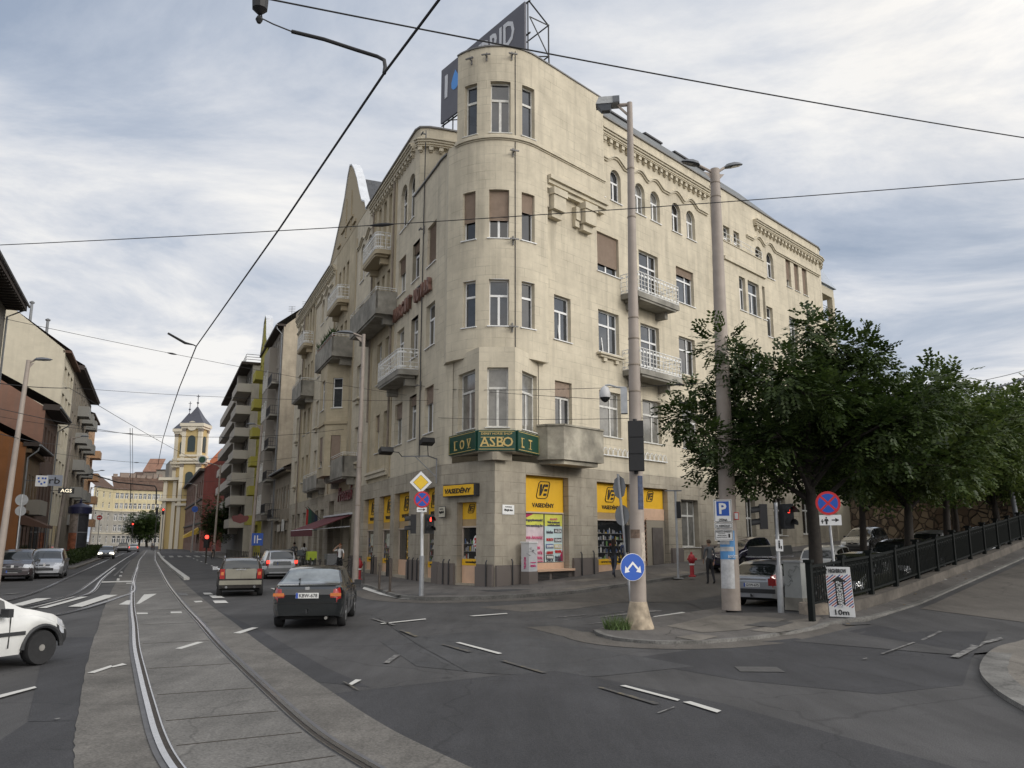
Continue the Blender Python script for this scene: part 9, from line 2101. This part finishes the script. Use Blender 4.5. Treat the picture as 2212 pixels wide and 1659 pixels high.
p = gnd(655, 1227, .12); person('woman in a white shirt and black trousers walking away on the avenue pavement', tuple(p), -23, cl('white', (.62, .62, .61), .05), cl('black', (.012, .012, .013)), swing=.22, hairlen=.2, bare=True, arms=((.15, .25), (-.15, .25)), shoe=(.6, .6, .6))
p = gnd(634, 1224, .12); person('man in a grey hooded top walking away beside the woman in white', tuple(p), -23, cl('grey_hood', (.085, .085, .09)), cl('trousers_dark', (.03, .03, .035)), swing=-.22, hairlen=.02, scale=1.03)
pc = gnd((800 + 1690 / 3.16) / 1.8228, 1243, .12); pc = Vector((pc.x, pc.y, .12)) + Vector((0, 4, 0)) * 0
def pack(r, hz): mb = MB(False); mb.hexa([(-.12, -.13, hz + .12), (-.12, .13, hz + .12), (-.28, .12, hz + .14), (-.28, -.12, hz + .14), (-.1, -.12, hz + .5), (-.1, .12, hz + .5), (-.24, .1, hz + .48), (-.24, -.1, hz + .48)]); mb.build('backpack', cl('maroon', (.10, .02, .035)), r)
person('red-haired woman in a white vest with a maroon backpack wiping her brow over her bicycle', tuple(pc), 165, cl('white', (.62, .62, .61), .05), cl('black', (.012, .012, .013)), hair=(.28, .10, .04), swing=.1, bare=True, arms=((.5, .4), (.3, .4)), raise_r=((.12, -.40, .44), (.08, -.13, .70)), hairlen=.08, extra=pack)
def bicycle(label, loc, rz):
 r = root('bicycle', label, 'bicycle', loc, rz)
 for x in (-.52, .52):
  mb = MB(False); k = [(x + math.cos(a) * .33, 0, .34 + math.sin(a) * .33) for a in [2 * PI * i / 24 for i in range(25)]]; mb.tube(k, .018, 6); t = mb.build('wheel', M_tyre, r); mb = MB(False)
  for i in range(0, 24, 2): mb.tube([(x, 0, .34), k[i]], .003, 3)
  mb.build('spokes', M_galv, t)
 mb = MB(False)
 for a, b_ in (((-.52, 0, .34), (-.08, 0, .32)), ((-.08, 0, .32), (-.2, 0, .82)), ((-.52, 0, .34), (-.17, 0, .72)), ((-.08, 0, .32), (.38, 0, .8)), ((-.17, 0, .74), (.36, 0, .86)), ((.52, 0, .34), (.36, 0, .98))): mb.tube([a, b_], .018, 6)
 mb.build('frame', M_drk, r); mb = MB(False); mb.hexa([(-.34, -.08, .84), (-.06, -.02, .84), (-.06, .02, .84), (-.34, .08, .84), (-.34, -.07, .89), (-.06, -.02, .88), (-.06, .02, .88), (-.34, .07, .89)]); mb.build('saddle', M_blp, r); mb = MB(False); mb.tube([(.3, -.28, 1.02), (.36, -.1, 1.02), (.36, .1, 1.02), (.3, .28, 1.02)], .014, 6); mb.build('handlebar', M_drk, r)
bicycle('dark bicycle held by the red-haired woman among the kerb posts', (pc.x + .35, pc.y - .15, .12), -.35)
q = RV(-3.6, 15.6); bicycle('bicycle leaning inside the railing end behind the grey cabinet', (q.x, q.y, .03), .9)
p = far_p(462, 92); person('distant person in a dusky top by the dark posts of the avenue', (p.x, p.y, .12), 150, cl('dusky', (.16, .11, .11)), cl('trousers_dark', (.03, .03, .035)), swing=.1)
for i, (px, Y, lb, c) in enumerate(((329, 172, 'distant pedestrian in dark clothes before the church, left of two', (.03, .03, .035)), (333, 170, 'distant pedestrian in a pale top before the church, right of two', (.4, .4, .4)))):
 p = far_p(px, Y); person(lb, (p.x, p.y, .1), 160, cl('far_%d' % i, c), cl('trousers_dark', (.03, .03, .035)), swing=.15)
p = LW(35.0, 19.2); ph = math.degrees(math.atan2(1, 0)); person('person in dark clothes sitting on the bench with head bent', (p.x, p.y, .12), 67, cl('dark_coat', (.025, .025, .028)), cl('black', (.012, .012, .013)), sit=True, arms=((.6, .9), (.6, .9)))
p = LW(35.7, 19.2); person('second seated person on the bench in a reddish top', (p.x, p.y, .12), 67, cl('dull_red', (.16, .07, .06)), cl('black', (.012, .012, .013)), sit=True, arms=((.5, .8), (.5, .8)))
# -- LIGHT, SKY, CAMERA
w = bpy.data.worlds.new('World'); S.world = w; w.use_nodes = True
N = w.node_tree.nodes; L = w.node_tree.links; N.clear()
SUN_EL, SUN_AZ = 24, 118            # azimuth clockwise from +Y
out = N.new('ShaderNodeOutputWorld'); sky = N.new('ShaderNodeTexSky'); sky.sky_type = 'NISHITA'; sky.sun_disc = False
sky.sun_elevation = R_(SUN_EL); sky.sun_rotation = R_(SUN_AZ); sky.air_density = 1.2; sky.dust_density = 2
bg1 = N.new('ShaderNodeBackground'); bg1.inputs['Strength'].default_value = .11; L.new(sky.outputs[0], bg1.inputs[0])
tc = N.new('ShaderNodeTexCoord'); sep = N.new('ShaderNodeSeparateXYZ'); L.new(tc.outputs['Generated'], sep.inputs[0])
def mth(op, a, b=None, c=None):
 n = N.new('ShaderNodeMath'); n.operation = op
 for i, q in enumerate((a, b, c)):
  if q is None: continue
  if isinstance(q, (int, float)): n.inputs[i].default_value = q
  else: L.new(q, n.inputs[i])
 return n.outputs[0]
zz = mth('ADD', mth('MAXIMUM', sep.outputs[2], 0.0), .14)
cmb = N.new('ShaderNodeCombineXYZ'); L.new(mth('DIVIDE', sep.outputs[0], zz), cmb.inputs[0]); L.new(mth('DIVIDE', sep.outputs[1], zz), cmb.inputs[1])
def cloudn(scale, det, rough, dist, sx=1.0, sy=1.0, off=0.0):
 mp = N.new('ShaderNodeMapping'); mp.inputs['Scale'].default_value = (sx, sy, 1); mp.inputs['Location'].default_value = (off, off * .7, 0)
 mp.inputs['Rotation'].default_value = (0, 0, R_(25))
 L.new(cmb.outputs[0], mp.inputs[0]); n = N.new('ShaderNodeTexNoise'); n.inputs['Scale'].default_value = scale; n.inputs['Detail'].default_value = det
 n.inputs['Roughness'].default_value = rough; n.inputs['Distortion'].default_value = dist; L.new(mp.outputs[0], n.inputs['Vector']); return n.outputs['Fac']
n1 = cloudn(1.15, 10, .62, .5, 1.0, 1.35, 3.1); n2 = cloudn(.5, 6, .5, .3, 1.0, 1.2, 9.4)
ss = mth('ADD', mth('MULTIPLY', n1, .6), mth('MULTIPLY', n2, .4))
r = N.new('ShaderNodeValToRGB'); L.new(ss, r.inputs[0])
e = r.color_ramp.elements; e[0].position = .35; e[0].color = (.40, .465, .585, 1); e[1].position = .59; e[1].color = (.93, .92, .905, 1)
e2 = e.new(.44); e2.color = (.52, .575, .675, 1); e3 = e.new(.52); e3.color = (.71, .735, .785, 1)
sd = Vector((math.sin(R_(SUN_AZ)) * math.cos(R_(SUN_EL)), math.cos(R_(SUN_AZ)) * math.cos(R_(SUN_EL)), math.sin(R_(SUN_EL))))
dt = N.new('ShaderNodeVectorMath'); dt.operation = 'DOT_PRODUCT'; L.new(tc.outputs['Generated'], dt.inputs[0]); dt.inputs[1].default_value = sd
br = N.new('ShaderNodeMapRange'); br.interpolation_type = 'SMOOTHSTEP'; br.inputs[1].default_value = .15; br.inputs[2].default_value = 1; br.inputs[3].default_value = 1.0; br.inputs[4].default_value = 2.6; L.new(dt.outputs['Value'], br.inputs[0])
wt = N.new('ShaderNodeMapRange'); wt.inputs[1].default_value = .1; wt.inputs[2].default_value = .8; L.new(dt.outputs['Value'], wt.inputs[0])
wc = N.new('ShaderNodeMix'); wc.data_type = 'RGBA'; wc.inputs['A'].default_value = (1, 1, 1, 1); wc.inputs['B'].default_value = (1.09, 1.015, .905, 1); L.new(wt.outputs[0], wc.inputs['Factor'])
vt = N.new('ShaderNodeVectorMath'); vt.operation = 'MULTIPLY'; L.new(r.outputs[0], vt.inputs[0]); L.new(wc.outputs['Result'], vt.inputs[1])
vm = N.new('ShaderNodeVectorMath'); vm.operation = 'SCALE'; L.new(vt.outputs[0], vm.inputs[0]); L.new(br.outputs[0], vm.inputs['Scale'])
bg2 = N.new('ShaderNodeBackground'); bg2.inputs['Strength'].default_value = 1.0; L.new(vm.outputs[0], bg2.inputs[0])
cov = N.new('ShaderNodeMapRange'); cov.inputs[1].default_value = .33; cov.inputs[2].default_value = .5; cov.inputs[3].default_value = .72; cov.inputs[4].default_value = 1; L.new(ss, cov.inputs[0])
mx = N.new('ShaderNodeMixShader'); L.new(cov.outputs[0], mx.inputs[0]); L.new(bg1.outputs[0], mx.inputs[1]); L.new(bg2.outputs[0], mx.inputs[2]); L.new(mx.outputs[0], out.inputs[0])
sl = bpy.data.lights.new('sun', 'SUN'); sl.energy = 1.2; sl.angle = R_(16); sl.color = (1, .955, .89)
so = bpy.data.objects.new('sun', sl); COL.objects.link(so); so.rotation_euler = (-sd).to_track_quat('-Z', 'Y').to_euler()
cam = bpy.data.cameras.new('camera'); co = bpy.data.objects.new('camera', cam); COL.objects.link(co); S.camera = co
cam.sensor_width = 36; cam.lens = FPX / 2212 * 36; cam.clip_end = 4000; cam.clip_start = .05
co.location = (0, 0, EYE); co.rotation_euler = (PI / 2 + TH, 0, 0)
S.view_settings.view_transform = 'Standard'; S.view_settings.look = 'None'; S.view_settings.exposure = 0.0; S.view_settings.gamma = 1
S.cycles.max_bounces = 6; S.cycles.use_denoising = True
